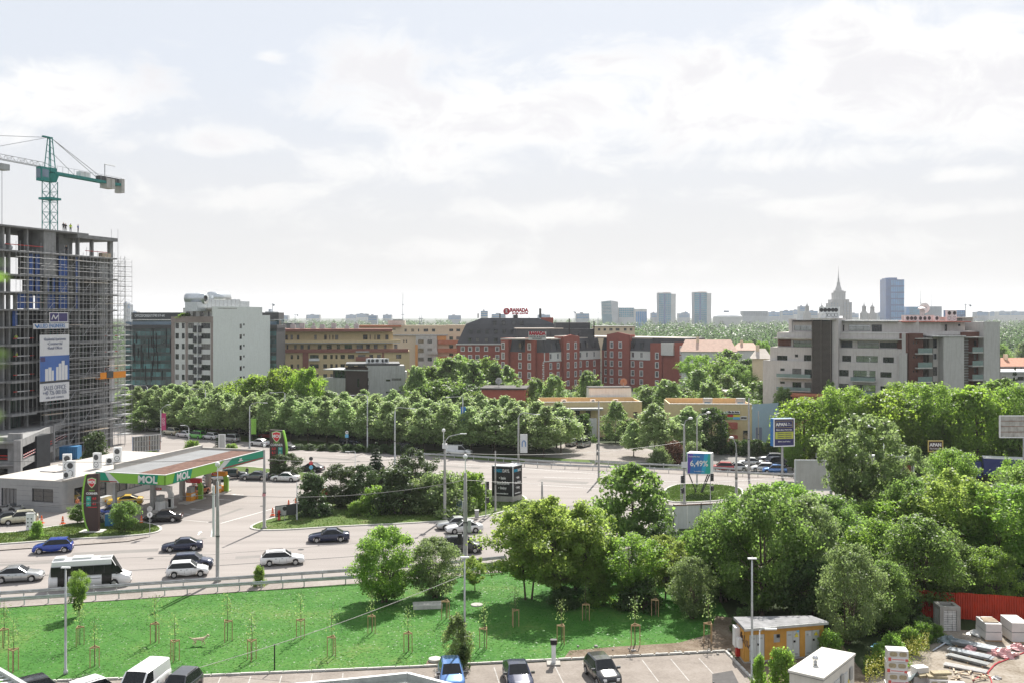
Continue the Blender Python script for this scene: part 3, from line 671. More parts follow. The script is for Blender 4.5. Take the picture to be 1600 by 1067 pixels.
for (k,x,y,t,w)in (('birch',1095,660,572,64),('round',1125,640,556,60),('elm',1150,645,566,60),('dark',1165,630,558,50),('birch',1110,672,590,54),('birch',1150,676,596,60),('elm',1180,640,566,50),('bright',1090,630,552,50),('birch',1185,668,590,56),('round',1140,618,545,50),('elm',1085,612,548,44),('birch',1130,655,580,50)):
 treepx(k,x,y,t,w*1.2,ADJ[k]+' tree between the hotel and the grey flats '+where(P(x,y)),G3)
# forest: near rows as trees, the rest as one mass
random.seed(5);G4='nearest trees of the forest edge'
for i in range(46):
 D=random.uniform(370,520);px=random.choice((random.uniform(1075,1205),random.uniform(1540,1680),random.uniform(980,1200),random.uniform(1000,1210)))
 k=random.choice(('round','bright','dark','elm','birch'));q=((px-CX)/F*D,D);tree(k,q,random.uniform(11,16)*(1 if D>410 else .8),random.uniform(9,13),ADJ[k]+' woodland tree of the forest edge '+where(q),G4)
def forest(n,dmin,dmax,name,lb,leaf,per,regions):
 V=[]
 D=np.sqrt(RNG.uniform(dmin ** 2,dmax ** 2,n));px=np.empty(n)
 rg=np.array(regions,float);wsum=(rg[:,1]-rg[:,0]);ch=RNG.choice(len(rg),n,p=wsum/wsum.sum());px=RNG.uniform(rg[ch,0],rg[ch,1])
 for d,x in zip(D,px):
  X=(x-CX)/F*d;h=RNG.uniform(11,19);w=RNG.uniform(7,13);k=max(24,int(per*(600/d)** 1.1));q=RNG.normal(size=(k,3));q /= np.linalg.norm(q,axis=1)[:,None]
  q[:,2]=np.abs(q[:,2])*1.2-.25;lump=1+.25*np.sin(q[:,0]*5+X)*np.sin(q[:,1]*5+d);p=q*lump[:,None]*np.array([w/2,w/2,h*.45])*RNG.uniform(.8,1.05,k)[:,None]+np.array([X,d,h*.55])
  nn=q+RNG.normal(size=q.shape)*.45+np.array([0,0,.3]);nn /= np.linalg.norm(nn,axis=1)[:,None];V.append(cards(p,nn,leaf*(d/600)** .55))
 return stuff(part(name,npmesh(name,np.concatenate(V),None,MATS['leaf_far'])),lb,'forest')
forest(900,520,1100,'forest','broad green forest between the houses and the far towers',.75,150,[(-60,260),(420,720),(860,1240),(900,1240),(1380,1680)])
forest(1500,1100,2700,'distant_forest','pale distant forest at the foot of the skyline',.85,130,[(-60,1680)])
# ================================================================ buildings: facades with real openings, windows set into them
class Fac:
 """a vertical facade plane in world space; (u, z) run along it and up"""
 def __init__(s,O,ang):s.O=Vector((O[0],O[1]));s.ang=ang;s.c=math.cos(ang);s.n=math.sin(ang)
 def u(s,px):
  k=(px-CX)/F;return (k*s.O.y-s.O.x)/(s.c-k*s.n)
 def p(s,u,out=0.0):return (s.O.x+u*s.c+out*s.n,s.O.y+u*s.n-out*s.c)
 def z(s,px,py):return H-(py-CY)/F*s.p(s.u(px))[1]
 def rect(s,x0,y0,x1,y1):
  xm=(x0+x1)/2;a,b=s.u(x0),s.u(x1);z1,z0=s.z(xm,y0),s.z(xm,y1);return (a,z0,b-a,z1-z0)
WSTY={  # frame, glass, mullions, transom, surround (width, material), reveal, frame width
 'dark':('dark_metal','glass_dark',1,0,None,.18,.06),'dark0':('dark_metal','glass_dark',0,0,None,.18,.05),'dark2':('dark_metal','glass_dark',2,0,None,.18,.06),'dark3':('dark_metal','glass_dark',3,0,None,.18,.06),
 'hotel':('white_metal','glass_dark',1,1,(.22,'white_paint'),.15,.07),'white':('white_metal','glass_dark',1,0,None,.16,.07),'brown':('brown_frame','glass_dark',1,0,None,.2,.08),'grey2':('grey_metal','glass_dark',2,0,None,.18,.06),
 'refl':('dark_metal','glass_mirror',2,1,None,.15,.05)}
mat('brown_frame',(.10,.055,.04),.6)
_WC={};WR=random.Random(8)
mat('glass_mirror',(.42,.45,.46),.03,.9,var=.1,scale=2);mat('glass_curtain',(.16,.155,.145),.25,var=.4,scale=2.5,spec=.7,rnd=.4);mat('glass_sky',(.05,.06,.07),.03,var=.3,scale=.5,spec=1.0,rnd=.4)
def winmesh(w,h,sty):
 k=(round(w,2),round(h,2),sty)
 if k in _WC:return _WC[k]
 fm,gm,mu,tr,sur,rev,t=WSTY[sty];w,h=k[0],k[1];mb=MB();y0,y1=rev-.07,rev
 mb.box(.002,y0,.002,t,y1,h-.002);mb.box(w-t,y0,.002,w-.002,y1,h-.002);mb.box(t,y0,.002,w-t,y1,t);mb.box(t,y0,h-t,w-t,y1,h-.002)
 for i in range(mu):x=w*(i+1)/(mu+1);mb.box(x-t*.45,y0+.01,t,x+t*.45,y1,h-t)
 if tr:mb.box(t,y0+.005,h*.66-t*.4,w-t,y1-.002,h*.66+t*.4)
 mats=[MATS[fm]]
 if sur:
  s,sm=sur;mats.append(MATS[sm])
  for b in ((-s,-.06,-s,0,.02,h+s),(w,-.06,-s,w+s,.02,h+s),(0,-.06,h,w,.02,h+s),(-.0,-.12,-s,w,.02,0)):mb.box(*b,m=1)
 fr=mb.mesh('window',mats);pq=lambda m:MB().quad((t,rev-.02,t),(w-t,rev-.02,t),(w-t,rev-.02,h-t),(t,rev-.02,h-t)).mesh('pane',MATS[m])
 _WC[k]=(fr,[pq(gm)]*3+([pq('glass_curtain'),pq('glass_sky')]if sty != 'refl' else [pq(gm)]*2));return _WC[k]
def window(root,fac,w4,sty,out=0.0,name='window'):
 u,z,w,h=w4;fr,gl=winmesh(w,h,sty);x,y=fac.p(u,out)
 o=part(name,fr,root,(x-root.location.x,y-root.location.y,z),fac.ang);part('pane',gl[WR.randrange(5)],o);return o
def wall_with_holes(mb,fac,u0,u1,z0,z1,wins,out=0.0,rev=.2,m=0,org=(0,0),thick=None):
 """front skin split round the openings, with reveals"""
 W_=[w for w in wins if w[0]>u0-.01 and w[0]+w[2]<u1+.01 and w[1]>z0-.01 and w[1]+w[3]<z1+.01]
 us=sorted({round(v,3)for w in W_ for v in (w[0],w[0]+w[2])}|{round(u0,3),round(u1,3)});zs=sorted({round(v,3)for w in W_ for v in (w[1],w[1]+w[3])}|{round(z0,3),round(z1,3)})
 def q(u,z,d=0.0):x,y=fac.p(u,out-d);return (x-org[0],y-org[1],z)
 for b,t in zip(zs,zs[1:]):
  run=None
  for a,c in zip(us,us[1:]):
   um,zm=(a+c)/2,(b+t)/2
   hole=any(w[0]<um<w[0]+w[2]and w[1]<zm<w[1]+w[3]for w in W_)
   if not hole:run=(run[0]if run else a,c)
   if (hole or c==us[-1])and run:
    mb.quad(q(run[0],b),q(run[1],b),q(run[1],t),q(run[0],t),m);run=None
 for (u,z,w,h)in W_:
  a,b,c,d=q(u,z),q(u+w,z),q(u+w,z+h),q(u,z+h);e,f,g,i=q(u,z,rev),q(u+w,z,rev),q(u+w,z+h,rev),q(u,z+h,rev)
  mb.quad(a,e,f,b,m);mb.quad(b,f,g,c,m);mb.quad(c,g,i,d,m);mb.quad(d,i,e,a,m);mb.quad(e,i,g,f,m)
class Bld:
 def __init__(s,name,label,O,cat='building',group=None):s.O=O;s.root=thing(name,label,cat,(O[0],O[1],0),0,group);s.mbs={}
 def mb(s,name,m):
  k=(name,m)
  if k not in s.mbs:s.mbs[k]=MB();s.mbs[k].at((-s.O[0],-s.O[1]))
  return s.mbs[k]
 def wall(s,fac,u0,u1,z0,z1,m,wins=(),sty='dark',out=0.0,name='wall',wname='window'):
  """wins: (u, z, w, h) or (u, z, w, h, style)"""
  wins=[(w[0],max(w[1],z0+.03),w[2],min(w[1]+w[3],z1-.03)-max(w[1],z0+.03))+tuple(w[4:])for w in wins];W4=[w[:4]for w in wins];wall_with_holes(s.mb(name,m),fac,u0,u1,z0,z1,W4,out)
  for w in wins:window(s.root,fac,w[:4],w[4]if len(w)>4 else sty,out,wname)
 def box(s,name,m,fac,u0,u1,z0,z1,o0,o1):
  """box in facade space: along u, up z, o = metres out of the wall plane"""
  a,b,c,d=fac.p(u0,o1),fac.p(u1,o1),fac.p(u1,o0),fac.p(u0,o0);s.mb(name,m).prism([a,b,c,d],z0,z1)
 def one(s,name,m,fac,u0,u1,z0,z1,o0,o1,label=None):
  """the same as a part of its own"""
  mb=MB();mb.at((-s.O[0],-s.O[1]));mb.prism([fac.p(u0,o1),fac.p(u1,o1),fac.p(u1,o0),fac.p(u0,o0)],z0,z1);o=mb.build(name,MATS[m],s.root)
  if label:o['label']=label
  return o
 def prism(s,name,m,pts,z0,z1,mt=None):s.mb(name,m).prism(pts,z0,z1)
 def text(s,fac,st,px,py,hpx,m,out=.06,wpx=None,bold=.0,align='CENTER',name='lettering'):
  u=fac.u(px);x,y=fac.p(u,out);sc=y/F;o=text(s.root,st,hpx*sc*1.38,(x-s.O[0],y-s.O[1],H-(py-CY)*sc),fac.ang,MATS[m],align,1.0,bold,name)
  if wpx:
   bb=[v.co.x for v in o.data.vertices];w=max(bb)-min(bb);want=abs(fac.u(px+wpx/2)-fac.u(px-wpx/2));o.scale=(want/w,1,1)
  return o
 def done(s):
  for (n,m),b in s.mbs.items():
   if b.v:b.build(n,MATS[m],s.root)
  s.mbs={}
  return s.root
def grid(fac,cols,rows,ref=None):
 """windows from pixel columns and pixel rows (rows read at column ref)"""
 ref=ref if ref is not None else cols[0][0];out=[]
 for (y0,y1)in rows:
  z1,z0=fac.z(ref,y0),fac.z(ref,y1)
  for c in cols:a,b=fac.u(c[0]),fac.u(c[1]);out.append((a,z0,b-a,z1-z0)+tuple(c[2:]))
 return out
def X(px,D):return ((px-CX)/F*D,D)
# air conditioner: a thing of its own wherever it stands
_ac=None
def ac_unit(x,y,z,rz,label,group,s=1.0,tall=False):
 global _ac
 if _ac is None:
  b=MB().box(-.45,-.18,0,.45,.18,.8,ch=.03).box(-.4,-.15,-.08,-.3,.15,0).box(.3,-.15,-.08,.4,.15,0).mesh('casing',MATS['white_metal'])
  f=MB().lathe([(.0,0),(.29,0),(.31,-.03),(.26,-.03),(.25,-.015),(.06,-.015),(.05,-.03)],(0,-.182,.42),14,0,'y').mesh('fan',MATS['dark_metal'])
  b2=MB().box(-.45,-.2,0,.45,.2,1.7,ch=.03).mesh('casing',MATS['white_metal']);_ac=(b,f,b2)
 r=thing('air_conditioner',label,'air conditioner',(x,y,z+.08*s),rz,group,s)
 part('casing',_ac[2]if tall else _ac[0],r);part('fan',_ac[1],r)
 if tall:part('fan',_ac[1],r,(0,-.02,.8))
 return r
# ---------------------------------------------------------------- white flats with pilasters, rooftop ducts
mat('render_white',(.68,.68,.66),.85,var=.05,streak=.25);mat('render_mauve',(.30,.245,.225),.85,var=.08,streak=.2);mat('render_pale',(.74,.76,.73),.85,var=.04,streak=.2)
mat('duct_metal',(.55,.58,.60),.3,.6,var=.1)
C0=X(333,280)
b=Bld('apartment_block','tall white block of flats with brown pilasters and a blank side wall',C0)
fl=Fac(C0,R(-20));fr=Fac(C0,R(70));fl_u0=fl.u(268)
fL=Fac(fl.p(fl_u0),R(-20));LW=-fl_u0;RW=fr.u(422);RH=fr.u(410)
zt=fl.z(333,479);zl=fl.z(300,495)
rows=[(505,513.5),(521,529.5),(537,545.5),(553,561.5),(569,577.5),(585,593.5),(601,609),(617,625),(632,640)]
cols=[(274,279.5,'dark0'),(284,288.5,'dark0'),(294,303,'dark'),(314.5,328.5,'dark2')]
W_=grid(fL,cols,rows,300)
b.wall(fL,0,LW,0,zl,'render_white',W_)
for (x0,x1)in ((268,273),(290,293.5),(329.5,333)):b.one('pilaster','render_mauve',fL,fL.u(x0)+.02,fL.u(x1)-.01,0,zl-.05,.0,.14)
b.one('cornice_band','render_mauve',fL,0,LW,fL.z(300,504),zl+.02,0,.2)
b.one('downpipe','zinc',fL,fL.u(309),fL.u(311),0,fL.z(300,505),0,.3)
for q in rows[:7]:
 for x in (305,313):b.one('balcony_grille','dark_metal',fL,fL.u(x-2),fL.u(x+2),fL.z(300,q[1]+6),fL.z(300,q[0]+4),.02,.5)
small=[(fr.u(374.5),fr.z(374,y+8),fr.u(378)-fr.u(374.5),1.35,'dark0')for y in (505.5,522,538,554.5,571,587,603)]+[(fr.u(380),fr.z(380,y+3.5),fr.u(382.4)-fr.u(380),.6,'dark0')for y in (505.5,522,538,554.5,571,587,603)]
b.wall(fr,0,RH,0,zt,'render_pale',small);b.wall(fr,RH,RW,0,zl+.4,'render_pale')
bk=fL.p(0,-LW)  # back corner line
A0,A1,A2,A3=fL.p(0),fL.p(LW),fr.p(RW),(fL.p(0)[0]+fr.p(RW)[0]-C0[0],fL.p(0)[1]+fr.p(RW)[1]-C0[1])
b.prism('roof','concrete_light',[fL.p(.05,-.35),fL.p(LW-.35,-.35),fr.p(RW-.1,-.35),(A3[0]+.1,A3[1]-.1)],0.1,zl-.5)
b.prism('wall','render_white',[A0,A3,(A3[0]+.3,A3[1]),fL.p(.3)],0,zl)
# penthouse set back
fp=Fac(fL.p(0,-2.2),R(-20));pz0,pz1=zl-.5,fl.z(320,483)
b.wall(fp,fp.u(286),LW,pz0,pz1,'render_white',[(fp.u(x0),pz0+.3,fp.u(x1)-fp.u(x0),1.6,'dark0')for x0,x1 in ((291,297),(301,306),(313,318),(325,328))])
b.box('roof','concrete_light',fp,fp.u(286),LW+.0,pz1,pz1+.3,-9,.1)
fq=Fac(fL.p(LW-.25),R(70));b.box('wall','render_pale',fr,0.0,RH,zl-.6,zt,-.4,-.02)
b.box('roof','concrete_light',fr,.3,RH,zt-.9,zt-.4,-10,-.42)
b.done()
duct=thing('ventilation_duct','large curved metal ventilation ducts on the roof of the white flats','duct',(*fr.p(6,-5),zt-.4),R(70));dm=MATS['duct_metal']
MB().box(-4.5,-1.5,0,12,1.4,2.6,ch=.3).build('duct_run',dm,duct)
MB().lathe([(.9,-3),(1.6,-2.9),(1.6,3.2),(.9,3.3)],(-6.0,.5,2.6),16,0,'y').build('duct_bend',dm,duct,True)
MB().lathe([(1.0,-4),(1.55,-3.9),(1.55,4),(1.0,4.1)],(3.0,-.2,3.1),16,0,'x').build('duct_bend',dm,duct,True)
MB().box(-9.5,-2.2,-1,-5,2.0,1.6,ch=.2).build('duct_box',dm,duct);MB().box(12.2,-1.2,.2,17,1.1,2.1,ch=.2).build('duct_box',dm,duct)
for i in range(9):MB().box(-4.0+i*1.9,-1.54,0,-3.9+i*1.9,1.44,2.64).build('duct_flange',MATS['zinc'],duct)
x,y=fL.p(3.5,-1.2);tree('shrub',(x,y),1.5,4.2,'planted shrub on the roof terrace of the white flats',z=zl-.5)
# ---------------------------------------------------------------- glass offices behind the white flats
C1=X(196,306);b=Bld('office_building','dark glass office block with a sign band along its roof',C1,'office block')
f1=Fac(C1,R(2));L1=f1.u(432);zs=f1.z(230,505);zg=f1.z(230,513)
mat('glass_office',(.06,.16,.165),.12,var=.6,scale=.35,spec=1.0,rnd=.6)
gp={}
nx,nz=30,9;dx=L1/nx;dz=(zg-0)/nz
gm=[MB().quad((.05,0,.05),(dx-.05,0,.05),(dx-.05,0,dz*.62),(.05,0,dz*.62)).mesh('glass_pane',MATS['glass_office']),MB().quad((.05,0,.05),(dx-.05,0,.05),(dx-.05,0,dz*.36-.05),(.05,0,dz*.36-.05)).mesh('spandrel_panel',mat('spandrel',(.035,.06,.06),.15,var=.5,scale=.2,spec=.8,rnd=.4))]
vis=[i for i in range(nx)if f1.p(i*dx)[0]/f1.p(0)[1]*F+CX<280 or i>=nx-3]
for i in vis:
 for j in range(2,nz):
  x,y=f1.p(i*dx,.0);lx,ly=x-C1[0],y-C1[1]
  part('glass_pane',gm[0],b.root,(lx,ly,j*dz),R(2));part('spandrel_panel',gm[1],b.root,(lx,ly,j*dz+dz*.63),R(2))
b.box('wall','dark_metal',f1,0,L1,0,zg-.02,-14,-.04)
for j in range(3,nz+1):b.one('floor_band','dark_metal',f1,0,L1,j*dz-.12,j*dz+.12,-.02,.06)
random.seed(3)
for i in range(34):
 u=random.uniform(.3,L1*.42 if i<28 else L1);z=random.uniform(6,zg-4);b.one('fin','black',f1,u,u+.18,z,z+random.choice((3,4.5,6)),0,.3)
b.one('cornice','dark_metal',f1,-.3,L1+.3,zg,zg+1.0,-14.2,.4)
f2=Fac(f1.p(0,-4),R(2));b.box('attic','glass_teal',f2,f2.u(207),L1,zg+1.0,f1.z(230,500),-8,0)
b.one('sign_band','dark_metal',f2,f2.u(206),L1,f1.z(230,499.5),f1.z(230,488.5),-8,.5)
b.one('terrace_rail','glass_blue',f1,0,L1,zg+1.02,zg+2.0,-.1,-.05)
b.text(f2,'OFFICESFORRENT',225,494,4.2,'white_paint',.6,27,.02);b.text(f2,'0740 019 641',249,493.6,4.2,'white_paint',.6,19,.02)
b.done()
# ---------------------------------------------------------------- yellow flats with brown bands
mat('render_yellow',(.56,.44,.25),.85,var=.06,streak=.15);mat('band_brown',(.25,.10,.075),.85,var=.08);mat('render_cream',(.66,.54,.39),.85,var=.05);mat('render_orange',(.62,.30,.10),.85,var=.06);mat('terracotta_band',(.42,.15,.08),.85,var=.08)
C2=X(431,330);b=Bld('apartment_block','long yellow block of flats with dark brown horizontal bands',C2)
f=Fac(C2,R(7));L=f.u(614);L2=f.u(640)
zr=[f.z(431,y)for y in (518,520,535,538,544,550,566,582,598)]
Fz=f.z
w4=[(x,x+4,'brown')for x in (445,453,463,490.5,506)]+[(514,515.6,'brown'),(519,520.6,'brown'),(523,528,'brown'),(567,574,'brown'),(577.5,579,'brown'),(585,586.6,'brown'),(589,594,'brown'),(602,607,'brown')]
b.wall(f,0,f.u(612),Fz(431,533),Fz(431,518),'render_yellow',[w+()for w in grid(f,w4,[(523.5,531)],520)],out=-1.6)
b.wall(f,0,L,Fz(431,549),Fz(431,535.5),'render_yellow',grid(f,[(x,x+w,'brown')for x,w in ((437,5),(447,3),(459,4),(469,5),(480,4),(496,6),(510,8),(526,5),(538,12),(557,10),(572,6),(584,6),(600,4),(616,5))],[(538.5,545.5)],500),out=-1.2)
lowc=[(434,446),(454,458),(464,467.5),(475,480),(484,498),(505,511),(516,520),(524,527.5),(532,539),(543.5,553.5),(559,571),(577,583),(589,595),(619,627)]
b.wall(f,0,L2,0,Fz(431,549),'render_yellow',grid(f,[c+('brown',)for c in lowc],[(554,560.5),(568.5,575),(584,590),(599,605)],500))
b.one('cornice','band_brown',f,-.2,f.u(613),Fz(431,518.5),Fz(431,514.2),-12,.6)
b.one('parapet','render_yellow',f,0,f.u(626),Fz(431,535.5),Fz(431,531.5),-1.0,.1)
b.one('awning','zinc',f,0,f.u(625),Fz(431,536.6),Fz(431,535.7),-1.0,.9)
b.one('balcony_band','band_brown',f,0,f.u(638),Fz(431,551),Fz(431,545.5),.01,.5)
for x0,x1 in ((473,482),(597,600)):b.one('pilaster','band_brown',f,f.u(x0),f.u(x1),0,Fz(431,551),.01,.25)
b.one('balcony','band_brown',f,f.u(556),f.u(579),Fz(520,563.5),Fz(520,557.5),.01,1.0);b.one('balcony','band_brown',f,f.u(556),f.u(579),Fz(520,579),Fz(520,573),.01,1.0)
b.one('canopy_slab','zinc',f,f.u(556),f.u(577),Fz(520,550.2),Fz(520,548.6),.5,1.2)
b.one('balcony','white_metal',f,f.u(483),f.u(499),Fz(500,563.5),Fz(500,559.5),.01,.8)
b.box('wall','render_yellow',f,0.02,L-.02,0,Fz(431,519),-13,-2.2);b.box('wall','render_yellow',f,0.02,L2-.05,0,Fz(431,549.5),-13,-.3)
b.box('wall','render_yellow',f,.02,f.u(612),Fz(431,549.4),Fz(431,535.6),-13,-1.5)
b.done()
for i,x in enumerate((440,455,470,488,502,520,541,556)):
 u=f.u(x);q=f.p(u,-6);tag(MB().box(-.8,-.5,0,.8,.5,.9+.5*(i % 3)).prism([(-.4,-.3),(.4,-.3),(.4,.3),(-.4,.3)],.9,1.5+.4*(i % 2)).build('chimney_stack',MATS['zinc'],None,False,(*q,Fz(431,514.2))),'small vent stack on the roof of the yellow flats','vent stack','vent stacks on the yellow flats')
# grey penthouse house behind it
C=X(433,420);b=Bld('rooftop_house','grey attic house seen just above the yellow flats',C,'house');f=Fac(C,R(0));u1=f.u(462)
b.wall(f,0,f.u(442),15,f.z(433,506),'render_white',grid(f,[(435,437.5,'dark0'),(439,441,'dark0')],[(508,511)]));b.box('wall','dark_grey_metal',f,f.u(442),u1,0,f.z(433,506),-8,-.05)if mat('dark_grey_metal',(.16,.165,.175),.6)else None
b.box('wall','render_white',f,0,f.u(442)-.02,0,15,-8,-.02);b.box('roof','dark_grey_metal',f,-.1,u1+.1,f.z(433,506),f.z(433,505),-8,.3);b.done()
# ---------------------------------------------------------------- orange and cream flats further right
C3=X(560,425);b=Bld('apartment_block','cream and orange flats with a grey bay behind the yellow block',C3);f=Fac(C3,R(3));Fz=f.z;LL=f.u(745)
b.wall(f,f.u(627),f.u(697),0,Fz(640,508.5),'render_cream',grid(f,[(632,635.5,'dark'),(642.5,647,'dark'),(653,655,'dark0'),(662,669,'dark'),(675,680,'dark')],[(514,518.5)],640)+grid(f,[(630,632,'dark0'),(634,636,'dark0')],[(531,535)],640)+grid(f,[(629.5,637,'brown')],[(554,561),(566,572),(583,589)],640))
b.wall(f,0,f.u(627),0,Fz(560,511),'render_cream',grid(f,[(566,572,'brown'),(580,586,'brown'),(600,604,'brown'),(612,618,'brown')],[(513.2,516)],560));b.one('cornice','terracotta_band',f,f.u(560),f.u(627),Fz(560,511.2),Fz(560,508.5),-10,1)
b.one('bay','concrete_light',f,f.u(650),f.u(683),0,Fz(660,525),.01,1.2);fb=Fac(f.p(0,1.2),R(3))
for w in grid(fb,[(653.5,662,'dark2'),(668,675,'dark')],[(530.5,536.5),(544,551),(558,564)],655):window(b.root,fb,w[:4],w[4],.17)
b.one('bay_balcony','concrete_light',f,f.u(668),f.u(684),Fz(670,553),Fz(670,548),1.21,2.0)
b.wall(f,f.u(697),LL,0,Fz(700,508),'render_cream',grid(f,[(702,708,'dark'),(713,719,'dark'),(726,734,'dark2')],[(514,518),(526,531),(539,545),(552,558),(565,571)],700))
b.one('pilaster','render_orange',f,f.u(649),f.u(653),0,Fz(650,538),1.21,1.4);b.one('attic_band','render_orange',f,f.u(678),f.u(697),Fz(690,531.5),Fz(690,525),.02,.3)
for y in (531.5,544,556):b.one('balcony_band','terracotta_band',f,f.u(684),f.u(720),Fz(700,y+6),Fz(700,y),.3,1.5)
b.one('parapet','zinc',f,f.u(612),f.u(700),Fz(640,524.5),Fz(640,523),.02,.6)
for u0,u1,zz in ((560,627,Fz(560,511)),(627,697,Fz(640,508.5)),(697,745,Fz(700,508))):b.box('wall','render_cream',f,f.u(u0)+.03,f.u(u1)-.03,0,zz-.05,-12,-.3)
b.box('attic','concrete_light',f,f.u(605),f.u(632),Fz(610,508),Fz(610,501),-10,-4);b.one('roof_vent','dark_metal',f,f.u(612),f.u(628),Fz(610,501),Fz(610,499.6),-8,-5)
b.done()
# ---------------------------------------------------------------- small office cube
mat('cube_grey',(.42,.42,.41),.85,var=.07,streak=.55);mat('cube_brown',(.055,.038,.034),.7,var=.1)
C4=X(575,246);b=Bld('office_cube','small modern grey office cube with a dark brown corner',C4,'office block');f=Fac(C4,R(8));fL=Fac(C4,R(-22));Fz=f.z
zt=Fz(590,571)
b.wall(f,f.u(573),f.u(633),0,zt,'cube_grey',[f.rect(603,592.4,610,595.4)+('dark0',),f.rect(612,590.6,627,594.2)+('dark2',),f.rect(603,611,610,614)+('dark0',),f.rect(612,610.4,627,613.4)+('dark2',),f.rect(573.3,590,576,595)+('dark0',),f.rect(573.3,601,576,607)+('dark0',)])
b.box('wall','cube_grey',f,f.u(573)+.05,f.u(633)-.05,0,zt-.3,-12,-.3)
u0=fL.u(507);um=fL.u(541)
b.wall(fL,um,0,0,fL.z(560,573.5),'cube_brown',[fL.rect(559,590.5,562.5,605)+('dark0',)],out=.4)
b.box('wall','cube_brown',fL,um,0,0,fL.z(560,573.5)-.02,-6,.2)
b.box('wall','cube_grey',fL,u0,um,0,fL.z(520,590),-6,.2)
b.one('window_band','glass_teal',fL,fL.u(521),um,fL.z(520,590),fL.z(520,578),-5,-.6)
for x in (521,526,531,536,540):b.one('mullion','dark_metal',fL,fL.u(x),fL.u(x)+.1,fL.z(520,590),fL.z(520,578),-.7,-.5)
b.one('column','dark_metal',fL,fL.u(517),fL.u(520.5),fL.z(520,590),fL.z(520,578),-2,-1)
b.one('roof','zinc',fL,u0,.3,fL.z(520,577.8),fL.z(520,576.2),-7,.6);b.one('roof','dark_metal',f,f.u(540),f.u(625),zt+.02,zt+.5,-11,-.6)
for y in (580,600):b.one('side_balcony','white_paint',f,f.u(633.2),f.u(636),Fz(630,y+12),Fz(630,y),-4,-.5)
b.done()
for i in range(9):x,y=f.p(f.u(575+i*3.6),-2.4-(i % 2));ac_unit(x,y,zt+.5,R(8 if i % 3 else 60),'white condenser unit on the flat roof of the small office cube','condensers on the office cube',1.35)
# ---------------------------------------------------------------- red brick hotel
mat('hotel_brick',(.31,.088,.062),.85,var=.1,scale=.6,streak=.12);mat('mansard',(.055,.056,.062),.55,var=.12,scale=.5,streak=.2);mat('hotel_white',(.62,.61,.58),.8,var=.05);mat('roof_beige',(.46,.41,.36),.85,var=.12,scale=.4);mat('sign_red',(.42,.02,.04),.5,var=0)
KH=X(850,345);b=Bld('hotel','large red brick hotel with dark mansard roofs and white window frames',KH,'hotel')
dA,dB=R(-40),R(51)
fl=Fac(KH,dA);fr=Fac(KH,dB);c2=fr.p(fr.u(938));fw=Fac(Fac(c2,dA).p(.01),dA)
Z=lambda y:26-(y-494)/4.51
zc=[(1.5,3.1),(4.5,6.3),(7.7,9.5),(10.9,12.9),(14.4,16.4)]
def hwall(f,x0,x1,cols,out,top,kind,wz=zc,back=3.0):
 u0,u1=f.u(x0),f.u(x1);cw=[(f.u(c)-.55,c)for c in cols]
 def ws(rs):return [(u,z0,1.1,z1-z0,'hotel')for (u,c)in cw for (z0,z1)in rs]
 if kind=='tower':
  b.wall(f,u0,u1,0,top,'hotel_brick',ws(wz),out=out);b.one('wall','hotel_brick',f,u0+.01,u1-.01,0,top-.02,-back,out-.22)
 elif kind=='band':
  b.wall(f,u0,u1,0,10.2,'hotel_brick',ws(wz[:3]),out=out);b.one('string_course','hotel_white',f,u0,u1,10.2,10.5,out-.3,out+.25)
  b.wall(f,u0,u1,10.5,13.4,'hotel_white',[(u,11.0,1.1,1.9,'white')for u,c in cw],out=out)
  b.one('wall','hotel_brick',f,u0+.01,u1-.01,0,13.3,-back,out-.24)
  for u,c in cw:b.one('window_ledge','hotel_white',f,u-.2,u+1.3,10.7,10.95,out,out+.3)
 elif kind=='brick3':
  b.wall(f,u0,u1,0,13.4,'hotel_brick',ws(wz[:4]),out=out);b.one('wall','hotel_brick',f,u0+.01,u1-.01,0,13.38,-back,out-.24)
 if kind in ('band','brick3'):
  o=b.O;m=MB();m.at((-o[0],-o[1]));p0,p1,p2,p3=f.p(u0,out+.1),f.p(u1,out+.1),f.p(u1,out-1.3),f.p(u0,out-1.3)
  m.add([(*p0,13.4),(*p1,13.4),(*p2,top),(*p3,top),(*f.p(u1,-4),13.4),(*f.p(u0,-4),13.4),(*f.p(u1,-4),top),(*f.p(u0,-4),top)],[(0,1,2,3),(3,2,6,7),(0,3,7,5),(1,4,6,2)]);m.build('mansard_roof',MATS['mansard'],b.root)
  for u,c in cw:
   b.one('dormer','mansard',f,u-.15,u+1.25,14.2,16.7,out-2,out+.0);window(b.root,f,(u,14.4,1.1,2.0),'dark',out+.17)
   b.one('seam','black',f,u+1.9,u+1.98,13.5,13.6,out,out+.12)
 b.done()
hwall(fl,785,797,[788.6],.9,18.2,'tower');hwall(fl,797,823,[812.5],.0,18.0,'brick3');hwall(fl,823,839,[829.5],.9,18.4,'tower');hwall(fl,839,850,[],.0,18.0,'brick3')
hwall(fr,850,877,[860.5,872],.0,18.2,'band');hwall(fr,877,902,[884,895.8],1.0,18.7,'tower');hwall(fr,902,938,[907,917.5,928.6],.0,18.2,'band')
hwall(fw,938.5,950,[945],-.8,18.0,'brick3');hwall(fw,950,985,[957.5,971],.8,19.2,'tower');hwall(fw,985,1018,[988.5,1002],.0,18.0,'band');hwall(fw,1018,1036,[1028.5],.9,16.4,'tower',zc[:4]);hwall(fw,1036,1056,[],.3,16.0,'brick3');hwall(fw,1056,1072,[1067.5],1.0,16.8,'tower',[(2,4.4),(5.6,8.4),(9.2,12),(12.9,15.4)])
b.one('dormer','hotel_white',fw,fw.u(1036),fw.u(1055),12.2,16.6,.3,1.4)
for x in (1041.5,1047.5):window(b.root,fw,(fw.u(x),13.6,.8,.9),'dark0',1.45)
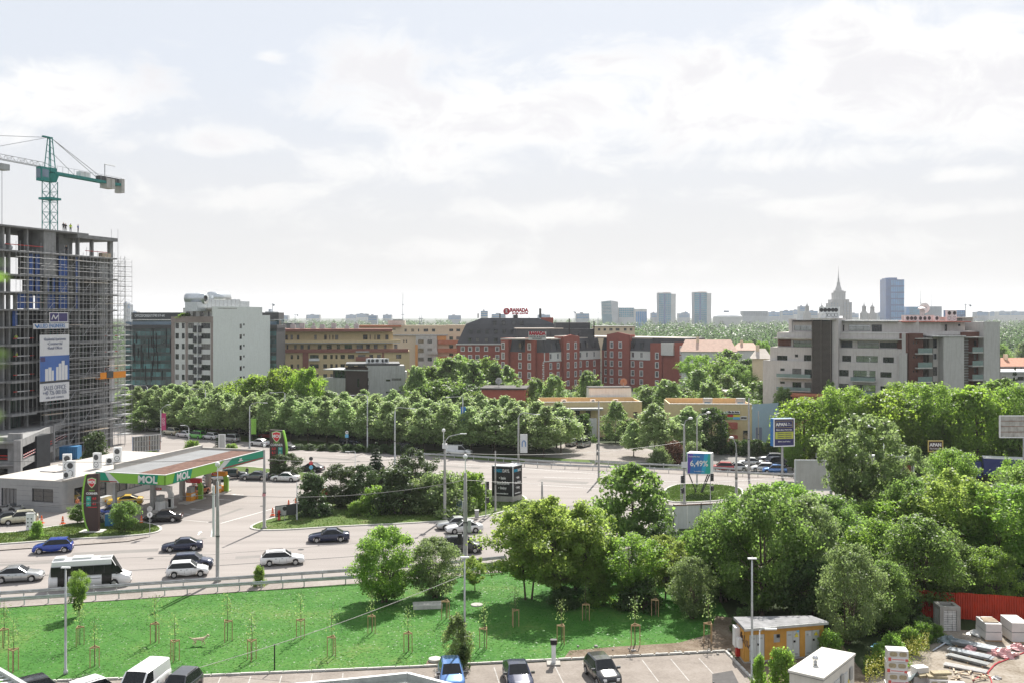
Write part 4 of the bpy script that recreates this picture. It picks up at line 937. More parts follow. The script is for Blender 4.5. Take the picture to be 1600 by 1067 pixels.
for fx,xx in ((fl,849.4),(fw,939.5),(fw,1018.5)):                 # white quoins up the corners
 for k in range(13):b.one('quoin','hotel_white',fx,fx.u(xx)-(.5 if k % 2 else .3),fx.u(xx)+.3,.6+k*.75,1.1+k*.75,.02,.12)
def gable(f,x0,x1,out,z,h):
 u0,u1=f.u(x0),f.u(x1);um=(u0+u1)/2;m=MB();m.at((-b.O[0],-b.O[1]));a,c,d=f.p(u0,out),f.p(u1,out),f.p(um,out);e,g_,i=f.p(u0,out-.5),f.p(u1,out-.5),f.p(um,out-.5)
 m.add([(*a,z),(*c,z),(*d,z+h),(*e,z),(*g_,z),(*i,z+h)],[(0,1,2),(5,4,3),(0,2,5,3),(1,4,5,2)]);m.build('gable',MATS['hotel_brick'],b.root)
gable(fr,877,902,1.0,18.68,.7);gable(fw,950,985,.8,19.18,.9);b.one('gable_roof','roof_beige',fr,fr.u(877),fr.u(902),18.72,19.0,-3,.4)
# roofs of the wings
b.prism('roof','roof_beige',[fl.p(fl.u(785)+.2,-.9),fl.p(-.2,-.9),fl.p(-.4,-14),fl.p(fl.u(785),-14)],17.7,18.06)
b.prism('roof','roof_beige',[fr.p(.6,-1.2),fr.p(fr.u(938)-.4,-1.2),fr.p(fr.u(938),-13),fr.p(-8,-13)],17.8,18.22)
b.prism('roof','roof_beige',[fw.p(-12,-1.0),fw.p(fw.u(1050),-1.0),fw.p(fw.u(1062),-16),fw.p(-16,-20)],17.8,18.3)
b.prism('roof','mansard',[fw.p(fw.u(1018),-.7),fw.p(fw.u(1068),-.7),fw.p(fw.u(1068),-15),fw.p(fw.u(1018),-15)],11,18.2)
# dark attic with light roof edge
fa=Fac(X(807,366),R(4));b.box('attic','mansard',fa,0,fa.u(928),15,21.3,-9,0);b.one('roof_edge','roof_beige',fa,-.3,fa.u(880),21.3,21.6,-9,.4)
for x in (864,907,911):b.one('dormer','mansard',fa,fa.u(x-2),fa.u(x+4),18.4,20.2,0,.5);window(b.root,fa,(fa.u(x-1.5),18.6,1.2,1.5),'dark',.55)
b.one('attic_top','mansard',fa,fa.u(870),fa.u(924),21.3,23.6,-9,-3)
# great rear block with hipped mansard
fm=Fac(X(714,388),R(2));um=fm.u(872);zb,zt=fm.z(714,537.5),fm.z(760,497.2)
b.wall(fm,0,um,0,zb-.3,'hotel_brick',[w for w in grid(fm,[(x-2.3,x+2.3,'hotel')for x in (723,734.5,746,759.5,777)],[(542,548),(555,561),(569,575)],723)]);b.one('cornice','hotel_white',fm,-.4,um,zb-.3,zb+.15,-.5,.7)
b.box('wall','hotel_brick',fm,.02,um,0,zb-.35,-15,-.25)
m=MB();m.at((-KH[0],-KH[1]));B_=[fm.p(0,.2),fm.p(um,.2),fm.p(um,-16),fm.p(0,-16)];M1=[fm.p(fm.u(728),-2.6),fm.p(um-1,-2.6),fm.p(um-1,-13),fm.p(fm.u(728),-13)];T_=[fm.p(fm.u(753),-4.2),fm.p(fm.u(842),-4.2),fm.p(fm.u(842),-11),fm.p(fm.u(753),-11)]
zm=fm.z(728,506.5)
m.add([(*q,zb+.15)for q in B_]+[(*q,zm)for q in M1]+[(*q,zt)for q in T_],[(i,(i+1)% 4,4+(i+1)% 4,4+i)for i in range(4)]+[(4+i,4+(i+1)% 4,8+(i+1)% 4,8+i)for i in range(4)]+[(8,9,10,11)]);m.build('mansard_roof',MATS['mansard'],b.root)
def mdormer(px,py):
 z0=fm.z(px,py+2.7);t=(z0-zb)/(zm-zb);o=.25-2.8*min(1,t);u=fm.u(px-2.3);b.one('dormer','mansard',fm,u-.1,u+1.3,z0-.2,z0+1.7,o-2.5,o+.12);window(b.root,fm,(u,z0,1.15,1.4),'dark',o+.3)
for x in (736,747.5,761,775,788,800):mdormer(x,518.5)
for x in (734,746,760,774.5,788):mdormer(x,531.5)
for x in (773,787,803,815.5):mdormer(x,505)
b.one('roof_plant','mansard',fm,fm.u(803),fm.u(810),zt,zt+1.2,-8,-5);b.one('roof_plant','hotel_brick',fm,fm.u(848),fm.u(867),zt-3,zt+.2,-12,-8)
for x in (746,781,807,846):b.one('flue','black',fm,fm.u(x),fm.u(x)+.5,zt,zt+1.8,-9,-8.4)
b.one('flue','dark_metal',fm,fm.u(844.5),fm.u(848),zt,fm.z(846,482),-9,-8)
b.one('flue','black',fa,fa.u(888),fa.u(889.5),18,fa.z(888,498),1,1.5);b.one('flue','black',fa,fa.u(927),fa.u(928.5),18,fa.z(927,502),.3,.8)
# sign on the roof: frame with red letters
sf=Fac(fm.p(0,-6),R(2));zb1=sf.z(800,495)
b.one('sign_frame','grey_metal',sf,sf.u(788),sf.u(827),zb1,zb1+.12,-.1,.1)
for x in (788,801,814,826.6):b.one('sign_post','grey_metal',sf,sf.u(x),sf.u(x)+.1,zt,sf.z(800,482),-.1,.1)
m=MB();x,y=sf.p(sf.u(791.5),.3);m.lathe([(1.35,0),(1.35,.15)],(x-KH[0],y-KH[1],sf.z(791,487)),18,0,'y');m.build('sign_emblem',MATS['sign_red'],b.root,False);b.text(sf,'R',791.5,487,6.5,'white_paint',.35,3,.03)
b.text(sf,'RAMADA',811,485.3,5.6,'sign_red',.2,29,.16);b.text(sf,'HOTEL & SUITES',812.5,490.3,2.6,'sign_red',.2,25,.08)
s2=Fac(fl.p(0,1.6),R(-14));u0=s2.u(826);b.one('sign_board','hotel_white',s2,u0,s2.u(853.5),s2.z(840,531.5),s2.z(840,518.5),.0,.2)
b.text(s2,'RAMADA',839.7,521.5,5.0,'sign_red',.28,26,.12);b.text(s2,'HOTEL & SUITES',839.7,526.3,2.2,'dark_metal',.28,24,.02);b.text(s2,'BUCHAREST',839.7,529.2,1.8,'dark_metal',.28,15,.02)
b.done()
# flat roofed block behind the hotel and others
def simple(name,label,px0,px1,D,ytop,ang,m,cols,rows,depth=10,roof=None,cat='building',sty='dark',ybase=None,rooflab=None,overhang=.3):
 C=X(px0,D);b=Bld(name,label,C,cat);f=Fac(C,R(ang));u1=f.u(px1);z1=f.z(px0,ytop)
 w=grid(f,cols,rows,px0)if cols else []
 b.wall(f,0,u1,0,z1,m,w,sty);b.box('wall',m,f,.02,u1-.02,0,z1-.02,-depth,-.26)
 if roof:b.one('roof',roof,f,-overhang,u1+overhang,z1,z1+.35,-depth-overhang,overhang)
 b.done();return b,f,z1
simple('flat_block','beige flat roofed block peeping out behind the hotel',930,992,470,510.5,4,'render_cream',[(934,938),(943,947),(952,957),(962,968),(975,979),(984,988)],[(513,517)],10,'concrete_light','building','dark')
def gabled(name,label,px0,px1,D,yeave,yridge,m,rm,ang=0,depth=9,cols=(),rows=()):
 C=X(px0,D);b=Bld(name,label,C,'house');f=Fac(C,R(ang));u1=f.u(px1);ze=f.z(px0,yeave);zr=f.z(px0,yridge)
 b.wall(f,0,u1,0,ze,m,grid(f,cols,rows,px0)if cols else []);b.box('wall',m,f,.02,u1-.02,0,ze-.02,-depth,-.26)
 rr=MB();rr.at((-C[0],-C[1]));q=[f.p(-.5,.5),f.p(u1+.5,.5),f.p(u1+.5,-depth-.5),f.p(-.5,-depth-.5),f.p(1.2,-depth/2),f.p(u1-1.2,-depth/2)]
 rr.add([(*p,ze)for p in q[:4]]+[(*p,zr)for p in q[4:]],[(0,1,5,4),(2,3,4,5),(1,2,5),(3,0,4),(3,2,1,0)]);rf=rr.build('roof',MATS[rm],b.root)
 mb=MB();mb.at((-C[0],-C[1]));x,y=f.p(u1*.3,-depth*.4);mb.box(x-.4,y-.4,ze,x+.4,y+.4,zr+.9);mb.build('chimney',MATS['render_cream'],rf);b.done()
mat('roof_pink',(.50,.35,.28),.9,var=.12,scale=1.0)
gabled('villa','long white villa with pale pink tiled roof right of the hotel',1066,1150,330,549,531,'render_white','roof_pink',-8,12,[(1092,1096),(1102,1106),(1120,1124),(1136,1139)],[(553,557)])
gabled('villa','smaller villa with pink tiled roof and cream chimney',1150,1185,335,547,536,'render_white','roof_pink',-8,10)
gabled('villa','dark red roofed house behind the right corner of the hotel',1058,1078,400,545,534,'hotel_brick','hotel_brick',0,8)
gabled('villa','house with orange tiled roof right of the grey flats',1562,1640,235,572,560,'render_mauve','tile_red',6,9,[(1594,1597)],[(574,582)])
gabled('villa','small red roofed hut behind the lorry at the right edge',1578,1640,176,700,684,'render_white','tile_red',0,6)
simple('shed','long pale shed roof behind the flats at the right edge',1558,1700,225,582,0,'cube_grey',[(1566,1572),(1590,1600)],[(588,594)],10,'white_metal')
gabled('villa','pale house among the trees left of the grey flats',1176,1204,265,560,545,'render_cream','roof_beige',-12,8)
# ---------------------------------------------------------------- low shops between avenue and hotel
mat('shop_yellow',(.60,.49,.28),.85,var=.06,streak=.2);mat('shop_blue',(.38,.50,.58),.85,var=.05);mat('shop_red',(.40,.11,.08),.8,var=.08);mat('felt_dark',(.075,.07,.068),.9,var=.25)
def parapet_box(b,f,u0,u1,z,depth,m,inner,ph=.9,out=0.0):
 b.wall(f,u0,u1,0,z,m,(),out=out)
 b.box('wall',m,f,u0,u0+.3,0,z,-depth,-.02);b.box('wall',m,f,u1-.3,u1,0,z,-depth,-.02);b.box('wall',m,f,u0+.31,u1-.31,0,z+.3,-depth,-depth+.3);b.box('wall',m,f,u0+.31,u1-.31,z-ph,z-.0,-.3,-.02)
 b.one('roof',inner,f,u0+.3,u1-.3,z-ph-.2,z-ph,-depth+.3,-.02);b.one('coping','zinc',f,u0-.06,u1+.06,z,z+.06,-.36,.06)
C=X(846,214);b=Bld('low_house','long low yellow house with a sunken flat roof and grey porch roof',C,'house');f=Fac(C,R(4));zt=f.z(860,628)
u1=f.u(1003);parapet_box(b,f,0,u1,zt,9,'shop_yellow','render_orange')
for x0,x1,y0,y1 in ((899,906,640,651),(915,923,641,652),(876,879,638,641),(990,996,643,653)):r=f.rect(x0,y0,x1,y1);window(b.root,f,r,'brown',.2)
b.one('door','shop_red',f,f.u(968),f.u(979),f.z(970,660),f.z(970,644),.02,.15);b.one('porch_roof','zinc',f,f.u(880),f.u(940),f.z(900,639),f.z(900,636),.02,2.2);b.one('terrace_wall','render_white',f,f.u(877),f.u(930),0,f.z(900,652),1.0,2.2)
b.box('upper_storey','white_paint',f,f.u(931),f.u(1000),0,f.z(960,611),-14,-10);b.one('roof','felt_dark',f,f.u(931)-.1,f.u(1000)+.1,f.z(960,611),f.z(960,609.5),-14.1,-9.9);b.done()
for x,lb in ((884,'white condenser on the roof of the yellow low house at its left'),(930,'white condenser in the middle of the yellow low house roof'),(966,'white condenser beside the dish on the yellow low house')):q=f.p(f.u(x),-3.5);ac_unit(*q,zt-.9,R(10),lb,'condensers on the yellow low house',1.3)
dm=thing('satellite_dish','rusty orange dish on the white upper storey of the low house','dish',(*f.p(f.u(988),-10.5),f.z(960,609.5)));MB().tube((0,0,0),(0,0,.9),.06).build('mast',MATS['grey_metal'],dm);MB().lathe([(.05,.25),(.5,.18),(.85,0),(.8,-.03),(.05,.1)],(0,0,1.1),14,0,'y').build('reflector',MATS['tile_red'],dm,True)
C=X(1200,197);b=Bld('workshop','yellow and pale blue workshop with red balconies beside the avenue',C,'shop');f=Fac(Fac(C,R(-3)).p(Fac(C,R(-3)).u(1046)),R(-3));fb=Fac(C,R(38));zt=f.z(1150,631);u1=f.u(1175)
C=(f.p(u1));fb=Fac(C,R(30));parapet_box(b,f,0,u1,zt,11,'shop_yellow','render_orange',1.0)
uB=fb.u(1216);b.wall(fb,0,uB,0,zt,'shop_blue',(),out=.05);b.prism('wall','shop_blue',[fb.p(0.05,-.05),fb.p(uB,-.05),fb.p(uB,-3),fb.p(.3,-3)],0,zt-.9)
b.one('balcony','shop_red',f,f.u(1123),f.u(1151),f.z(1140,669),f.z(1140,659),.02,1.2);b.one('balcony','shop_red',f,f.u(1128),f.u(1151),f.z(1140,692),f.z(1140,679),.02,1.4)
window(b.root,f,f.rect(1161,672,1169,686),'dark0',.2);window(b.root,f,f.rect(1127,643,1133,658),'white',.2);b.one('awning','shop_blue',f,f.u(1125),f.u(1134),f.z(1130,646),f.z(1130,643),.02,.9)
sb=b.one('sign_board','white_paint',f,f.u(1135),f.u(1156),f.z(1145,655),f.z(1145,641.5),.02,.12)
mats4=[mat('sign_r',(.55,.04,.03),.5,var=0),mat('sign_y',(.7,.6,.05),.5,var=0),mat('sign_g',(.12,.4,.15),.5,var=0),mat('sign_b',(.15,.45,.7),.5,var=0)]
for k,(x0,x1,y0,y1)in enumerate(((1135.3,1145.3,647.2,650.8),(1145.6,1155.8,647.2,650.8),(1135.3,1145.3,651.2,654.8),(1145.6,1155.8,651.2,654.8))):b.one('sign_panel',('sign_r','sign_y','sign_g','sign_b')[k],f,f.u(x0),f.u(x1),f.z(1145,y1),f.z(1145,y0),.12,.16)
b.one('sign_panel','black',f,f.u(1135.3),f.u(1155.8),f.z(1145,647.1),f.z(1145,645.8),.12,.16);b.text(f,'Vila de Arte',1145.5,643.5,3.0,'black',.14,18,.03)
b.one('sign_board','white_paint',f,f.u(1157),f.u(1167),f.z(1162,655.5),f.z(1162,649.5),.02,.12);b.text(f,'iZOM',1162,652.6,2.6,'black',.14,8.6,.04)
for x in (1108,1160):q=f.p(f.u(x),-3);m=MB();m.at((-b.O[0],-b.O[1]));m.at((q[0]-b.O[0],q[1]-b.O[1]),R(-3));m.prism([(-.9,-.6),(.9,-.6),(.9,.6),(-.9,.6)],zt-1,zt+.9,shrink=lambda p:[(a+.25,c+.5)for a,c in p]);sk=m.build('skylight',MATS['cube_grey'],b.root);m=MB();m.at((q[0]-b.O[0],q[1]-b.O[1]),R(-3));m.quad((-.6,-.5,zt-.5),(.6,-.5,zt-.5),(.8,-.13,zt+.7),(-.4,-.13,zt+.7));m.build('pane',MATS['glass_blue'],sk)
b.done()
b,f,z=simple('kiosk','long low red building with a dish on its dark roof',752,820,226,608,-6,'shop_red',[],[],9,'felt_dark');q=f.p(f.u(776),-4)
dm=thing('satellite_dish','grey dish on the roof of the low red building','dish',(*q,z+.35));MB().tube((0,0,0),(0,0,1.2),.06).build('mast',MATS['grey_metal'],dm);MB().lathe([(.05,.25),(.5,.18),(.8,0),(.75,-.03),(.05,.1)],(0,0,1.3),14,0,'y').build('reflector',MATS['cube_grey'],dm,True)
simple('kiosk','red flat roofed pavilion behind the yellow and blue workshop',1137,1172,232,614.5,-4,'shop_red',[],[],8,'roof_beige');simple('kiosk','orange red garage at the foot of the grey flats',1238,1286,205,619,-12,'shop_red',[],[],6,'terracotta_band')
# ---------------------------------------------------------------- grey residential blocks at the right
mat('flats_grey',(.55,.52,.495),.85,var=.06,streak=.35);mat('flats_pale',(.50,.49,.47),.85,var=.05,streak=.35);mat('louvre',(.13,.115,.10),.6,var=.1);mat('flats_brick',(.13,.06,.046),.85,var=.15,scale=3);mat('rail_glass',(.20,.27,.26),.1,var=.1,spec=.9)
C=X(1418,199.5);b=Bld('apartment_block','grey terraced block of flats with brown brick balconies',C)
f=Fac(C,R(-31.8));g=Fac(C,R(15));fz=f.z
uA,uB_,uC=f.u(1192),f.u(1201),f.u(1210);u3=f.u(1411);st0,st1=f.u(1271),f.u(1301)
z1,z2,z3,z4=fz(1192,562.5),fz(1201,542),fz(1210,529.5),fz(1210,519.5)
rowA=[f.rect(1219,575,1226,579)+('dark0',),f.rect(1238,575.5,1252,585)+('dark2',),f.rect(1219,595.5,1226,599)+('dark0',),f.rect(1238,596.5,1252,605.5)+('dark2',),f.rect(1257,576.5,1269,591)+('dark0',),f.rect(1257,597,1269,612)+('dark0',),
  f.rect(1311,577.5,1326,587.5)+('dark2',),f.rect(1333,578.5,1368,594)+('refl',),f.rect(1375.5,581,1393,589.5)+('dark',),f.rect(1311,599,1326,609)+('dark2',),f.rect(1333,600.5,1368,616)+('refl',),f.rect(1375.5,603,1393,611.5)+('dark',)]
b.wall(f,uA,f.u(1406),0,z1,'flats_grey',rowA)
b.box('wall','flats_grey',f,uA+.02,f.u(1406)-.02,0,z1-.02,-14,-.26)
b.wall(f,uB_,u3,z1,z2,'flats_grey',[f.rect(1212,555.5,1228,563.3)+('dark',),f.rect(1240,553.5,1245,558)+('dark0',),f.rect(1254,554.5,1265.5,564)+('dark2',),f.rect(1314,555.5,1328,565)+('dark',),f.rect(1336,556,1370,566)+('refl',),f.rect(1378,558,1395,567)+('dark',)],out=-1.0)
b.box('wall','flats_grey',f,uB_+.02,u3-.02,z1,z2-.02,-14,-1.26)
b.one('terrace_floor','concrete_light',f,uA+.02,u3,z1-.04,z1+.04,-1.0,-.3)
b.wall(f,uC,u3,z2,z3,'flats_grey',[f.rect(1235,532.5,1264,548)+('refl',),f.rect(1265,534,1270,542.3)+('dark0',),f.rect(1304,533.5,1328,543.3)+('dark3',),f.rect(1336,534,1370,549.5)+('refl',),f.rect(1371,535,1404,544.2)+('dark3',)],out=-2.2)
b.one('brick_panel','flats_brick',f,uC+.2,f.u(1231),z2+.2,z3-.2,-2.2,-2.0)
b.box('wall','flats_grey',f,uC+.02,u3-.02,z2,z3-.02,-14,-2.46)
b.one('roof_slab','concrete_light',f,uC-.5,f.u(1271),z3,z3+.25,-10,-.6);b.one('roof_slab','concrete_light',f,f.u(1296),f.u(1411),z3,z3+.25,-10,-.6)
b.box('parapet','flats_grey',f,uC,f.u(1414),z3+.26,z4,-10,-1.8);b.one('coping','white_paint',f,f.u(1304),f.u(1416),z4,z4+.12,-2.2,-1.7)
# penthouse
pz=fz(1240,503);fp=Fac(f.p(0,-3.5),R(-31.8))
b.wall(fp,fp.u(1238),fp.u(1270),z4,pz,'flats_grey',[fp.rect(1241,508.5,1269,517)+('refl',)]);b.wall(fp,fp.u(1305),fp.u(1436),z4,fp.z(1320,502.5),'flats_grey',[fp.rect(1326,507.5,1360,517.5)+('refl',),fp.rect(1362,507.5,1378,518.5)+('dark3',),fp.rect(1316,508,1319,518)+('dark0',)])
b.box('wall','flats_grey',fp,fp.u(1238),fp.u(1270),z4,pz-.02,-7,-.3);b.box('wall','flats_grey',fp,fp.u(1305),fp.u(1434),z4,pz-.4,-7,-.3)
b.one('roof','felt_dark',fp,fp.u(1240),fp.u(1272),pz,pz+.35,-7.2,.6);b.one('roof','zinc',fp,fp.u(1311),fp.u(1404),fp.z(1320,502.5),fp.z(1320,500.8),-7.2,.8)
b.one('fin_wall','flats_grey',fp,fp.u(1233),fp.u(1238),z4,pz+.6,-3,.3)
# stair tower of louvres
b.box('stair_tower','flats_grey',f,st1-.02,st1+1.2,0,fz(1290,497.5),-6,.5);ft=Fac(f.p(0,1.1),R(-31.8));zt_=fz(1285,500)
b.box('stair_core','black',f,st0,st1,0,zt_-.1,-6,.6)
lv=MB().box(0,0,0,st1-st0,.1,.13).mesh('louvre',MATS['louvre'])
for k in range(int(zt_/.24)):x,y=f.p(st0,1.0);part('louvre',lv,b.root,(x-C[0],y-C[1],k*.24),R(-31.8))
for x in (1271,1285,1300):b.one('louvre_post','louvre',f,f.u(x)-.08,f.u(x)+.08,0,zt_,.9,1.12)
b.one('stair_roof','concrete_light',f,st0-.3,st1+.8,zt_,zt_+.3,-6,1.3)
for y in (583.6,604):b.one('balcony_slab','concrete_light',f,f.u(1216),f.u(1269),fz(1240,y+6.5),fz(1240,y+5.2),.02,1.4);b.one('balcony_glass','rail_glass',f,f.u(1216),f.u(1269),fz(1240,y+5),fz(1240,y-.2),1.3,1.36)
for y in (587.5,610):b.one('balcony_slab','concrete_light',f,f.u(1331),f.u(1369),fz(1350,y+8.5),fz(1350,y+7),.02,1.2);b.one('balcony_glass','rail_glass',f,f.u(1331),f.u(1369),fz(1350,y+7),fz(1350,y+1),1.1,1.16)
# corner: pale return, brick strip, loggias
b.wall(f,f.u(1408),-.0,0,fz(1412,551),'flats_pale',(),out=.6);b.box('wall','flats_pale',f,f.u(1406),-.02,0,fz(1412,551)-.03,-6,.57);b.box('wall','flats_pale',f,u3-.3,-.02,0,z4,-10,-.4)
zR=g.z(1440,521);uG=g.u(1560)
brick_w=[g.rect(x,y,x+2.2,y+3.2)+('dark0',)for y in (534,556,578,600,622)for x in (1424,1428.5)]
b.wall(g,0.02,g.u(1440),0,zR,'flats_brick',brick_w,out=.5);b.box('wall','flats_brick',g,.02,.3,0,zR,-8,.24);b.box('wall','flats_brick',g,.3,g.u(1440),zR-.5,zR,-8,.3)
b.box('wall','flats_pale',g,.3,g.u(1470),0,zR-.55,-12,-2.6)
sl=[551,573,595,617,639]
for y in sl:
 zz=g.z(1455,y);b.one('balcony_slab','concrete_light',g,g.u(1427),g.u(1450),zz-.25,zz,-2.6,1.4);b.one('balcony_glass','rail_glass',g,g.u(1428),g.u(1450),zz+.02,zz+1.0,1.25,1.31)
 window(b.root,g,(g.u(1436),zz+.05,1.8,2.1),'dark',-2.4)
b.one('balcony_slab','concrete_light',g,g.u(1427),g.u(1450),g.z(1440,529.5),g.z(1440,528.4),-2.6,1.4)
b.wall(g,g.u(1450),g.u(1469),0,zR,'flats_grey',[g.rect(1458,y,1467.5,y+14)+('dark',)for y in (530,573)]+[g.rect(1458,552,1467.5,562)+('white',),g.rect(1458,596,1467.5,608)+('dark',)],out=-.6);b.box('stair_screen','louvre',g,g.u(1450.5),g.u(1457),0,zR-.5,-.58,.2)
b.wall(g,g.u(1469),g.u(1501),0,g.z(1485,526),'flats_pale',(),out=1.0);b.box('wall','flats_pale',g,g.u(1469),g.u(1501)-.02,0,g.z(1485,526)-.03,-10,.97)
b.one('roof_slab','zinc',g,g.u(1450),g.u(1503),g.z(1485,526),g.z(1485,524.6),-10,1.2)
b.box('stair_screen','louvre',g,g.u(1501),g.u(1515),0,g.z(1505,527),-8,-.4)
for k in range(0,40):b.one('louvre','grey_metal',g,g.u(1501)+.02,g.u(1515),k*.55,k*.55+.1,-.38,-.3)if k*.55<g.z(1505,529)else None
b.wall(g,g.u(1515),g.u(1535),0,g.z(1520,519),'flats_brick',[g.rect(1528,y,1532.5,y+8)+('dark0',)for y in (533,554,575,596)],out=-1.2);b.box('wall','flats_brick',g,g.u(1508),g.u(1535),g.z(1520,527),g.z(1520,519),-8,-.9);b.box('wall','flats_brick',g,g.u(1515),g.u(1535),0,g.z(1520,519)-.05,-8,-1.5)
for y in (549.5,570.5,592):zz=g.z(1525,y);b.one('balcony_slab','concrete_light',g,g.u(1515),g.u(1532),zz-.25,zz,-1.2,.9);b.one('balcony_glass','rail_glass',g,g.u(1515.4),g.u(1532),zz+.02,zz+1.0,.75,.81)
b.one('roof_slab','concrete_light',g,g.u(1503),g.u(1533),g.z(1520,527.6),g.z(1520,526.2),-1.2,1.1)
b.wall(g,g.u(1535),g.u(1560),0,g.z(1545,503),'flats_pale',(),out=.4);b.box('wall','flats_pale',g,g.u(1535),g.u(1560)-.02,0,g.z(1545,503)-.03,-10,.37)
b.box('wall','flats_grey',g,g.u(1440),g.u(1535),zR-.4,g.z(1460,518),-10,-1.4)
# upper storey right
h=Fac(g.p(0,-2.5),R(15));b.wall(h,h.u(1436),h.u(1471),h.z(1450,524),h.z(1450,503),'flats_grey',());b.box('wall','flats_grey',h,h.u(1436),h.u(1471)-.02,10,h.z(1450,503)-.02,-8,-.05)
b.wall(h,h.u(1471),h.u(1512),h.z(1450,524),h.z(1490,504),'flats_grey',[h.rect(1480,507,1484,518)+('dark0',),h.rect(1501,506.5,1505,510)+('dark0',)],out=-.8);b.box('wall','flats_grey',h,h.u(1471),h.u(1512),10,h.z(1490,504)-.02,-8,-1.1)
b.one('roof','shop_red',h,h.u(1414),h.u(1513),h.z(1480,503.6),h.z(1480,502.3),-9,.9)
b.box('wall','flats_grey',h,h.u(1513),h.u(1542),h.z(1450,530),h.z(1520,497),-10,-4);b.one('roof_slab','concrete_light',h,h.u(1512),h.u(1544),h.z(1520,497),h.z(1520,495.5),-10,-3)
window(b.root,h,h.rect(1515,498,1524,502),'dark',-3.8)
b.box('roof_plant','flats_grey',h,h.u(1452),h.u(1490),h.z(1450,503),h.z(1450,492.5),-9,-6)
b.done()
GA='condensers on the roof of the grey flats';zr=h.z(1480,502.3)
for i,x in enumerate((1428,1434,1440,1448,1455,1462,1474)):q=h.p(h.u(x),-2.2);ac_unit(*q,zr,R(15),'white condenser in the row along the red roof of the grey flats',GA,1.25)
for x in (1495,1503):q=h.p(h.u(x),-2.5);ac_unit(*q,zr,R(15),'tall double fan condenser at the right end of the red roof',GA,1.3,True)
for x in (1279,1285,1291,1297,1302):q=f.p(f.u(x),-2.6);ac_unit(*q,zt_+.3,R(-32),'double fan condenser on the louvred stair tower','condensers on the stair tower',1.35,True)
dm=thing('satellite_dish','large white round dish on the roof of the grey flats','dish',(*h.p(h.u(1477),-6.5),h.z(1450,492.5)));MB().tube((0,0,-.1),(0,0,1.0),.08).build('mast',MATS['grey_metal'],dm);MB().lathe([(.05,.3),(.6,.2),(1.15,0),(1.1,-.04),(.05,.12)],(0,0,1.5),18,0,'y').build('reflector',MATS['white_paint'],dm,True);MB().sphere((0,-.6,1.5),.2).build('feed_horn',MATS['dark_metal'],dm)
q=f.p(f.u(1281),-2.0);dm=thing('satellite_dish','small white dish on the left stair tower','dish',(*q,zt_+.3));MB().tube((0,0,0),(0,0,.4),.05).build('mast',MATS['grey_metal'],dm);MB().lathe([(.05,.2),(.4,.12),(.75,0),(.7,-.03),(.05,.08)],(0,-.4,.6),14,0,'y').build('reflector',MATS['white_paint'],dm,True)
q=h.p(h.u(1463),-4.5);t=thing('roof_cowl','metal chimney cowl beside the round white dish','chimney',(*q,h.z(1450,492.5)-.4));MB().tube((0,0,-1),(0,0,1.6),.45,n=10).build('pipe',MATS['zinc'],t);MB().lathe([(.85,0),(.85,.25),(.2,.5)],(0,0,1.6),12).build('cap',MATS['white_metal'],t)
q=g.p(g.u(1568),-3);t=thing('lift_shaft','open metal shaft with glass landings at the right end of the grey flats','lift shaft',(*q,0),R(15))
for a in (-.9,.9):
 for c in (-.9,.9):MB().tube((a,c,0),(a,c,17.6),.12,n=5).build('post',MATS['louvre'],t)
for k in range(5):MB().box(-3.6,-1,1.5+k*3.3,1.2,1,1.7+k*3.3).build('landing',MATS['concrete_light'],t);MB().box(-3.5,-1.06,1.72+k*3.3,-1.0,-1.0,2.8+k*3.3).build('landing_glass',MATS['rail_glass'],t)
for k in range(30):MB().box(-.9,-.94,.4+k*.58,.9,-.9,.5+k*.58).build('lattice_bar',MATS['louvre'],t)
# ---------------------------------------------------------------- tower under construction
mat('slab_concrete',(.25,.25,.25),.9,var=.2,scale=.7,streak=.4);mat('tarp_blue',(.03,.085,.30),.6,var=.2,scale=1.0);mat('inner_dark',(.03,.033,.038),.95,var=.3,scale=.5);mat('plank',(.45,.36,.26),.85,var=.2,scale=3)  # inner walls near-black: shade inside the open floors painted as colour
mat('banner_white',(.62,.62,.63),.6,var=.04);mat('banner_blue',(.06,.13,.36),.6,var=.25,scale=.12);mat('banner_purple',(.055,.045,.14),.6,var=.1);mat('ad_text',(.16,.18,.26),.6,var=0);mat('ad_blue',(.03,.16,.42),.5,var=0)
mat('hoist_orange',(.72,.25,.02),.5,var=.1);mat('scaffold_steel',(.40,.40,.40),.45,.5,var=.15);mat('crane_green',(.015,.21,.19),.5,var=.15);mat('ballast',(.48,.46,.43),.9,var=.15)
OC=X(0,172);fc=Fac(OC,R(72));zl=[0.0]+[fc.z(168,y)for y in (654,628.5,606,583,557,533,509,484.6,460.5,436,403,369)]
b=Bld('tower_under_construction','unfinished concrete tower wrapped in scaffolding at the left edge',OC,'building site');ue=fc.u(181.5);uw=-9.0
for k,z in enumerate(zl[1:]):b.one('floor_slab','slab_concrete',fc,uw,ue if k<11 else fc.u(137),z-.28,z,-14,.25)
b.one('floor_slab','slab_concrete',fc,fc.u(120),ue+.2,zl[12]-1.0,zl[12]-.3,-14,.2)
us=[uw+.2,-3,1.5,fc.u(20),fc.u(48),fc.u(78),fc.u(112),fc.u(128),fc.u(150),ue-.5]
for k in range(12):
 for i,u in enumerate(us):
  for o in (-1.4,-13.8):
   if k>8 and i in (6,):continue
   w=.38 if u<ue-1 else .9;b.one('column','slab_concrete',fc,u-w*.5,u+w*.5,zl[k],zl[k+1]-.28-(.7 if k==11 and u>fc.u(137)else 0),o,o+.7)
 if k<8:b.box('inner_wall','inner_dark',fc,uw,ue-.6,zl[k]+.01,zl[k+1]-.3,-13.5,-6)
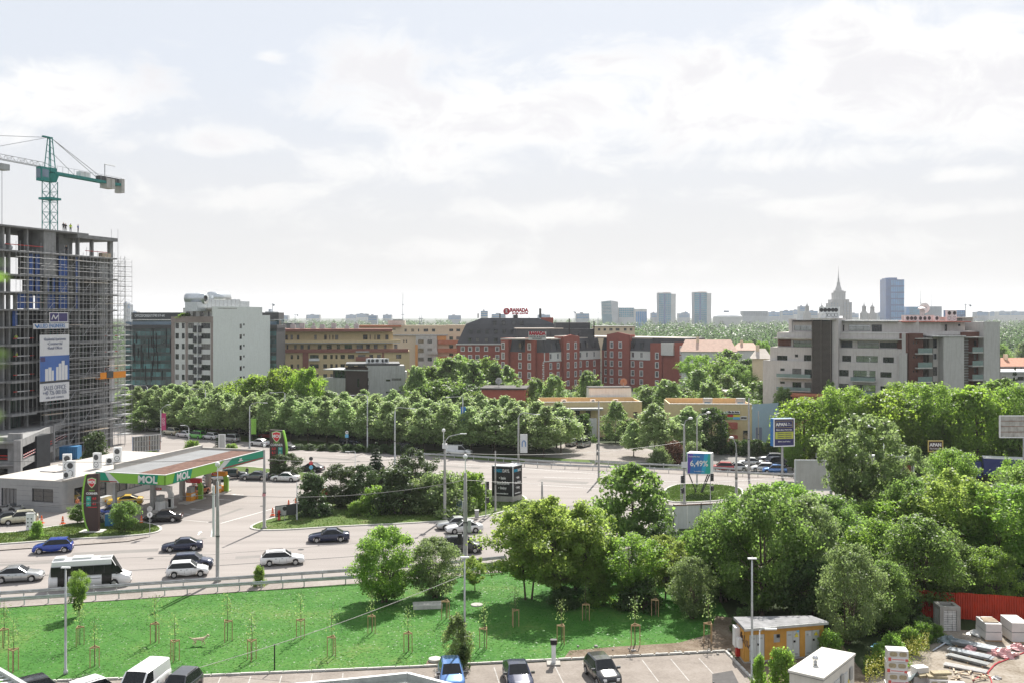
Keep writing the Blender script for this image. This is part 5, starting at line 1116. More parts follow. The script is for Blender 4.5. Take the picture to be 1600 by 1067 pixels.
b.one('core_wall','slab_concrete',fc,fc.u(69),fc.u(88),zl[10],zl[12]-.3,-6,-.1);b.one('core_wall','slab_concrete',fc,fc.u(112),fc.u(133),zl[8]+.05,zl[12]-.35,-7,-3)
b.one('core_wall','slab_concrete',fc,ue-3.4,ue-.2,0,zl[11]-.3,-8,-1.2);b.one('core_wall','slab_concrete',fc,uw,fc.u(12),zl[11]+.02,zl[12]-.3,-10,-2);b.one('core_wall','slab_concrete',fc,fc.u(14),fc.u(67),zl[11]+.02,zl[12]-.3,-13,-9)
for x0,x1,k0,k1 in ((52,58,8,11),(61.5,68,8,11),(79,83,8,11),(88,92,9,11),(98,111,8,11),(124,130,8,11),(81,92,8,9),(34,46,8,9),(26,33,7,8)):
 for k in range(k0,k1):b.one('blue_panel','tarp_blue',fc,fc.u(x0),fc.u(x1),zl[k]+.1,zl[k+1]-.3,-1.0,-.85)
for x0,x1 in ((10,48),(95,124),(0,9)):
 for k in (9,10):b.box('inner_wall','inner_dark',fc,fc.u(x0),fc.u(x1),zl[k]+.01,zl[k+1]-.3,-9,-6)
mat('site_glass',(.05,.075,.07),.1,var=.4,scale=.3,spec=.9)
for k in range(1,8):
 for x0,x1 in ((113,125),(136,150),(153,171),(28,47)):
  b.one('glazing','site_glass',fc,fc.u(x0),fc.u(x1),zl[k]+.05,zl[k+1]-.32,-2.2,-2.05)
  for q in range(4):u=fc.u(x0+(x1-x0)*q/3);b.one('mullion','dark_metal',fc,u-.05,u+.05,zl[k]+.05,zl[k+1]-.32,-2.05,-1.95)
 for x0,x1 in ((126,135),):b.one('wall_panel','slab_concrete',fc,fc.u(x0),fc.u(x1),zl[k]+.02,zl[k+1]-.3,-2.3,-1.6)
for k in range(1,8):b.one('balcony_slab','slab_concrete',fc,fc.u(112),fc.u(149),zl[k]-.35,zl[k]+.05,.26,1.9);b.one('balcony_slab','slab_concrete',fc,fc.u(154),fc.u(181),zl[k]-.3,zl[k]+.02,.26,1.2)
for k in range(2,7):b.one('balcony_slab','slab_concrete',fc,fc.u(7),fc.u(46),zl[k]-.35,zl[k]+.05,.26,1.6)
for k in (3,4,5,6):
 for x0,x1 in ((158,180),(16,48)):b.one('barrier_rail','red_plastic',fc,fc.u(x0),fc.u(x1),zl[k]+.95,zl[k]+1.1,.7,.76);b.one('barrier_rail','banner_white',fc,fc.u(x0)+.8,fc.u(x1)-1,zl[k]+.94,zl[k]+1.11,.765,.79)
for x0,x1 in ((10,80),(135,170)):b.one('barrier_rail','red_plastic',fc,fc.u(x0),fc.u(x1),zl[11]+.95,zl[11]+1.08,-.3,-.24);b.one('plank_stack','plank',fc,fc.u(163),fc.u(177),zl[11]+.02,zl[11]+.9,-1.4,-.5)if x0>100 else None
b.one('white_sheet','banner_white',fc,fc.u(173),fc.u(181),zl[2]+.1,zl[5],-.4,-.3)
for i,x in enumerate((4,12,20,27)):q=fc.p(fc.u(x),-2);tag(MB().sphere((0,0,.5),.75,10,6,0,.8).build('material_bag',MATS['banner_white'],None,True,(*q,zl[11]+.05)),'white bulk bag on the open upper floor of the unfinished tower','bag','bulk bags on the upper floor')
b.done()
# scaffolding in front of it: every tube of its own
sc=thing('scaffolding','steel tube scaffolding standing against the unfinished tower','scaffolding',(*OC,0));smt=MATS['scaffold_steel']
sh=zl[11]+1.5;UM=MB().tube((0,0,0),(0,0,1),.034,n=5).mesh('scaffold_tube',smt)
def tube_obj(root,a,b_,nm='scaffold_tube'):
 a=Vector(a);d=Vector(b_)-a;o=part(nm,UM,root,a);o.rotation_euler=d.to_track_quat('Z','Y').to_euler();o.scale=(1,1,d.length);return o
def so(u,out,z):x,y=fc.p(u,out);return (x-OC[0],y-OC[1],z)
uu=[fc.u(10)+i*1.9 for i in range(40)if fc.u(10)+i*1.9<ue+.2]
for i,u in enumerate(uu):
 lo=zl[2]if u<fc.u(48)else 0.2
 for o in (2.1,3.0):tube_obj(sc,so(u,o,lo),so(u,o,sh-(i % 3)*.6))
nz=int(sh/2.0)
for i in range(2,len(uu)-1,1):tube_obj(sc,so(uu[i]+.95,2.1,zl[2]),so(uu[i]+.95,2.1,zl[10]))
for j in range(2,nz-1):tube_obj(sc,so(fc.u(49),2.1,j*2+.95),so(ue+.3,2.1,j*2+.95),'guard_rail')
for j in range(1,nz):
 z=j*2.0+.3
 for o in (2.1,3.0):tube_obj(sc,so(fc.u(10)if z>zl[7]else fc.u(49),o,z),so(ue+.3,o,z),'ledger')
 tube_obj(sc,so(fc.u(10)if z>zl[7]else fc.u(49),3.0,z+1.0),so(ue+.3,3.0,z+1.0),'guard_rail')
for j in range(1,nz-1,2):
 for i in range(2+j % 4,len(uu)-2,3):z=j*2.0+.3;tube_obj(sc,so(uu[i],3.05,z),so(uu[i+1],3.05,z+2.0),'brace')
for (x0,x1,y)in ((150,180,470),(112,150,442),(50,78,640),(112,150,660),(60,110,500),(15,48,480),(152,180,510),(112,130,590),(152,181,570),(88,111,418)):
 z=round((fc.z(165,y)-.3)/2)*2+.36;a,c,d,e=so(fc.u(x0),2.1,z),so(fc.u(x1),2.1,z),so(fc.u(x1),3.0,z),so(fc.u(x0),3.0,z);MB().prism([a[:2],c[:2],d[:2],e[:2]],z,z+.05).build('deck_board',MATS['plank'],sc)
s2=thing('scaffolding','narrow scaffolding tower with decks beyond the right end of the unfinished tower','scaffolding',(*OC,0));z2=fc.z(185,405)
for i,u in enumerate((ue+1.0,ue+3.2,ue+5.2)):
 for o in (-.4,-2.0):tube_obj(s2,so(u,o,0),so(u,o,z2+(6 if i==0 else 0)))
for j in range(1,int(z2/2)+1):
 for o in (-.4,-2.0):tube_obj(s2,so(ue+.8,o,j*2),so(ue+5.3,o,j*2),'ledger');tube_obj(s2,so(ue+.8,o,j*2+1),so(ue+5.3,o,j*2+1),'guard_rail')
 a,c,d,e=so(ue+.9,-2,j*2),so(ue+5.2,-2,j*2),so(ue+5.2,-.4,j*2),so(ue+.9,-.4,j*2);MB().prism([a[:2],c[:2],d[:2],e[:2]],j*2+.06,j*2+.1).build('deck_board',smt,s2)
 tube_obj(s2,so(ue+1.0,-.3,j*2),so(ue+3.2,-.3,j*2+2),'brace')
# banners hung on the scaffolding
fb=Fac(fc.p(0,3.25),R(72))
def banner(name,label,x0,y0,x1,y1,m):
 u0,u1=fb.u(x0),fb.u(x1);xm=(x0+x1)/2;z1,z0=fb.z(xm,y0),fb.z(xm,y1);q=fb.p(u0);r=thing(name,label,'banner',(*q,z0),R(72));MB().box(0,-.03,0,u1-u0,.03,z1-z0).build('sheet',MATS[m],r);return r,u1-u0,z1-z0
r,w,h=banner('banner','tall site banner with a printed picture of white towers and a sales phone number',62,523,108,625,'banner_white')
MB().box(0.02,-.06,h*.27,w-.02,-.035,h*.685).build('printed_picture',MATS['banner_blue'],r);MB().box(.1,-.075,h*.60,w*.17,-.062,h*.67).build('printed_logo',MATS['banner_purple'],r)
for (a,c,hh)in ((.17,.27,.2),(.28,.38,.22),(.39,.46,.17),(.54,.62,.22),(.63,.72,.27),(.73,.83,.31),(.84,.93,.24)):MB().box(w*a,-.075,h*.29,w*c,-.063,h*(.29+hh)).build('printed_tower',MATS['banner_white'],r)
MB().box(0.02,-.08,h*.272,w-.02,-.064,h*.305).build('printed_ground',MATS['mansard'],r)
tw=lambda s,zf,sz,m='ad_text',wf=.75:(lambda o:setattr(o,'scale',(w*wf/(max(v.co.x for v in o.data.vertices)-min(v.co.x for v in o.data.vertices)),1,1)))(text(r,s,sz,(w/2,-.07,h*zf),0,MATS[m],'CENTER',1,.0))
tw('•Residential Apartments',.93,.75);tw('•Commercial',.865,.75,wf=.5);tw('•Retail Offices',.80,.75,wf=.5);tw('SALES OFFICE',.195,1.1);tw('+40 726 000 026',.12,1.1,wf=.8);tw('info and contact',.05,.6,wf=.6)
r,w,h=banner('banner','dark purple logo board on the scaffolding above the white name strip',77,488.5,106,504.5,'banner_white');MB().box(.15,-.05,.2,w*.47,-.035,h-.15).build('printed_panel',MATS['banner_purple'],r);MB().box(w*.5,-.05,.2,w-.15,-.035,h-.15).build('printed_panel',MATS['banner_purple'],r)
MB().path([(.5,-.06,h*.3),(w*.2,-.06,h*.75),(w*.3,-.06,h*.35),(w*.44,-.06,h*.7)],.12,4).build('printed_logo',MATS['banner_white'],r)
r,w,h=banner('banner','white strip banner with blue company lettering on the scaffolding',52,505.5,107,514,'banner_white');tw('ALLIED ENGINEERS',.5,1.0,'ad_blue',.78);MB().path([(.3,-.06,h*.8),(.9,-.06,h*.2),(1.2,-.06,h*.75)],.12,4).build('printed_logo',MATS['ad_blue'],r)
# mast climbing hoist
q=fc.p(fc.u(151),2.2);t=thing('work_platform','orange mast climbing work platform on the scaffolded tower','work platform',(*q,fc.z(155,590)),R(72));
MB().box(-2.6,-.9,0,4.6,.2,.12).box(-2.6,-.92,.12,-.9,-.86,1.25).box(1.0,-.92,.12,4.6,-.86,1.25).build('cage',MATS['hoist_orange'],t);MB().box(-.85,-1.0,.12,.9,.3,1.4).build('motor_box',MATS['dark_metal'],t)
for a,c in ((-.35,-.35),(.35,-.35),(0,.3)):MB().tube((a,c+.5,-fc.z(155,590)),(a,c+.5,22),.07,n=5).build('mast_tube',MATS['grey_metal'],t)
for k in range(24):MB().tube((-.35,.15,-15+k*1.5),(.35,.15,-13.5+k*1.5),.04,n=4).build('mast_brace',MATS['grey_metal'],t)
# podium in front
OP=X(33,158);fp=Fac(OP,R(102));b=Bld('podium','raw concrete car park podium before the unfinished tower',OP,'building site');up=fp.u(109);zt=6.5
b.one('beam','slab_concrete',fp,0,up,5.2,zt,-.5,0);b.one('beam','slab_concrete',fp,0,up,1.9,2.9,-.5,0);b.one('floor_slab','slab_concrete',fp,0,up,5.9,6.2,-14,-.5);b.one('floor_slab','slab_concrete',fp,0,up,2.3,2.6,-14,-.5)
for x in (31,83,107):b.one('column','slab_concrete',fp,fp.u(x),fp.u(x)+1.0,0,zt,-.9,.12)
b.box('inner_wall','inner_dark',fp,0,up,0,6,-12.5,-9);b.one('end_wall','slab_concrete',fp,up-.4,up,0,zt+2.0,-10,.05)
for x0,x1 in ((36,81),(86,104)):
 for z in (3.35,3.8):b.one('barrier_rail','red_plastic',fp,fp.u(x0),fp.u(x1),z,z+.14,.0,.05);[b.one('barrier_stripe','banner_white',fp,fp.u(x0)+i*1.2,fp.u(x0)+i*1.2+.55,z-.01,z+.15,.052,.07)for i in range(int((fp.u(x1)-fp.u(x0))/1.2))]
fq=Fac(fp.p(.2,-.1),R(-6));b.box('end_wall','slab_concrete',fq,fq.u(12),0,0,zt+.9,-.5,0);b.one('beam','slab_concrete',fq,-25,fq.u(12),5.0,6.8,-.5,0);b.one('beam','slab_concrete',fq,-25,fq.u(12),1.8,3.0,-.5,0);b.box('inner_wall','inner_dark',fq,-25,fq.u(12),0,6,-12,-8)
for z in (3.3,3.8):b.one('barrier_rail','red_plastic',fq,-25,fq.u(12),z,z+.14,.0,.05)
b.done()
q=P(0,738);w_=Fac(q,math.atan2(P(112,706)[1]-q[1],P(112,706)[0]-q[0]));tag(MB().prism([w_.p(-6),w_.p(w_.u(112)),w_.p(w_.u(112),-.3),w_.p(-6,-.3)],0,1.7).build('site_wall',MATS['concrete_light']),'low pale concrete wall between the podium and the station shop','wall')
t=thing('container','small blue site container behind the station shop roof','container',(*P(96,716),0),R(5));MB().box(0,-1.2,0,3.2,1.2,2.3,ch=.04).build('box',mat('container_blue',(.03,.16,.34),.5),t);[MB().box(.2+i*.36,-1.26,.1,.36+i*.36,-1.2,2.2).build('rib',MATS['container_blue'],t)for i in range(8)]
# ---------------------------------------------------------------- tower crane
gm_=MATS['crane_green'];cx_,cy_=X(78,190);cz=fc.z(120,357)
zp=26+(494-272)/F*190;za=26+(494-216)/F*190
t=thing('tower_crane','teal green tower crane standing over the unfinished tower','crane',(cx_,cy_,0),R(72));hw=.95
def lattice(name,a,b_,w,step,r,m,n3=False):
 """square (or triangular) truss from a to b as one part"""
 a=Vector(a);b_=Vector(b_);d=(b_-a);L=d.length;d.normalize();up=Vector((0,0,1))if abs(d.z)<.9 else Vector((1,0,0));s=d.cross(up).normalized();up=s.cross(d)
 cs=[s*w+up*w,-s*w+up*w,-s*w-up*w,s*w-up*w]if not n3 else [up*w*1.7,-s*w,s*w]
 mb=MB();n=max(1,int(L/step))
 for c in cs:mb.tube(a+c,b_+c,r,n=4)
 for i in range(n):
  p,q=a+d*(L*i/n),a+d*(L*(i+1)/n)
  for j in range(len(cs)):
   c,e=cs[j],cs[(j+1)% len(cs)];mb.tube(p+c,p+e,r*.55,n=3,cap=False);mb.tube(p+c,q+e,r*.55,n=3,cap=False);
   if i % 2:mb.tube(p+e,q+c,r*.45,n=3,cap=False)
 return mb.build(name,m,t)
lattice('mast',(0,0,3),(0,0,zp-1.5),hw,1.9,.085,gm_)
MB().prism([(-1.4,-1.4),(1.4,-1.4),(1.4,1.4),(-1.4,1.4)],zp-5.0,zp-4.6).prism([(-.8,-.8),(.8,-.8),(.8,.8),(-.8,.8)],zp-1.6,zp,shrink=lambda p:[(x*1.5,y*1.5)for x,y in p]).build('slew_ring',gm_,t)
m=MB()
for a,c in ((-.9,-.6),(.9,-.6),(.9,.6),(-.9,.6)):m.tube((a,c,zp),(a*.35,c*.4,za),.1,n=5)
for k in range(1,6):f_=1-k/8;m.tube((-.9*f_,-.6*f_,zp+k*1.2),(.9*f_,.6*f_,zp+k*1.2+.8),.05,n=4);m.tube((.9*f_,-.6*f_,zp+k*1.2),(-.9*f_,.6*f_,zp+k*1.2+.8),.05,n=4)
m.box(-1.8,-.25,za-.1,.5,.25,za+.15);m.build('apex',gm_,t)
MB().box(-.5,-.7,zp+.3,1.0,.7,zp+1.1).build('counter_jib_root',gm_,t)
MB().box(.5,-.75,zp+.0,20,-.55,zp+.5).box(.5,.55,zp+.0,20,.75,zp+.5).box(.5,-.55,zp+.05,20,.55,zp+.12).build('counter_jib',gm_,t)
m=MB()
for k in range(13):m.tube((1+k*1.5,-.75,zp+.5),(1+k*1.5,-.75,zp+1.6),.035,n=4)
m.tube((1,-.75,zp+1.6),(19,-.75,zp+1.6),.035,n=4);m.build('walkway_rail',MATS['scaffold_steel'],t)
for a in (14.6,15.9):MB().box(a,-.9,zp-.9,a+1.1,.9,zp+1.1).build('ballast_block',MATS['ballast'],t)
MB().box(19,-.9,zp-1.4,19.9,.9,zp+1.5).build('ballast_block',MATS['ballast'],t);MB().box(7.5,-.6,zp+.5,10,.5,zp+1.5).build('winch',MATS['white_metal'],t);MB().box(13,-.7,zp+.5,18.5,.6,zp+1.4).build('machine_deck',MATS['dark_metal'],t);MB().path([(15,0,zp+1.2),(15,0,zp+4),(18,0,zp+4)],.09,5).build('davit',MATS['grey_metal'],t)
lattice('jib',(-1.5,0,zp+1.0),(-38,0,zp+1.0),.55,1.5,.06,MATS['scaffold_steel'],True)
MB().box(-3.4,-1.2,zp-1.7,-1.2,.2,zp+.9,ch=.15).build('cab',gm_,t);MB().quad((-3.42,-1.0,zp-1.2),(-3.42,0,zp-1.2),(-3.42,0,zp+.5),(-3.42,-1.0,zp+.5)).quad((-3.2,-1.22,zp-1.0),(-1.6,-1.22,zp-1.0),(-1.6,-1.22,zp+.5),(-3.2,-1.22,zp+.5)).build('cab_window',MATS['glass_blue'],t)
MB().box(-12.5,-.8,zp-.9,-10.5,.8,zp+.2).build('trolley',MATS['grey_metal'],t);MB().tube((-11.5,0,zp-14),(-11.5,0,zp-.9),.04,n=4).build('hoist_rope',MATS['dark_metal'],t)
for x,z in ((-16,zp+2.1),(-34,zp+2.1)):MB().tube((-.5,0,za),(x,0,z),.06,n=4).build('pendant',MATS['scaffold_steel'],t)
for x in (14,16):MB().tube((.4,0,za),(x,.4,zp+.6),.06,n=4).build('pendant',MATS['scaffold_steel'],t)
MB().tube((.4,-.2,zp+4),(6,-.4,zp+.5),.05,n=4).build('pendant',MATS['scaffold_steel'],t)
# ---------------------------------------------------------------- skyline
mat('far_glass',(.09,.20,.26),.2,var=.25,scale=.06,spec=.7);mat('far_glass2',(.04,.24,.36),.2,var=.35,scale=.05,spec=.7);mat('far_white',(.55,.55,.54),.7,var=.08,scale=.1);mat('far_grey',(.30,.33,.37),.7,var=.15,scale=.08);mat('far_stone',(.40,.39,.385),.8,var=.08,scale=.1);mat('far_blue',(.01,.09,.28),.2,var=.2,scale=.06,spec=.7);mat('far_blue2',(.04,.22,.48),.15,var=.25,scale=.08,spec=.8);mat('far_pale',(.42,.44,.46),.7,var=.12,scale=.08)
def far(name,label,D,cat='tower'):b=Bld(name,label,(0,D),cat);return b,(lambda px:(px-CX)/F*D),(lambda py:H-(py-CY)/F*D)
def fbox(b,nm,m,x0,x1,z0,z1,y0=0,y1=20):o=MB().box(x0,y0,z0,x1,y1,z1).build(nm,MATS[m],b.root);return o
def panes(b,X0,X1,z0,z1,nx,nz,m,y=-.4,nm='pane'):
 w=(X1-X0)/nx;h=(z1-z0)/nz;me=MB().box(w*.08,0,h*.1,w*.92,.5,h*.9).mesh(nm,MATS[m])
 for i in range(nx):
  for j in range(nz):part(nm,me,b.root,(X0+i*w,y,z0+j*h))
for (p0,pm,p1,yt,lb)in ((1029.5,1048.5,1056,458.5,'left one of the twin glass towers on the skyline'),(1085,1104.5,1111.5,457.5,'right one of the twin glass towers on the skyline')):
 b,x,z=far('glass_tower',lb,2030);fbox(b,'wall','far_grey',x(p0),x(pm),0,z(yt),.3,30);fbox(b,'side_wall','far_white',x(pm),x(p1),0,z(yt+1),1,34)
 for a,c in ((p0,p0+7.5),(p0+10.5,pm)):panes(b,x(a),x(c),0,z(yt+.6),3,19,'far_glass2')
 fbox(b,'recess','far_blue',x(p0+7.6),x(p0+10.4),0,z(yt+1),-.1,.3);fbox(b,'roof_crown','far_white',x(p0-.3),x(pm),z(yt),z(yt-.9),0,28);b.done()
 for k in range(3):fbox(b,'roof_plant','tile_red',x(p0+8+k*4),x(p0+10.5+k*4),z(yt-.9),z(yt-1.5),5,10)
b,x,z=far('office_tower','blue glass office tower standing alone on the right of the skyline',1800);fbox(b,'side_wall','far_blue',x(1384.5),x(1392),0,z(436.5),1,30);fbox(b,'wall','far_blue',x(1392),x(1413),0,z(437),.4,28);panes(b,x(1392),x(1413),0,z(437.5),6,8,'far_blue2');fbox(b,'roof_plant','far_blue',x(1389),x(1403),z(437),z(434),4,20);fbox(b,'side_roof','far_blue',x(1384),x(1388),z(436.5),z(435),2,20);b.done()
b,x,z=far('glass_tower','leaning glass tower with a slanted edge left of the twin towers',1950);m=MB();a,c,d,e=x(942.5),x(957),x(960.5),x(940);m.add([(a,0,0),(c,0,0),(c,22,0),(a,22,0),(e,0,z(471.5)),(x(955),0,z(470)),(x(955),22,z(470)),(e,22,z(471.5))],[(0,1,5,4),(1,2,6,5),(2,3,7,6),(3,0,4,7),(4,5,6,7)]);m.build('wall',MATS['far_glass'],b.root)
m=MB();m.add([(x(957),.5,0),(x(966),6,0),(x(966),24,0),(x(955.2),.5,z(470)),(x(966.5),6,z(472)),(x(966.5),24,z(472))],[(0,1,4,3),(1,2,5,4)]);m.build('side_wall',MATS['far_pale'],b.root)
for k in range(9):fbox(b,'floor_band','far_white',x(942.2-k*.25),x(955.2+(8-k)*.2),z(491-k*2.3),z(490.6-k*2.3),-.4,.2)
b.done()
b,x,z=far('office_block','pale glass office block beside the leaning tower',1960);fbox(b,'wall','far_pale',x(966),x(991),0,z(481),.3,26);panes(b,x(967),x(990),z(496),z(481.6),8,5,'far_glass2');b.done()
b,x,z=far('office_block','small blue glass block between the leaning tower and the twins',1800);fbox(b,'wall','far_white',x(993),x(1011),0,z(483),.3,20);panes(b,x(993.5),x(1010.5),0,z(484),6,1,'far_blue2');b.done()
b,x,z=far('arena','white shallow dome of a hall on the skyline',1700,'arena');xc=x(1143);r=x(1166)-xc;zb=z(496)
MB().lathe([(r*math.cos(a),zb+(z(488)-zb)*math.sin(a))for a in [i*math.pi/16 for i in range(8)]]+[(.5,z(488))],(xc,30,0),40).build('dome',mat('dome_white',(.85,.85,.85),.3,var=0,spec=.8),b.root,True);MB().lathe([(r,0),(r,zb)],(xc,30,0),40).build('wall',MATS['far_white'],b.root);MB().lathe([(5,0),(5,3)],(xc-3,26,z(488.2)),14).build('lantern',MATS['far_grey'],b.root);b.done()
# wedding-cake palace with spire
b,x,z=far('palace','stepped stone palace with a central spire on the skyline',1750,'palace');xc=x(1314.5);S_=1750/F
def tier(w,y0,y1,nm='tier',n=0,d=26):
 fbox(b,nm,'far_stone',xc-w*S_/2,xc+w*S_/2,z(y0),z(y1),15-d/2,15+d/2)
 for i in range(n):u=xc-w*S_/2+(i+.5)*w*S_/n;fbox(b,'pilaster','far_white',u-.35,u+.35,z(y0),z(y1)-.5,15-d/2-.5,15-d/2)
tier(33,494,474,n=0);tier(26,474,468.2);tier(17,468,457.5,n=7,d=18);tier(12,457.5,454,d=14)
for dx in (-15,-10.5,-6,6,10.5,15):
 fbox(b,'wing_bay','far_stone',xc+dx*S_-2.2,xc+dx*S_+2.2,0,z(472.5 if abs(dx)>12 else 468),.5,6)
 for k in range(5):fbox(b,'window','far_grey',xc+dx*S_-1.1,xc+dx*S_+1.1,z(492-k*4),z(489.5-k*4),.3,.5)
for dx in (-7.5,7.5):fbox(b,'turret','far_stone',xc+dx*S_-1.6,xc+dx*S_+1.6,z(457.5),z(455.3),6,10)
MB().lathe([(6,0),(5.2,4),(3.2,9),(2.6,15),(1.7,15.2),(1.5,22),(.8,23),(.55,30),(.25,36),(.12,42)],(xc,15,z(454)),10).build('spire',MATS['far_stone'],b.root);b.done()
def lantern(px,yt,yb,D,lb):
 b,x,z=far('lantern_tower',lb,D,'tower');S_=D/F;u=x(px);fbox(b,'base','far_stone',u-4.6*S_,u+4.6*S_,0,z(yb),-6,6);fbox(b,'drum','far_stone',u-3*S_,u+3*S_,z(yb),z(yb-2.2),-4,4)
 for dx in (-2.1,0,2.1):fbox(b,'column','far_stone',u+dx*S_-.7,u+dx*S_+.7,z(yb-2.2),z(yb-9),-2.4,2.4)
 fbox(b,'entablature','far_stone',u-2.8*S_,u+2.8*S_,z(yb-9),z(yb-10.4),-3,3);MB().lathe([(2.4,0),(1.8,2),(.6,3.5),(.25,8)],(u,0,z(yb-10.4)),8).build('finial',MATS['far_stone'],b.root);b.done()
lantern(1261,474,489,1700,'first lantern turret of the palace, furthest left of the spire');lantern(1284,476,490,1760,'second lantern turret, nearest on the left of the spire');lantern(1350,473,489,1720,'third lantern turret, nearest on the right of the spire');lantern(1363,475,490,1740,'fourth lantern turret, furthest right of the spire')
b,x,z=far('office_block','wide pale blue office block right of the blue tower',1900);fbox(b,'wall','far_blue2',x(1416),x(1449),0,z(479.5),.3,20);panes(b,x(1421),x(1448),z(494),z(480),9,4,'far_glass2');fbox(b,'roof_plant','far_grey',x(1443),x(1450),0,z(477),0,18);fbox(b,'wing','far_grey',x(1449),x(1473),0,z(479),4,24);b.done()
b,x,z=far('office_block','low blue hall behind the white roof dish',1700);fbox(b,'wall','far_blue',x(1482),x(1508),0,z(485),.3,20);panes(b,x(1484),x(1507),z(492),z(486),7,2,'far_blue2');b.done()
b,x,z=far('office_block','long pale block beside the white dome',2100);fbox(b,'wall','far_pale',x(1160),x(1200),0,z(486.3),.3,20);panes(b,x(1162),x(1199),z(494),z(487),10,3,'far_grey');b.done()
GD='pale housing blocks along the horizon';random.seed(12)
for (p0,p1,y,D)in ((0,14,486,2600),(20,34,488,2700),(193,198,473,2300),(199,203,476,2300),(205,214,487,2500),(414,427,487,900),(433,450,493,2600),(478,500,492,2700),(540,560,492,2800),(556,576,490.5,2700),(575,589,493,1900),(598,612,492,2600),(700,720,493,2500),(751,762,486,1700),(768,790,491,1900),(840,860,492,2500),(900,921,490,1800),
     (1018,1027,489,2200),(1060,1078,490,2300),(1070,1075,488,2350),(1200,1222,488,2300),(1222,1240,486,2200),(1238,1252,485,2300),(1250,1258,479,2100),(1264,1278,486,2250),(1290,1300,488,2300),(1525,1545,487.5,2500),(1546,1562,488,2600),(1560,1580,487,2500),(1576,1602,487,2600),(1180,1196,489,2500),(1330,1342,490,2400),(1372,1384,489,2400)):
 b,x,z=far('housing_block','pale housing block on the horizon',D,'building');b.root['group']=GD;fbox(b,'wall',random.choice(('far_pale','far_grey','far_pale','far_white')),x(p0),x(p1),0,z(y),.3,20);w=x(p1)-x(p0)
 for k in range(3):fbox(b,'window_band','far_blue2',x(p0)+w*.06,x(p1)-w*.06,z(y)-2.6-k*3.2,z(y)-1.2-k*3.2,.0,.3)
 fbox(b,'roof_plant','far_grey',x(p0)+w*.3,x(p0)+w*.55,z(y),z(y)+2.2,4,12);b.done()
def mast(px,yt,D,r,lb,nm='radio_mast'):
 x,y=X(px,D);zt=H-(yt-CY)/F*D;t=thing(nm,lb,'mast',(x,y,0));MB().tube((0,0,0),(0,0,zt*.5),r,r*.7,5).tube((0,0,zt*.5),(0,0,zt),r*.7,r*.2,5).build('pole',MATS['far_grey'],t)
 MB().box(-r*3,-.2,zt*.45,r*3,.2,zt*.45+r).box(-r*2,-.2,zt*.7,r*2,.2,zt*.7+r).build('crossarm',MATS['far_grey'],t)
mast(629.5,458,1500,.9,'tall thin radio mast above the orange flats');mast(934.5,476,1500,.6,'thin chimney mast left of the leaning tower');mast(1438.5,455,1600,.8,'lattice mast behind the grey flats');mast(1455.5,460,1600,.5,'thinner mast right of the lattice mast');mast(656,488,1400,.9,'first of two short chimneys on the horizon','chimney');mast(659,488,1400,.9,'second of two short chimneys on the horizon','chimney')
def farcrane(px,yt,yb,l,r_,D,lb):
 x,y=X(px,D);S_=D/F;zt=H-(yt-CY)*S_;t=thing('tower_crane',lb,'crane',(x,y,0));MB().tube((0,0,0),(0,0,zt),.35*S_+.2,n=4).build('mast',MATS['far_grey'],t);zz=zt-2*S_;MB().box(-l*S_,-.5,zz,0,.5,zz+.5*S_).build('jib',MATS['far_grey'],t);MB().box(0,-.5,zz,r_*S_,.5,zz+.5*S_).box(r_*S_-2,-.8,zz-2,r_*S_,.8,zz+.5).build('counter_jib',MATS['far_grey'],t)
farcrane(426,474,490,7,3,1300,'pale far crane beside the white flats');farcrane(461,490,495,3,5,1500,'tiny far crane above the yellow flats');farcrane(572,489.5,494,3,4,1700,'tiny far crane left of the orange flats');farcrane(897,486,493,7,3,1500,'small far crane right of the hotel roof sign');farcrane(1508.5,475,492,2.5,9,1300,'pale far crane right of the white roof dish')
# haze: even, closed, sky outside it
hm=bpy.data.materials.new('haze_air');hm.use_nodes=True;nt=hm.node_tree;nt.nodes.clear();v=nt.nodes.new('ShaderNodeVolumePrincipled');v.inputs['Color'].default_value=(.93,.96,1,1);v.inputs['Density'].default_value=HAZE;v.inputs['Anisotropy'].default_value=.3
o=nt.nodes.new('ShaderNodeOutputMaterial');nt.links.new(v.outputs[0],o.inputs[1])
if HAZE:stuff(MB().box(-9500,-400,-1.5,9500,14500,130).build('haze',hm))
# ================================================================ filling station
mat('clad_grey',(.30,.305,.31),.45,.25,var=.06,streak=.15);mat('roof_white',(.43,.40,.365),.85,var=.08,scale=.6);mat('roof_grey',(.19,.195,.20),.85,var=.12,scale=.5);mat('roof_rust',(.11,.047,.033),.95,var=.3,scale=1.2,col2=(.16,.085,.06))
mat('fascia_green',(.0,.27,.16),.4,var=.03);mat('fascia_lime',(.24,.50,.06),.4,var=.03);mat('fascia_silver',(.60,.61,.60),.4,var=.03);mat('fascia_red',(.30,.035,.03),.4,var=.03);mat('totem_brown',(.055,.032,.03),.4,var=.05);mat('shield_red',(.60,.03,.04),.4,var=0);mat('pump_orange',(.75,.30,.02),.5,var=.04);mat('led_green',(.02,.35,.28),.4,var=0)
SO=(-59.4,132.0);SA=R(-15.55)
def sp(x,y):c,s=math.cos(SA),math.sin(SA);return (SO[0]+x*c-y*s,SO[1]+x*s+y*c)
b=Bld('station_shop','low grey clad shop of the filling station with a white flat roof',SO,'shop');ff=Fac(sp(-11.8,0),SA);fs=Fac(sp(0,0),SA+R(90));zt=4.05
wf=[ff.rect(50,763,83,784)+('dark',),ff.rect(2,762,26,790)+('dark3',)]
b.wall(ff,0,11.0,0,zt,'clad_grey',wf);b.wall(fs,.8,28,0,zt,'clad_grey',[(2.0+i*3.4+(1.2 if i>1 else 0),.9 if i<7 else .1,3.2,2.0 if i<7 else 2.9,'dark')for i in range(7)])
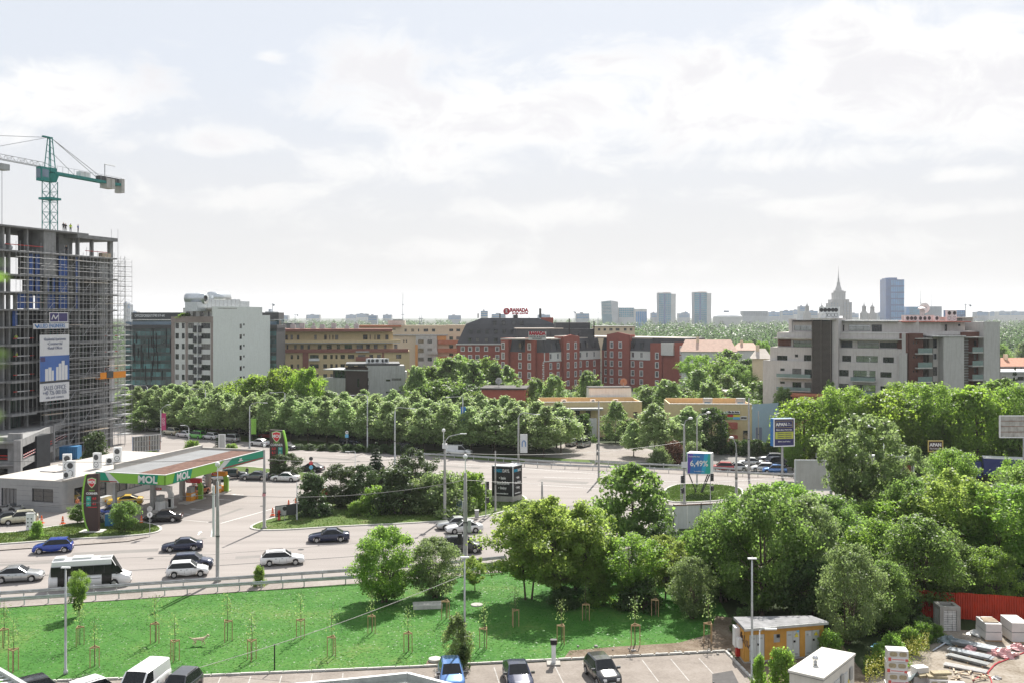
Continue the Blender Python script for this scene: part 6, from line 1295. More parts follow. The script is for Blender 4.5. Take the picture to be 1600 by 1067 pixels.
m=MB();m.at(sp(0,0)and (sp(0,0)[0]-SO[0],sp(0,0)[1]-SO[1]),SA);n=8
pts=[(-.8+.8*math.sin(math.pi/2*i/n),.8-.8*math.cos(math.pi/2*i/n))for i in range(n+1)]
for (x0,y0),(x1,y1)in zip(pts,pts[1:]):m.quad((x0,y0,0),(x1,y1,0),(x1,y1,zt),(x0,y0,zt))
m.build('corner_panel',MATS['clad_grey'],b.root,True)
rp=[sp(-11.8,.1)]+[sp(x,y+.1)for x,y in pts]+[sp(-.1,28),sp(-11.8,28)];b.prism('roof','roof_white',rp,zt-.3,zt+.1);b.prism('wall','clad_grey',[sp(-11.7,27.7),sp(-.2,27.7),sp(-.2,28),sp(-11.7,28)],0,zt)
b.prism('inner_wall','inner_dark',[sp(-11.6,3),sp(-3,3),sp(-3,27),sp(-11.6,27)],0,zt-.4)
for k in range(1,6):b.one('cladding_joint','dark_metal',ff,3.2,11.0,k*.66,k*.66+.02,.0,.012)
b.one('parapet','roof_white',fs,0,28,zt+.1,zt+.28,-.3,.02)
for x0,y0,x1,y1 in ((-9,6,-6.5,6.2),(-11,12,-9,12.3)):b.prism('roof_seam','roof_grey',[sp(x0,y0),sp(x1,y0),sp(x1,y1),sp(x0,y1)],zt+.1,zt+.2)
b.one('shop_fascia','fascia_green',fs,21,28,3.2,3.9,.02,.2);b.done()
GC='air conditioners on the station roof'
for i,(px,py,tall,lb)in enumerate(((105,743,0,'squat beige condenser nearest the shop corner'),(111,741,1,'tall double condenser in the middle of the station roof'),(105,729,1,'pair of small condensers behind the middle one'),(152,727,1,'tall white condenser left of the canopy edge'),(184,717,1,'tall condenser furthest back on the station roof'),(171,720,0,'dark backed condenser near the canopy'))):
 x,y=P(px,py+6,4.05);ac_unit(x,y,zt+.1,SA+R(15*(i % 3)),lb,GC,1.3 if tall else 1.15,bool(tall))
# canopy
q0=sp(6.6,-2.1);t=thing('station_canopy','filling station canopy with green fascia and brown and grey flat roof','canopy',(*q0,0),SA);cw,cl,z0,z1=10.3,24.3,4.75,6.0
MB().box(.15,.15,z0+.05,cw-.15,cl-.15,z1-.25).build('ceiling',MATS['white_metal'],t)
MB().box(.3,.3,z1-.24,5.2,cl-.3,z1-.17).build('roof',MATS['roof_grey'],t);MB().box(5.2,.3,z1-.24,cw-.3,cl-.3,z1-.165).build('roof',MATS['roof_rust'],t)
MB().box(-.35,4,z1-.24,.1,cl-.1,z1+.45).build('edge_wall',MATS['roof_white'],t);MB().box(0,cl-.3,z1-.24,cw,cl,z1+.12).build('edge_wall',MATS['roof_white'],t)
def fascia(horizontal,a0,a1,m,za=z0,zb=z1,pr=.0,sk0=0.0,sk1=0.0):
 """panel of the fascia between a0 and a1 with slanted ends"""
 mb=MB();th=.14+pr
 if horizontal:pts=[(a0,0,za),(a1,0,za),(a1+sk1,0,zb),(a0+sk0,0,zb)];V=[(x,-th+.14,z)for x,y,z in pts]+[(x,.16,z)for x,y,z in pts]
 else:pts=[(cw,a0,za),(cw,a1,za),(cw,a1+sk1,zb),(cw,a0+sk0,zb)];V=[(x+th-.14,y,z)for x,y,z in pts]+[(x-.16,y,z)for x,y,z in pts]
 mb.add(V,[(0,1,2,3),(7,6,5,4),(0,4,5,1),(1,5,6,2),(2,6,7,3),(3,7,4,0)]);mb.build('fascia_panel',MATS[m],t)
fascia(True,0,2.2,'fascia_green',sk1=-.8);fascia(True,2.2,3.6,'fascia_silver',sk0=-.8,sk1=-1.6);fascia(True,3.6,6.4,'fascia_lime',sk0=-1.6,sk1=.2);fascia(True,6.4,9.0,'fascia_green',pr=.05,sk0=.2,sk1=.3);fascia(True,9.0,cw,'fascia_lime',sk0=.3)
fascia(False,0,1.6,'fascia_lime',sk1=.5);fascia(False,1.6,5.4,'fascia_green',pr=.05,sk0=.5,sk1=.5);fascia(False,5.4,11.5,'fascia_lime',sk0=.5,sk1=2.2);fascia(False,11.5,13.0,'fascia_silver',sk0=2.2,sk1=2.6);fascia(False,13.0,cl,'fascia_green',sk0=2.6)
fascia(True,0,3.2,'fascia_red',z0+.06,z0+.2,.02);fascia(False,13.2,cl,'fascia_red',z0+.08,z0+.26,.02);MB().box(-.1,-.04,z1,cw+.04,.14,z1+.07).box(cw-.14,.14,z1,cw+.04,cl+.05,z1+.07).build('roof_edge',MATS['white_metal'],t);MB().box(-.1,cl+.0,z0,cw,cl+.14,z1).box(-.12,-.0,z0,0,cl,z1-.3).build('fascia_panel',MATS['fascia_green'],t)
wt=MATS['white_paint'];text(t,'MOL',1.25,(7.8,-.12,z0+.58),0,wt,'CENTER',1.1,.04);text(t,'MOL',1.25,(cw+.12,3.7,z0+.58),R(90),wt,'CENTER',1.1,.04)
MB().prism([(cw+.03,17.2),(cw+.09,17.2),(cw+.09,18.4),(cw+.03,18.4)],z0+.55,z0+.65).prism([(cw+.03,17.5),(cw+.09,17.5),(cw+.09,18.1),(cw+.03,18.1)],z0+.65,z0+.95).build('fascia_logo',wt,t)
for y in (5.7,12.4,19.0):MB().box(2.7,y+1.7,0,3.4,y+2.4,z0+.05,ch=.12).build('column',MATS['cube_grey'],t)
for x,y in ((.6,3),(.6,21)):MB().box(x-.2,y-.2,0,x+.2,y+.2,z0+.05).build('column',MATS['cube_grey'],t)
# pump islands
def pump(lx,ly,lb,leg,body,top,arch):
 x,y=sp(lx,ly);t=thing('fuel_pump',lb,'fuel pump',(x,y,0),SA);MB().box(-.7,-2.6,0,.8,2.6,.16,ch=.3).build('plinth',MATS['concrete_light'],t)
 d=MB().box(-.4,-.9,.16,.4,.3,1.3,ch=.05).build('cabinet',MATS[body],t);MB().box(-.42,-.8,.75,.42,.2,1.15).build('panel',MATS['white_metal'],d);MB().box(-.35,-.8,1.3,.35,.2,2.1,ch=.04).build('display',MATS['grey_metal'],t)
 for i in range(4):MB().path([(-.41,-.7+i*.25,1.2),(-.6,-.7+i*.25,.6),(-.43,-.66+i*.25,.4)],.03,5).build('hose',MATS['black_rubber'],t)
 m=MB();pr=[(-.35,.5,.16),(.25,.55,.16),(.35,.75,1.4),(.15,.7,2.5),(-.6,.6,2.95)]
 m.prism([(.35,.9),(1.05,.9),(.95,1.35),(.3,1.35)],.16,2.1);m.prism([(.3,.9),(.95,.9),(.85,1.35),(.2,1.35)],2.1,2.75,shrink=lambda p:[(a-.25,c)for a,c in p]);m.build('arch',MATS[arch],t)
 MB().box(-1.6,.85,2.4,.75,1.4,3.05,ch=.08).build('arch_top',MATS[top],t);MB().box(-1.62,.82,2.55,-.6,.845,2.85).build('arch_sign',MATS['shield_red'],t);text(t,'MOL',.3,(-1.1,.81,2.7),0,wt);MB().box(-.9,.6,.2,.4,1.2,1.0).build('bin',MATS[body],t);MB().box(-.92,.57,.5,.3,.6,.8).build('bin_label',MATS['white_metal'],t)
 if arch=='white_paint':
  for i in range(5):
   for j in range(2):MB().box(.36+(i+j)% 2*.22,.885,.3+i*.22+j*.0,.58+(i+j)% 2*.22,.9,.52+i*.22).build('check_square',MATS['black'],t)
 return t
pump(11.5,4.9,'white fuel pump with a checkered arch nearest the road',0,'white_paint','white_paint','white_paint');pump(11.6,11.8,'orange fuel pump with green arch and red top in the middle',0,'pump_orange','shield_red','fascia_lime');pump(11.7,18.3,'orange fuel pump with green arch and orange top furthest back',0,'pump_orange','pump_orange','fascia_lime')
# totems: curved price pylons
def totem(px,py,h,w,rz,lb,mirror,nums):
 x,y=P(px,py);t=thing('price_totem',lb,'totem',(x,y,0),rz);MB().box(-w*.9,-.9,0,w*.9,.9,.2,ch=.2).build('base',MATS['concrete_light'],t);n=10;s=-1 if mirror else 1
 edge=[(s*(-w/2-.0-.42*math.sin(math.pi*(i/n)** .8)*w*.5+.32*w*(1-i/n)** 3+(.1*w*(i/n)** 4)),.15+(h-.15)*i/n)for i in range(n+1)];o=s*w/2
 def slab(e0,e1,y0,y1,nm,m):
  mb=MB();k=len(e0);V=[(a,y0,z)for a,z in e0]+[(a,y0,z)for a,z in e1]+[(a,y1,z)for a,z in e0]+[(a,y1,z)for a,z in e1]
  fs=[]
  for i in range(k-1):fs +=[(i,i+1,k+i+1,k+i),(2*k+i,3*k+i,3*k+i+1,2*k+i+1),(i,2*k+i,2*k+i+1,i+1),(k+i,k+i+1,3*k+i+1,3*k+i)]
  fs +=[(0,k,3*k,2*k),(k-1,3*k-1,4*k-1,2*k-1)]
  mb.add(V,fs);mb.build(nm,MATS[m],t)
 slab(edge,[(o,z+.1*(z/h))for a,z in edge],-.28,.28,'pylon','totem_brown');slab([(a-s*.2,z)for a,z in edge],edge,-.31,.31,'green_edge','fascia_lime')
 sh=h*.86;c=.0;m=MB();ol=[(-.5,.45),(0,.6),(.5,.45),(.48,.0),(.25,-.4),(0,-.62),(-.25,-.4),(-.48,0)]
 for k,(sc,mm,yy)in enumerate(((1.25,'fascia_lime',-.30),(1.12,'white_paint',-.315),(1.0,'shield_red',-.33))):mb=MB();mb.add([(c+a*sc*w*.55,yy,sh+q*sc*w*.55)for a,q in ol]+[(c+a*sc*w*.55,-.27,sh+q*sc*w*.55)for a,q in ol],[tuple(range(7,-1,-1))]+[(i,(i+1)% 8,8+(i+1)% 8,8+i)for i in range(8)]);mb.build('shield',MATS[mm],t)
 text(t,'MOL',w*.30,(c,-.345,sh+.08),0,wt,'CENTER',1,.02);text(t,'FRESH',w*.16,(c,-.3,h*.725),0,MATS['fascia_lime']);text(t,'CORNER',w*.22,(c,-.3,h*.675),0,wt,'CENTER',1,.01)
 for k,(a,q)in enumerate(nums):
  zz=h*(.59-.09*k);MB().box(c-.42*w if not mirror else c+.12*w,-.31,zz-.3,c-.08*w if not mirror else c+.42*w,-.275,zz+.26).build('price_tag',MATS['led_green'],t);text(t,a,w*.25,(c+(.2 if not mirror else -.2)*w,-.3,zz),0,MATS['shield_red'],'CENTER',.9,.015);text(t,q,w*.2,(c+(-.25 if not mirror else .27)*w,-.33,zz),0,wt,'CENTER',.9)
 MB().box(c-.3*w,-.3,h*.435,c+.4*w,-.275,h*.445).build('red_line',MATS['shield_red'],t)
totem(145,831,7.0,1.55,R(0),'dark brown fuel price totem with green left edge beside the road',False,(('6.0','95'),('6.1','D')))
totem(433,741,7.3,2.35,R(-6),'dark brown fuel price totem with green right edge at the far island',True,(('6.0','95'),('6.1','D')))
# ================================================================ vehicles
PAINT={}
def paint(n,c,r=.28,met=.0):
 m=mat('paint_'+n,c,r,met,var=0,spec=.55);m.node_tree.nodes['Principled BSDF'].inputs['Coat Weight'].default_value=.7;m.node_tree.nodes['Principled BSDF'].inputs['Coat Roughness'].default_value=.06;PAINT[n]=m
for n,c,r,k in (('white',(.72,.72,.72),.35,0),('silver',(.45,.46,.46),.3,.6),('grey',(.15,.155,.165),.3,.5),('dark_grey',(.045,.048,.055),.3,.4),('black',(.010,.010,.012),.25,0),('navy',(.012,.018,.055),.25,.2),('blue',(.012,.05,.32),.25,.1),('sky_blue',(.10,.22,.50),.28,.5),('yellow',(.65,.42,.02),.3,0),('green',(.12,.50,.06),.3,0),('beige',(.50,.48,.36),.35,.2),('red',(.40,.02,.02),.3,0),('orange',(.60,.16,.02),.3,0)):paint(n,c,r,k)
mat('tail_red',(.35,.01,.01),.2,var=0);mat('lamp_glass',(.62,.64,.66),.1,.2,var=0);mat('plate_white',(.7,.7,.7),.5,var=0);mat('rim',(.42,.43,.44),.3,.7,var=0);mat('trim_dark',(.02,.02,.022),.6,var=0)
KINDS={  # L, W, H, belt, hood z front, nose x frac... windscreen base, roof front, roof end, tail glass base (fractions from the rear), deck height, wheelbase, ride
 'sedan':dict(L=4.6,W=1.78,H=1.46,belt=.95,hood=.80,ws=.70,rf=.55,rr=.30,tg=.145,deck=1.0,wb=2.65,pil=(.43,)),
 'coupe':dict(L=4.6,W=1.84,H=1.40,belt=.95,hood=.82,ws=.67,rf=.52,rr=.32,tg=.13,deck=1.0,wb=2.7,pil=()),
 'hatch':dict(L=4.0,W=1.72,H=1.52,belt=.97,hood=.84,ws=.74,rf=.58,rr=.13,tg=.035,deck=1.0,wb=2.5,pil=(.42,)),
 'wagon':dict(L=4.5,W=1.76,H=1.48,belt=.96,hood=.82,ws=.72,rf=.57,rr=.12,tg=.035,deck=.98,wb=2.65,pil=(.43,.235)),
 'suv':dict(L=4.5,W=1.85,H=1.70,belt=1.08,hood=.98,ws=.71,rf=.58,rr=.13,tg=.035,deck=1.1,wb=2.65,pil=(.43,.24)),
 'minivan':dict(L=4.4,W=1.82,H=1.82,belt=1.1,hood=.95,ws=.78,rf=.62,rr=.07,tg=.02,deck=1.1,wb=2.7,pil=(.46,.26)),
 'van':dict(L=5.2,W=1.95,H=2.0,belt=1.18,hood=1.05,ws=.83,rf=.68,rr=.05,tg=.01,deck=1.2,wb=3.2,pil=(.58,),solid=.56),
 'minibus':dict(L=7.3,W=2.02,H=2.75,belt=1.30,hood=1.12,ws=.88,rf=.77,rr=.03,tg=.005,deck=1.35,wb=4.3,pil=(.5,),wheel=.36,solid=.78),
}
def car_meshes(k,c):
 L,W_,Hh=c['L'],c['W'],c['H'];hx=L/2;fr=lambda f:-hx+f*L;rw=c.get('wheel',.32);axf,axr=c['wb']/2+.02*L*.3,-c['wb']/2+.02*L*.3;zb=.2 if k != 'suv' else .26
 xs=sorted(set([round(x,3)for x in [-hx,-hx+.05,-hx+.18,fr(c['tg']),fr(c['rr']),fr(.5),fr(c['ws']),fr(.85),hx-.45,hx-.18,hx-.05,hx]+[a+rw*1.16*math.cos(math.pi*i/6)for a in (axf,axr)for i in range(7)]]))
 def top(x):
  f=(x+hx)/L;P_=[(0,c['deck']-.16),(.02,c['deck']-.03),(c['tg']+.001,c['deck']),(.45,c['belt']),(c['ws'],c['belt']+.02),(.93,c['hood']),(.985,c['hood']-.1),(1,c['hood']-.24)]
  for (a,b_),(e,d)in zip(P_,P_[1:]):
   if f<=e:return b_+(d-b_)*(f-a)/max(1e-6,e-a)
  return P_[-1][1]
 def hw(x):f=abs(x)/hx;return W_/2*(1-.17*max(0,(f-.72)/.28)** 2.4)
 def bot(x):
  z=zb+(.1*max(0,(abs(x)/hx-.88)/.12))
  for a in (axf,axr):
   d=rw*1.16;
   if abs(x-a)<=d+1e-4:z=max(z,rw+math.sqrt(max(0,d*d-(x-a)** 2))-.0)
  return z
 body=MB();V=[];n=12
 for x in xs:
  t,w,b_=top(x),hw(x),bot(x);t=max(t,b_+.12);m_=b_+(t-b_)*.5
  half=[(w*.86,b_),(w*.985,b_+.02),(w,m_),(w*.975,t-.1 if t-.1>m_ else t-.03),(w*.90,t-.015),(w*.45,t+.015)]
  V +=[(x,y,z)for y,z in half]+[(x,-y,z)for y,z in half[::-1]]
 fs=[]
 for i in range(len(xs)-1):
  for j in range(n):fs.append((i*n+j,(i+1)*n+j,(i+1)*n+(j+1)% n,i*n+(j+1)% n))
 fs.append(tuple(range(n)));fs.append(tuple(range((len(xs)-1)*n+n-1,(len(xs)-1)*n-1,-1)));body.add(V,fs)
 # greenhouse
 gx=[fr(c['tg']),fr(c['rr'])];sol=c.get('solid');pil=sorted(c['pil'])
 gl=[];cuts=[(c['tg'],c['rr'],'rear')];edges=[c['rr']]+[q for p in pil for q in (p-.011,p+.011)]+[c['rf']]
 seq=[c['tg'],c['rr']+.012]+[q for p in pil for q in (p-.2/L,p+.2/L-.13/L*1.4)]+[c['rf'],c['ws']]
 seq=sorted(set(seq));tumb=.80 if k not in ('van','minibus')else .93
 def roof(f):
  if f<=c['rr']:t=(f-c['tg'])/(c['rr']-c['tg']);return c['deck']-.02+(Hh-.04-c['deck'])*t
  if f>=c['rf']:t=(f-c['rf'])/(c['ws']-c['rf']);return Hh-.01-(Hh-c['belt']-.02)*t
  return Hh-.03+.03*math.sin(math.pi*(f-c['rr'])/(c['rf']-c['rr']))
 S_=[]
 for f in seq:
  x=fr(f);r=roof(f);bz=top(x)-.03;w0=hw(x)*.93;t=max(0,min(1,(r-bz)/(Hh-bz)));w1=w0*(1-(1-tumb)*t);S_.append([(x,w0,bz),(x,w1,max(bz+.004,r-.07*t)),(x,w1*.86,r),(x,0,r+.02*t)])
 sides,screen,rear,shell=(MB(),MB()),MB(),MB(),body
 for i in range(len(seq)-1):
  f0,f1=seq[i],seq[i+1];A,B=S_[i],S_[i+1];front=f0>=c['rf']-1e-6;back=f1<=c['rr']+.02
  pillar=any(abs((f0+f1)/2-p)<.015 for p in pil)or (sol and f1<=sol+.01)or (back and k in ('sedan','coupe')and False)
  for sg in (1,-1):
   q=[(p[0],p[1]*sg,p[2])for p in A];r=[(p[0],p[1]*sg,p[2])for p in B];o=(lambda a:a if sg>0 else a[::-1])
   if pillar:shell.add(o([q[0],q[1],r[1],r[0]])[::-1],[(0,1,2,3)])
   else:
    sides[sg<0].add(o([q[0],q[1],r[1],r[0]])[::-1],[(0,1,2,3)])
   shell.add(o([q[1],q[2],r[2],r[1]])[::-1],[(0,1,2,3)]);tgt=screen if front else rear if (back and not sol)else shell;tgt.add(o([q[2],q[3],r[3],r[2]])[::-1],[(0,1,2,3)])
 bm0=body.mesh('body',PAINT['white'],True);bm0.flip_normals();parts=[('body',bm0,None)]
 for nm,mb in (('side_window',sides[0]),('side_window',sides[1]),('windscreen',screen),('rear_window',rear)):
  if mb.v:gm0=mb.mesh(nm,MATS['car_glass'],nm != 'side_window');gm0.flip_normals();parts.append((nm,gm0,None))
 # A pillars, drip rails are part of the shell already; trim, lamps, plates
 bz=.42;w=hw(hx-.1)
 parts.append(('bumper',MB().box(hx-.14,-w*.82,zb+.05,hx+.015,w*.82,zb+.2,ch=.05).mesh('bumper',MATS['trim_dark']),None));parts.append(('bumper',MB().box(-hx-.015,-w*.82,zb+.05,-hx+.14,w*.82,zb+.2,ch=.05).mesh('bumper',MATS['trim_dark']),None))
 ht=c['hood'];parts.append(('grille',MB().box(hx-.06,-w*.42,ht-.34,hx+.012,w*.42,ht-.2).mesh('grille',MATS['trim_dark']),None))
 hl=lambda s:MB().prism([(hx-.42,s*w*.99),(hx-.1,s*w*.9),(hx+.006,s*w*.72),(hx+.006,s*w*.46),(hx-.12,s*w*.5),(hx-.4,s*w*.9)],ht-.30,ht-.13).mesh('headlight',MATS['lamp_glass'])
 tl=lambda s:MB().prism([(-hx+.32,s*w*1.0),(-hx+.06,s*w*.92),(-hx-.008,s*w*.72),(-hx-.008,s*w*.52),(-hx+.1,s*w*.6),(-hx+.3,s*w*.9)],c['deck']-.34,c['deck']-.13).mesh('taillight',MATS['tail_red'])
 for s in (1,-1):parts.append(('headlight',hl(s),None));parts.append(('taillight',tl(s),None))
 parts.append(('number_plate',MB().box(hx+.0,-.26,.36,hx+.025,.26,.47).mesh('number_plate',MATS['plate_white']),None));parts.append(('number_plate',MB().box(-hx-.025,-.26,c['deck']-.4,-hx,.26,c['deck']-.28).mesh('number_plate',MATS['plate_white']),None))
 mx=fr(c['ws']-.04);wm=hw(mx);mir=[MB().box(mx-.1,s*wm*.94,c['belt']-.0,mx+.08,s*(wm+.2),c['belt']+.14,ch=.03).mesh('wing_mirror',PAINT['dark_grey'])for s in (1,-1)]
 for q in mir:parts.append(('wing_mirror',q,None))
 tyre=MB().lathe([(rw*.6,-.1),(rw*.97,-.1),(rw,-.07),(rw,.07),(rw*.97,.1),(rw*.6,.1)],(0,0,0),18,0,'y').mesh('wheel',MATS['black_rubber'])
 rim=MB().lathe([(rw*.62,-.104),(rw*.6,-.09),(.05,-.075),(.04,-.1)],(0,0,0),14,0,'y')
 for i in range(7):a=6.283*i/7;rim.box(-.0,-.11,-.02,.001,-.1,.02)if False else rim.tube((.05*math.cos(a),-.1,.05*math.sin(a)),(rw*.6*math.cos(a),-.105,rw*.6*math.sin(a)),.028,n=4)
 rim=rim.mesh('rim',MATS['rim']);wy=W_/2-.115
 for ax in (axf,axr):
  for s in (1,-1):parts.append(('wheel',tyre,(ax,s*wy,rw,0 if s<0 else math.pi,rim)))
 dh=MB().box(-.09,-.02,-.015,.09,.02,.015).mesh('door_handle',MATS['trim_dark'])
 for f_ in ((.5,.36)if k not in ('coupe','van')else (.45,)):
  for s in (1,-1):parts.append(('door_handle',dh,(fr(f_),s*(hw(0)*.985),c['belt']-.17,0,None)))
 for f_ in ([.60,.44,.27]if k in ('sedan','hatch','wagon','suv','minivan')else [.63,.36]if k=='coupe' else []):
  x=fr(f_)
  for s in (1,-1):parts.append(('door_seam',MB().box(x-.008,s*(W_/2-.004),.42,x+.008,s*(W_/2+.003),c['belt']-.22).mesh('door_seam',MATS['trim_dark']),None))
 if k in ('wagon','suv','minivan'):
  for s in (1,-1):parts.append(('roof_rail',MB().tube((fr(.2),s*W_*.36,Hh+.03),(fr(.52),s*W_*.36,Hh+.04),.025,n=5).mesh('roof_rail',MATS['trim_dark']),None))
 return parts
CM={}
def car(kind,xy,ang,col,label,cat='car',group=None,sc=1.0,z=.012,name=None):
 if kind not in CM:CM[kind]=car_meshes(kind,KINDS[kind])
 r=thing(name or {'van':'delivery_van','minibus':'minibus'}.get(kind,'car'),label,cat,(xy[0],xy[1],z),ang,group,sc if sc != 1 else None)
 for nm,me,ex in CM[kind]:
  if ex is None:
   o=part(nm,me,r)
   if nm in ('body',):o.material_slots[0].link='OBJECT';o.material_slots[0].material=PAINT[col]
  else:
   o=part(nm,me,r,ex[:3],ex[3])
   if ex[4]:part('rim',ex[4],o)
 return r
def carpx(kind,px,py,ang,col,label,group=None,**k):return car(kind,P(px,py),R(ang),col,label,group=group,**k)
RD=14
mat('bus_glass',(.012,.013,.014),.18,var=0,spec=.3)
GV='vehicles driving on the near road'
carpx('hatch',83,862,RD+180+2,'blue','bright blue hatchback driving left beside the fuel totem verge',GV,sc=1.02)
carpx('sedan',285,859,RD+182,'navy','dark navy saloon with red tail lights in the far lane',GV,sc=.95)
carpx('sedan',514,845,RD+176,'navy','dark blue saloon driving left past the pine island',GV,sc=1.02)
carpx('sedan',28,907,RD,'silver','silver saloon close behind the white minibus',GV,sc=1.02)
carpx('hatch',300,887,RD-2,'navy','dark blue hatchback half hidden behind a white hatchback',GV,sc=1.05)
carpx('hatch',293,899,RD,'white','white hatchback in the lane next to the guardrail',GV,sc=1.0)
carpx('wagon',441,881,RD-1,'white','white estate car alone in the near lane',GV,sc=1.0)
carpx('sedan',711,825,RD+181,'silver','silver saloon waiting beside the white saloon',GV);carpx('sedan',725,831,RD+181,'white','white saloon nearest the traffic pole at the junction',GV,sc=.97)
carpx('minivan',722,862,RD-8,'dark_grey','dark grey small van partly hidden by the willow',GV,sc=1.0)
mbx,mby=P(142,915);t=car('minibus',(mbx,mby),R(RD+1),'white','white minibus with dark windows driving beside the guardrail','minibus',GV)
for a,s in ((1.55,-1),(-2.35,-1)):MB().box(a-.45,-1.03,.38,a+.45,-1.022,2.2).build('door',MATS['bus_glass'],t)
MB().add([(-3.4,-1.03,1.32),(2.05,-1.03,1.32),(2.05,-1.0,2.2),(-3.4,-1.0,2.2),(-3.4,-.8,1.32),(2.05,-.8,1.32),(2.05,-.8,2.2),(-3.4,-.8,2.2)],[(0,1,2,3),(3,2,6,7),(0,3,7,4),(1,5,6,2)]).build('side_window',MATS['bus_glass'],t);MB().add([(2.25,-1.02,1.36),(3.0,-1.0,1.36),(2.6,-.97,2.05),(2.25,-.98,2.05),(2.25,-.8,1.36),(3.0,-.8,1.36),(2.6,-.8,2.05),(2.25,-.8,2.05)],[(0,1,2,3),(3,2,6,7),(0,3,7,4),(1,5,6,2)]).build('side_window',MATS['bus_glass'],t)
for k in range(5):MB().box(-2.5+k*.95,-1.036,1.34,-2.44+k*.95,-1.0,2.18).build('window_post',MATS['trim_dark'],t)
MB().box(-1.6,-.55,2.74,.2,.55,2.92,ch=.1).build('roof_hatch',PAINT['white'],t);MB().box(.9,-.4,2.74,1.9,.4,2.82).build('roof_vent',MATS['grey_metal'],t);MB().box(-3.2,-.5,2.74,-2.2,.5,2.95,ch=.1).build('air_conditioner',PAINT['white'],t)
MB().box(-1.8,-1.03,.95,1.0,-1.012,.99).build('side_trim',MATS['trim_dark'],t)
# station forecourt
GS='vehicles at the filling station'
carpx('coupe',196,788,75+118,'yellow','yellow coupe parked before the shop windows',GS);carpx('hatch',176,806,75+112,'blue','blue hatchback behind the small round tree',GS)
carpx('sedan',255,814,188,'black','black saloon leaving the pumps towards the verge',GS,sc=1.02);carpx('suv',31,817,205,'beige','pale beige off road car with roof rails beside the service cabinet',GS,sc=.95);carpx('sedan',8,817,212,'dark_grey','dark grey car at the left edge beside the beige off road car',GS)
carpx('coupe',399,749,180-4,'grey','grey coupe crossing the forecourt before the far totem',GS,sc=1.02);carpx('sedan',446,751,180-10,'white','white saloon behind the grey coupe',GS,sc=.98)
carpx('suv',366,747,20,'dark_grey','dark car at the far pumps under the canopy edge',GS,sc=.95);carpx('hatch',338,752,40,'silver','silver hatchback seen under the canopy behind the pumps',GS);carpx('hatch',310,772,75,'orange','orange red hatchback standing at the middle pump',GS)
carpx('sedan',486,736,180-22,'black','black saloon passing behind the stop sign island','vehicles on the avenue')
# along the far kerb under the trees
GK='cars parked along the far kerb of the avenue'
for (k,x,y,c,lb)in (('suv',223,672,'silver','silver off road car furthest left along the far kerb'),('sedan',241,673,'silver','pale silver saloon second from the left along the far kerb'),('suv',268,679,'beige','beige grey off road car right of the pink flag banner'),('sedan',289,682.5,'white','pale saloon left of the green car'),('minivan',308,684.5,'green','bright green small car in the row along the far kerb'),('hatch',329,686,'white','white hatchback right of the green car'),('minivan',361,690,'silver','silver compact van behind the small fir'),('sedan',406,696,'white','white saloon behind the green flag banner')):
 carpx(k,x,y,180-38+(x-220)*.05,c,lb,GK,sc=.95 if k=='minivan' else 1)
carpx('hatch',448,702,-28,'dark_grey','dark hatchback with red lights behind the far totem','vehicles on the avenue')
GB='cars half hidden under the avenue trees'
for (k,x,y,c,lb,a)in (('hatch',262,662,'silver','pale car in the shade of the trees above the beige off road car',150),('sedan',305,668,'red','red car deep in the shade under the avenue trees',150),('sedan',338,672,'white','white car deep in the shade under the avenue trees',150),('hatch',380,679,'black','black car in the shade behind the green flag banner',150),('sedan',420,684,'red','dark red car in the shade left of the far totem',152),
      ('suv',548,694,'navy','dark blue car with blue sign in front under the trees',-22),('suv',638,704,'black','black car under the trees behind the dark fir',-18),('sedan',192,658,'white','white car at the left end of the tree avenue',150)):
 carpx(k,x,y,a,c,lb,GB)
carpx('van',716,711,-14,'white','white van under the right part of the tree avenue','vehicles on the avenue',sc=1.0)
GL='cars on the gravel lot'
carpx('hatch',894,696,62,'silver','silver hatchback on the gravel lot left of its twin',GL);carpx('minivan',912,697.5,62,'silver','silver compact van on the gravel lot nearest the yellow house',GL,sc=.97)
GP='cars parked by the yellow and blue workshop'
for (k,x,y,c,lb,a)in (('sedan',1172,727,'silver','silver saloon parked left under the blue billboard',165),('suv',1205,722,'grey','grey estate parked behind the blue car under the billboard',170),('suv',1216,728,'navy','blue car parked under the blue billboard',15),('hatch',1128,735,'red','red car just showing above the far guardrail',170),('hatch',1192,736,'white','white car just showing above the far guardrail',170),('hatch',1210,739,'sky_blue','pale blue car just showing above the far guardrail',170),('sedan',1150,735,'silver','silver car between the red and the white one at the guardrail',170),('hatch',1436,737,'navy','dark blue car glimpsed behind the old white billboard',165)):
 carpx(k,x,y,a,c,lb,GP)
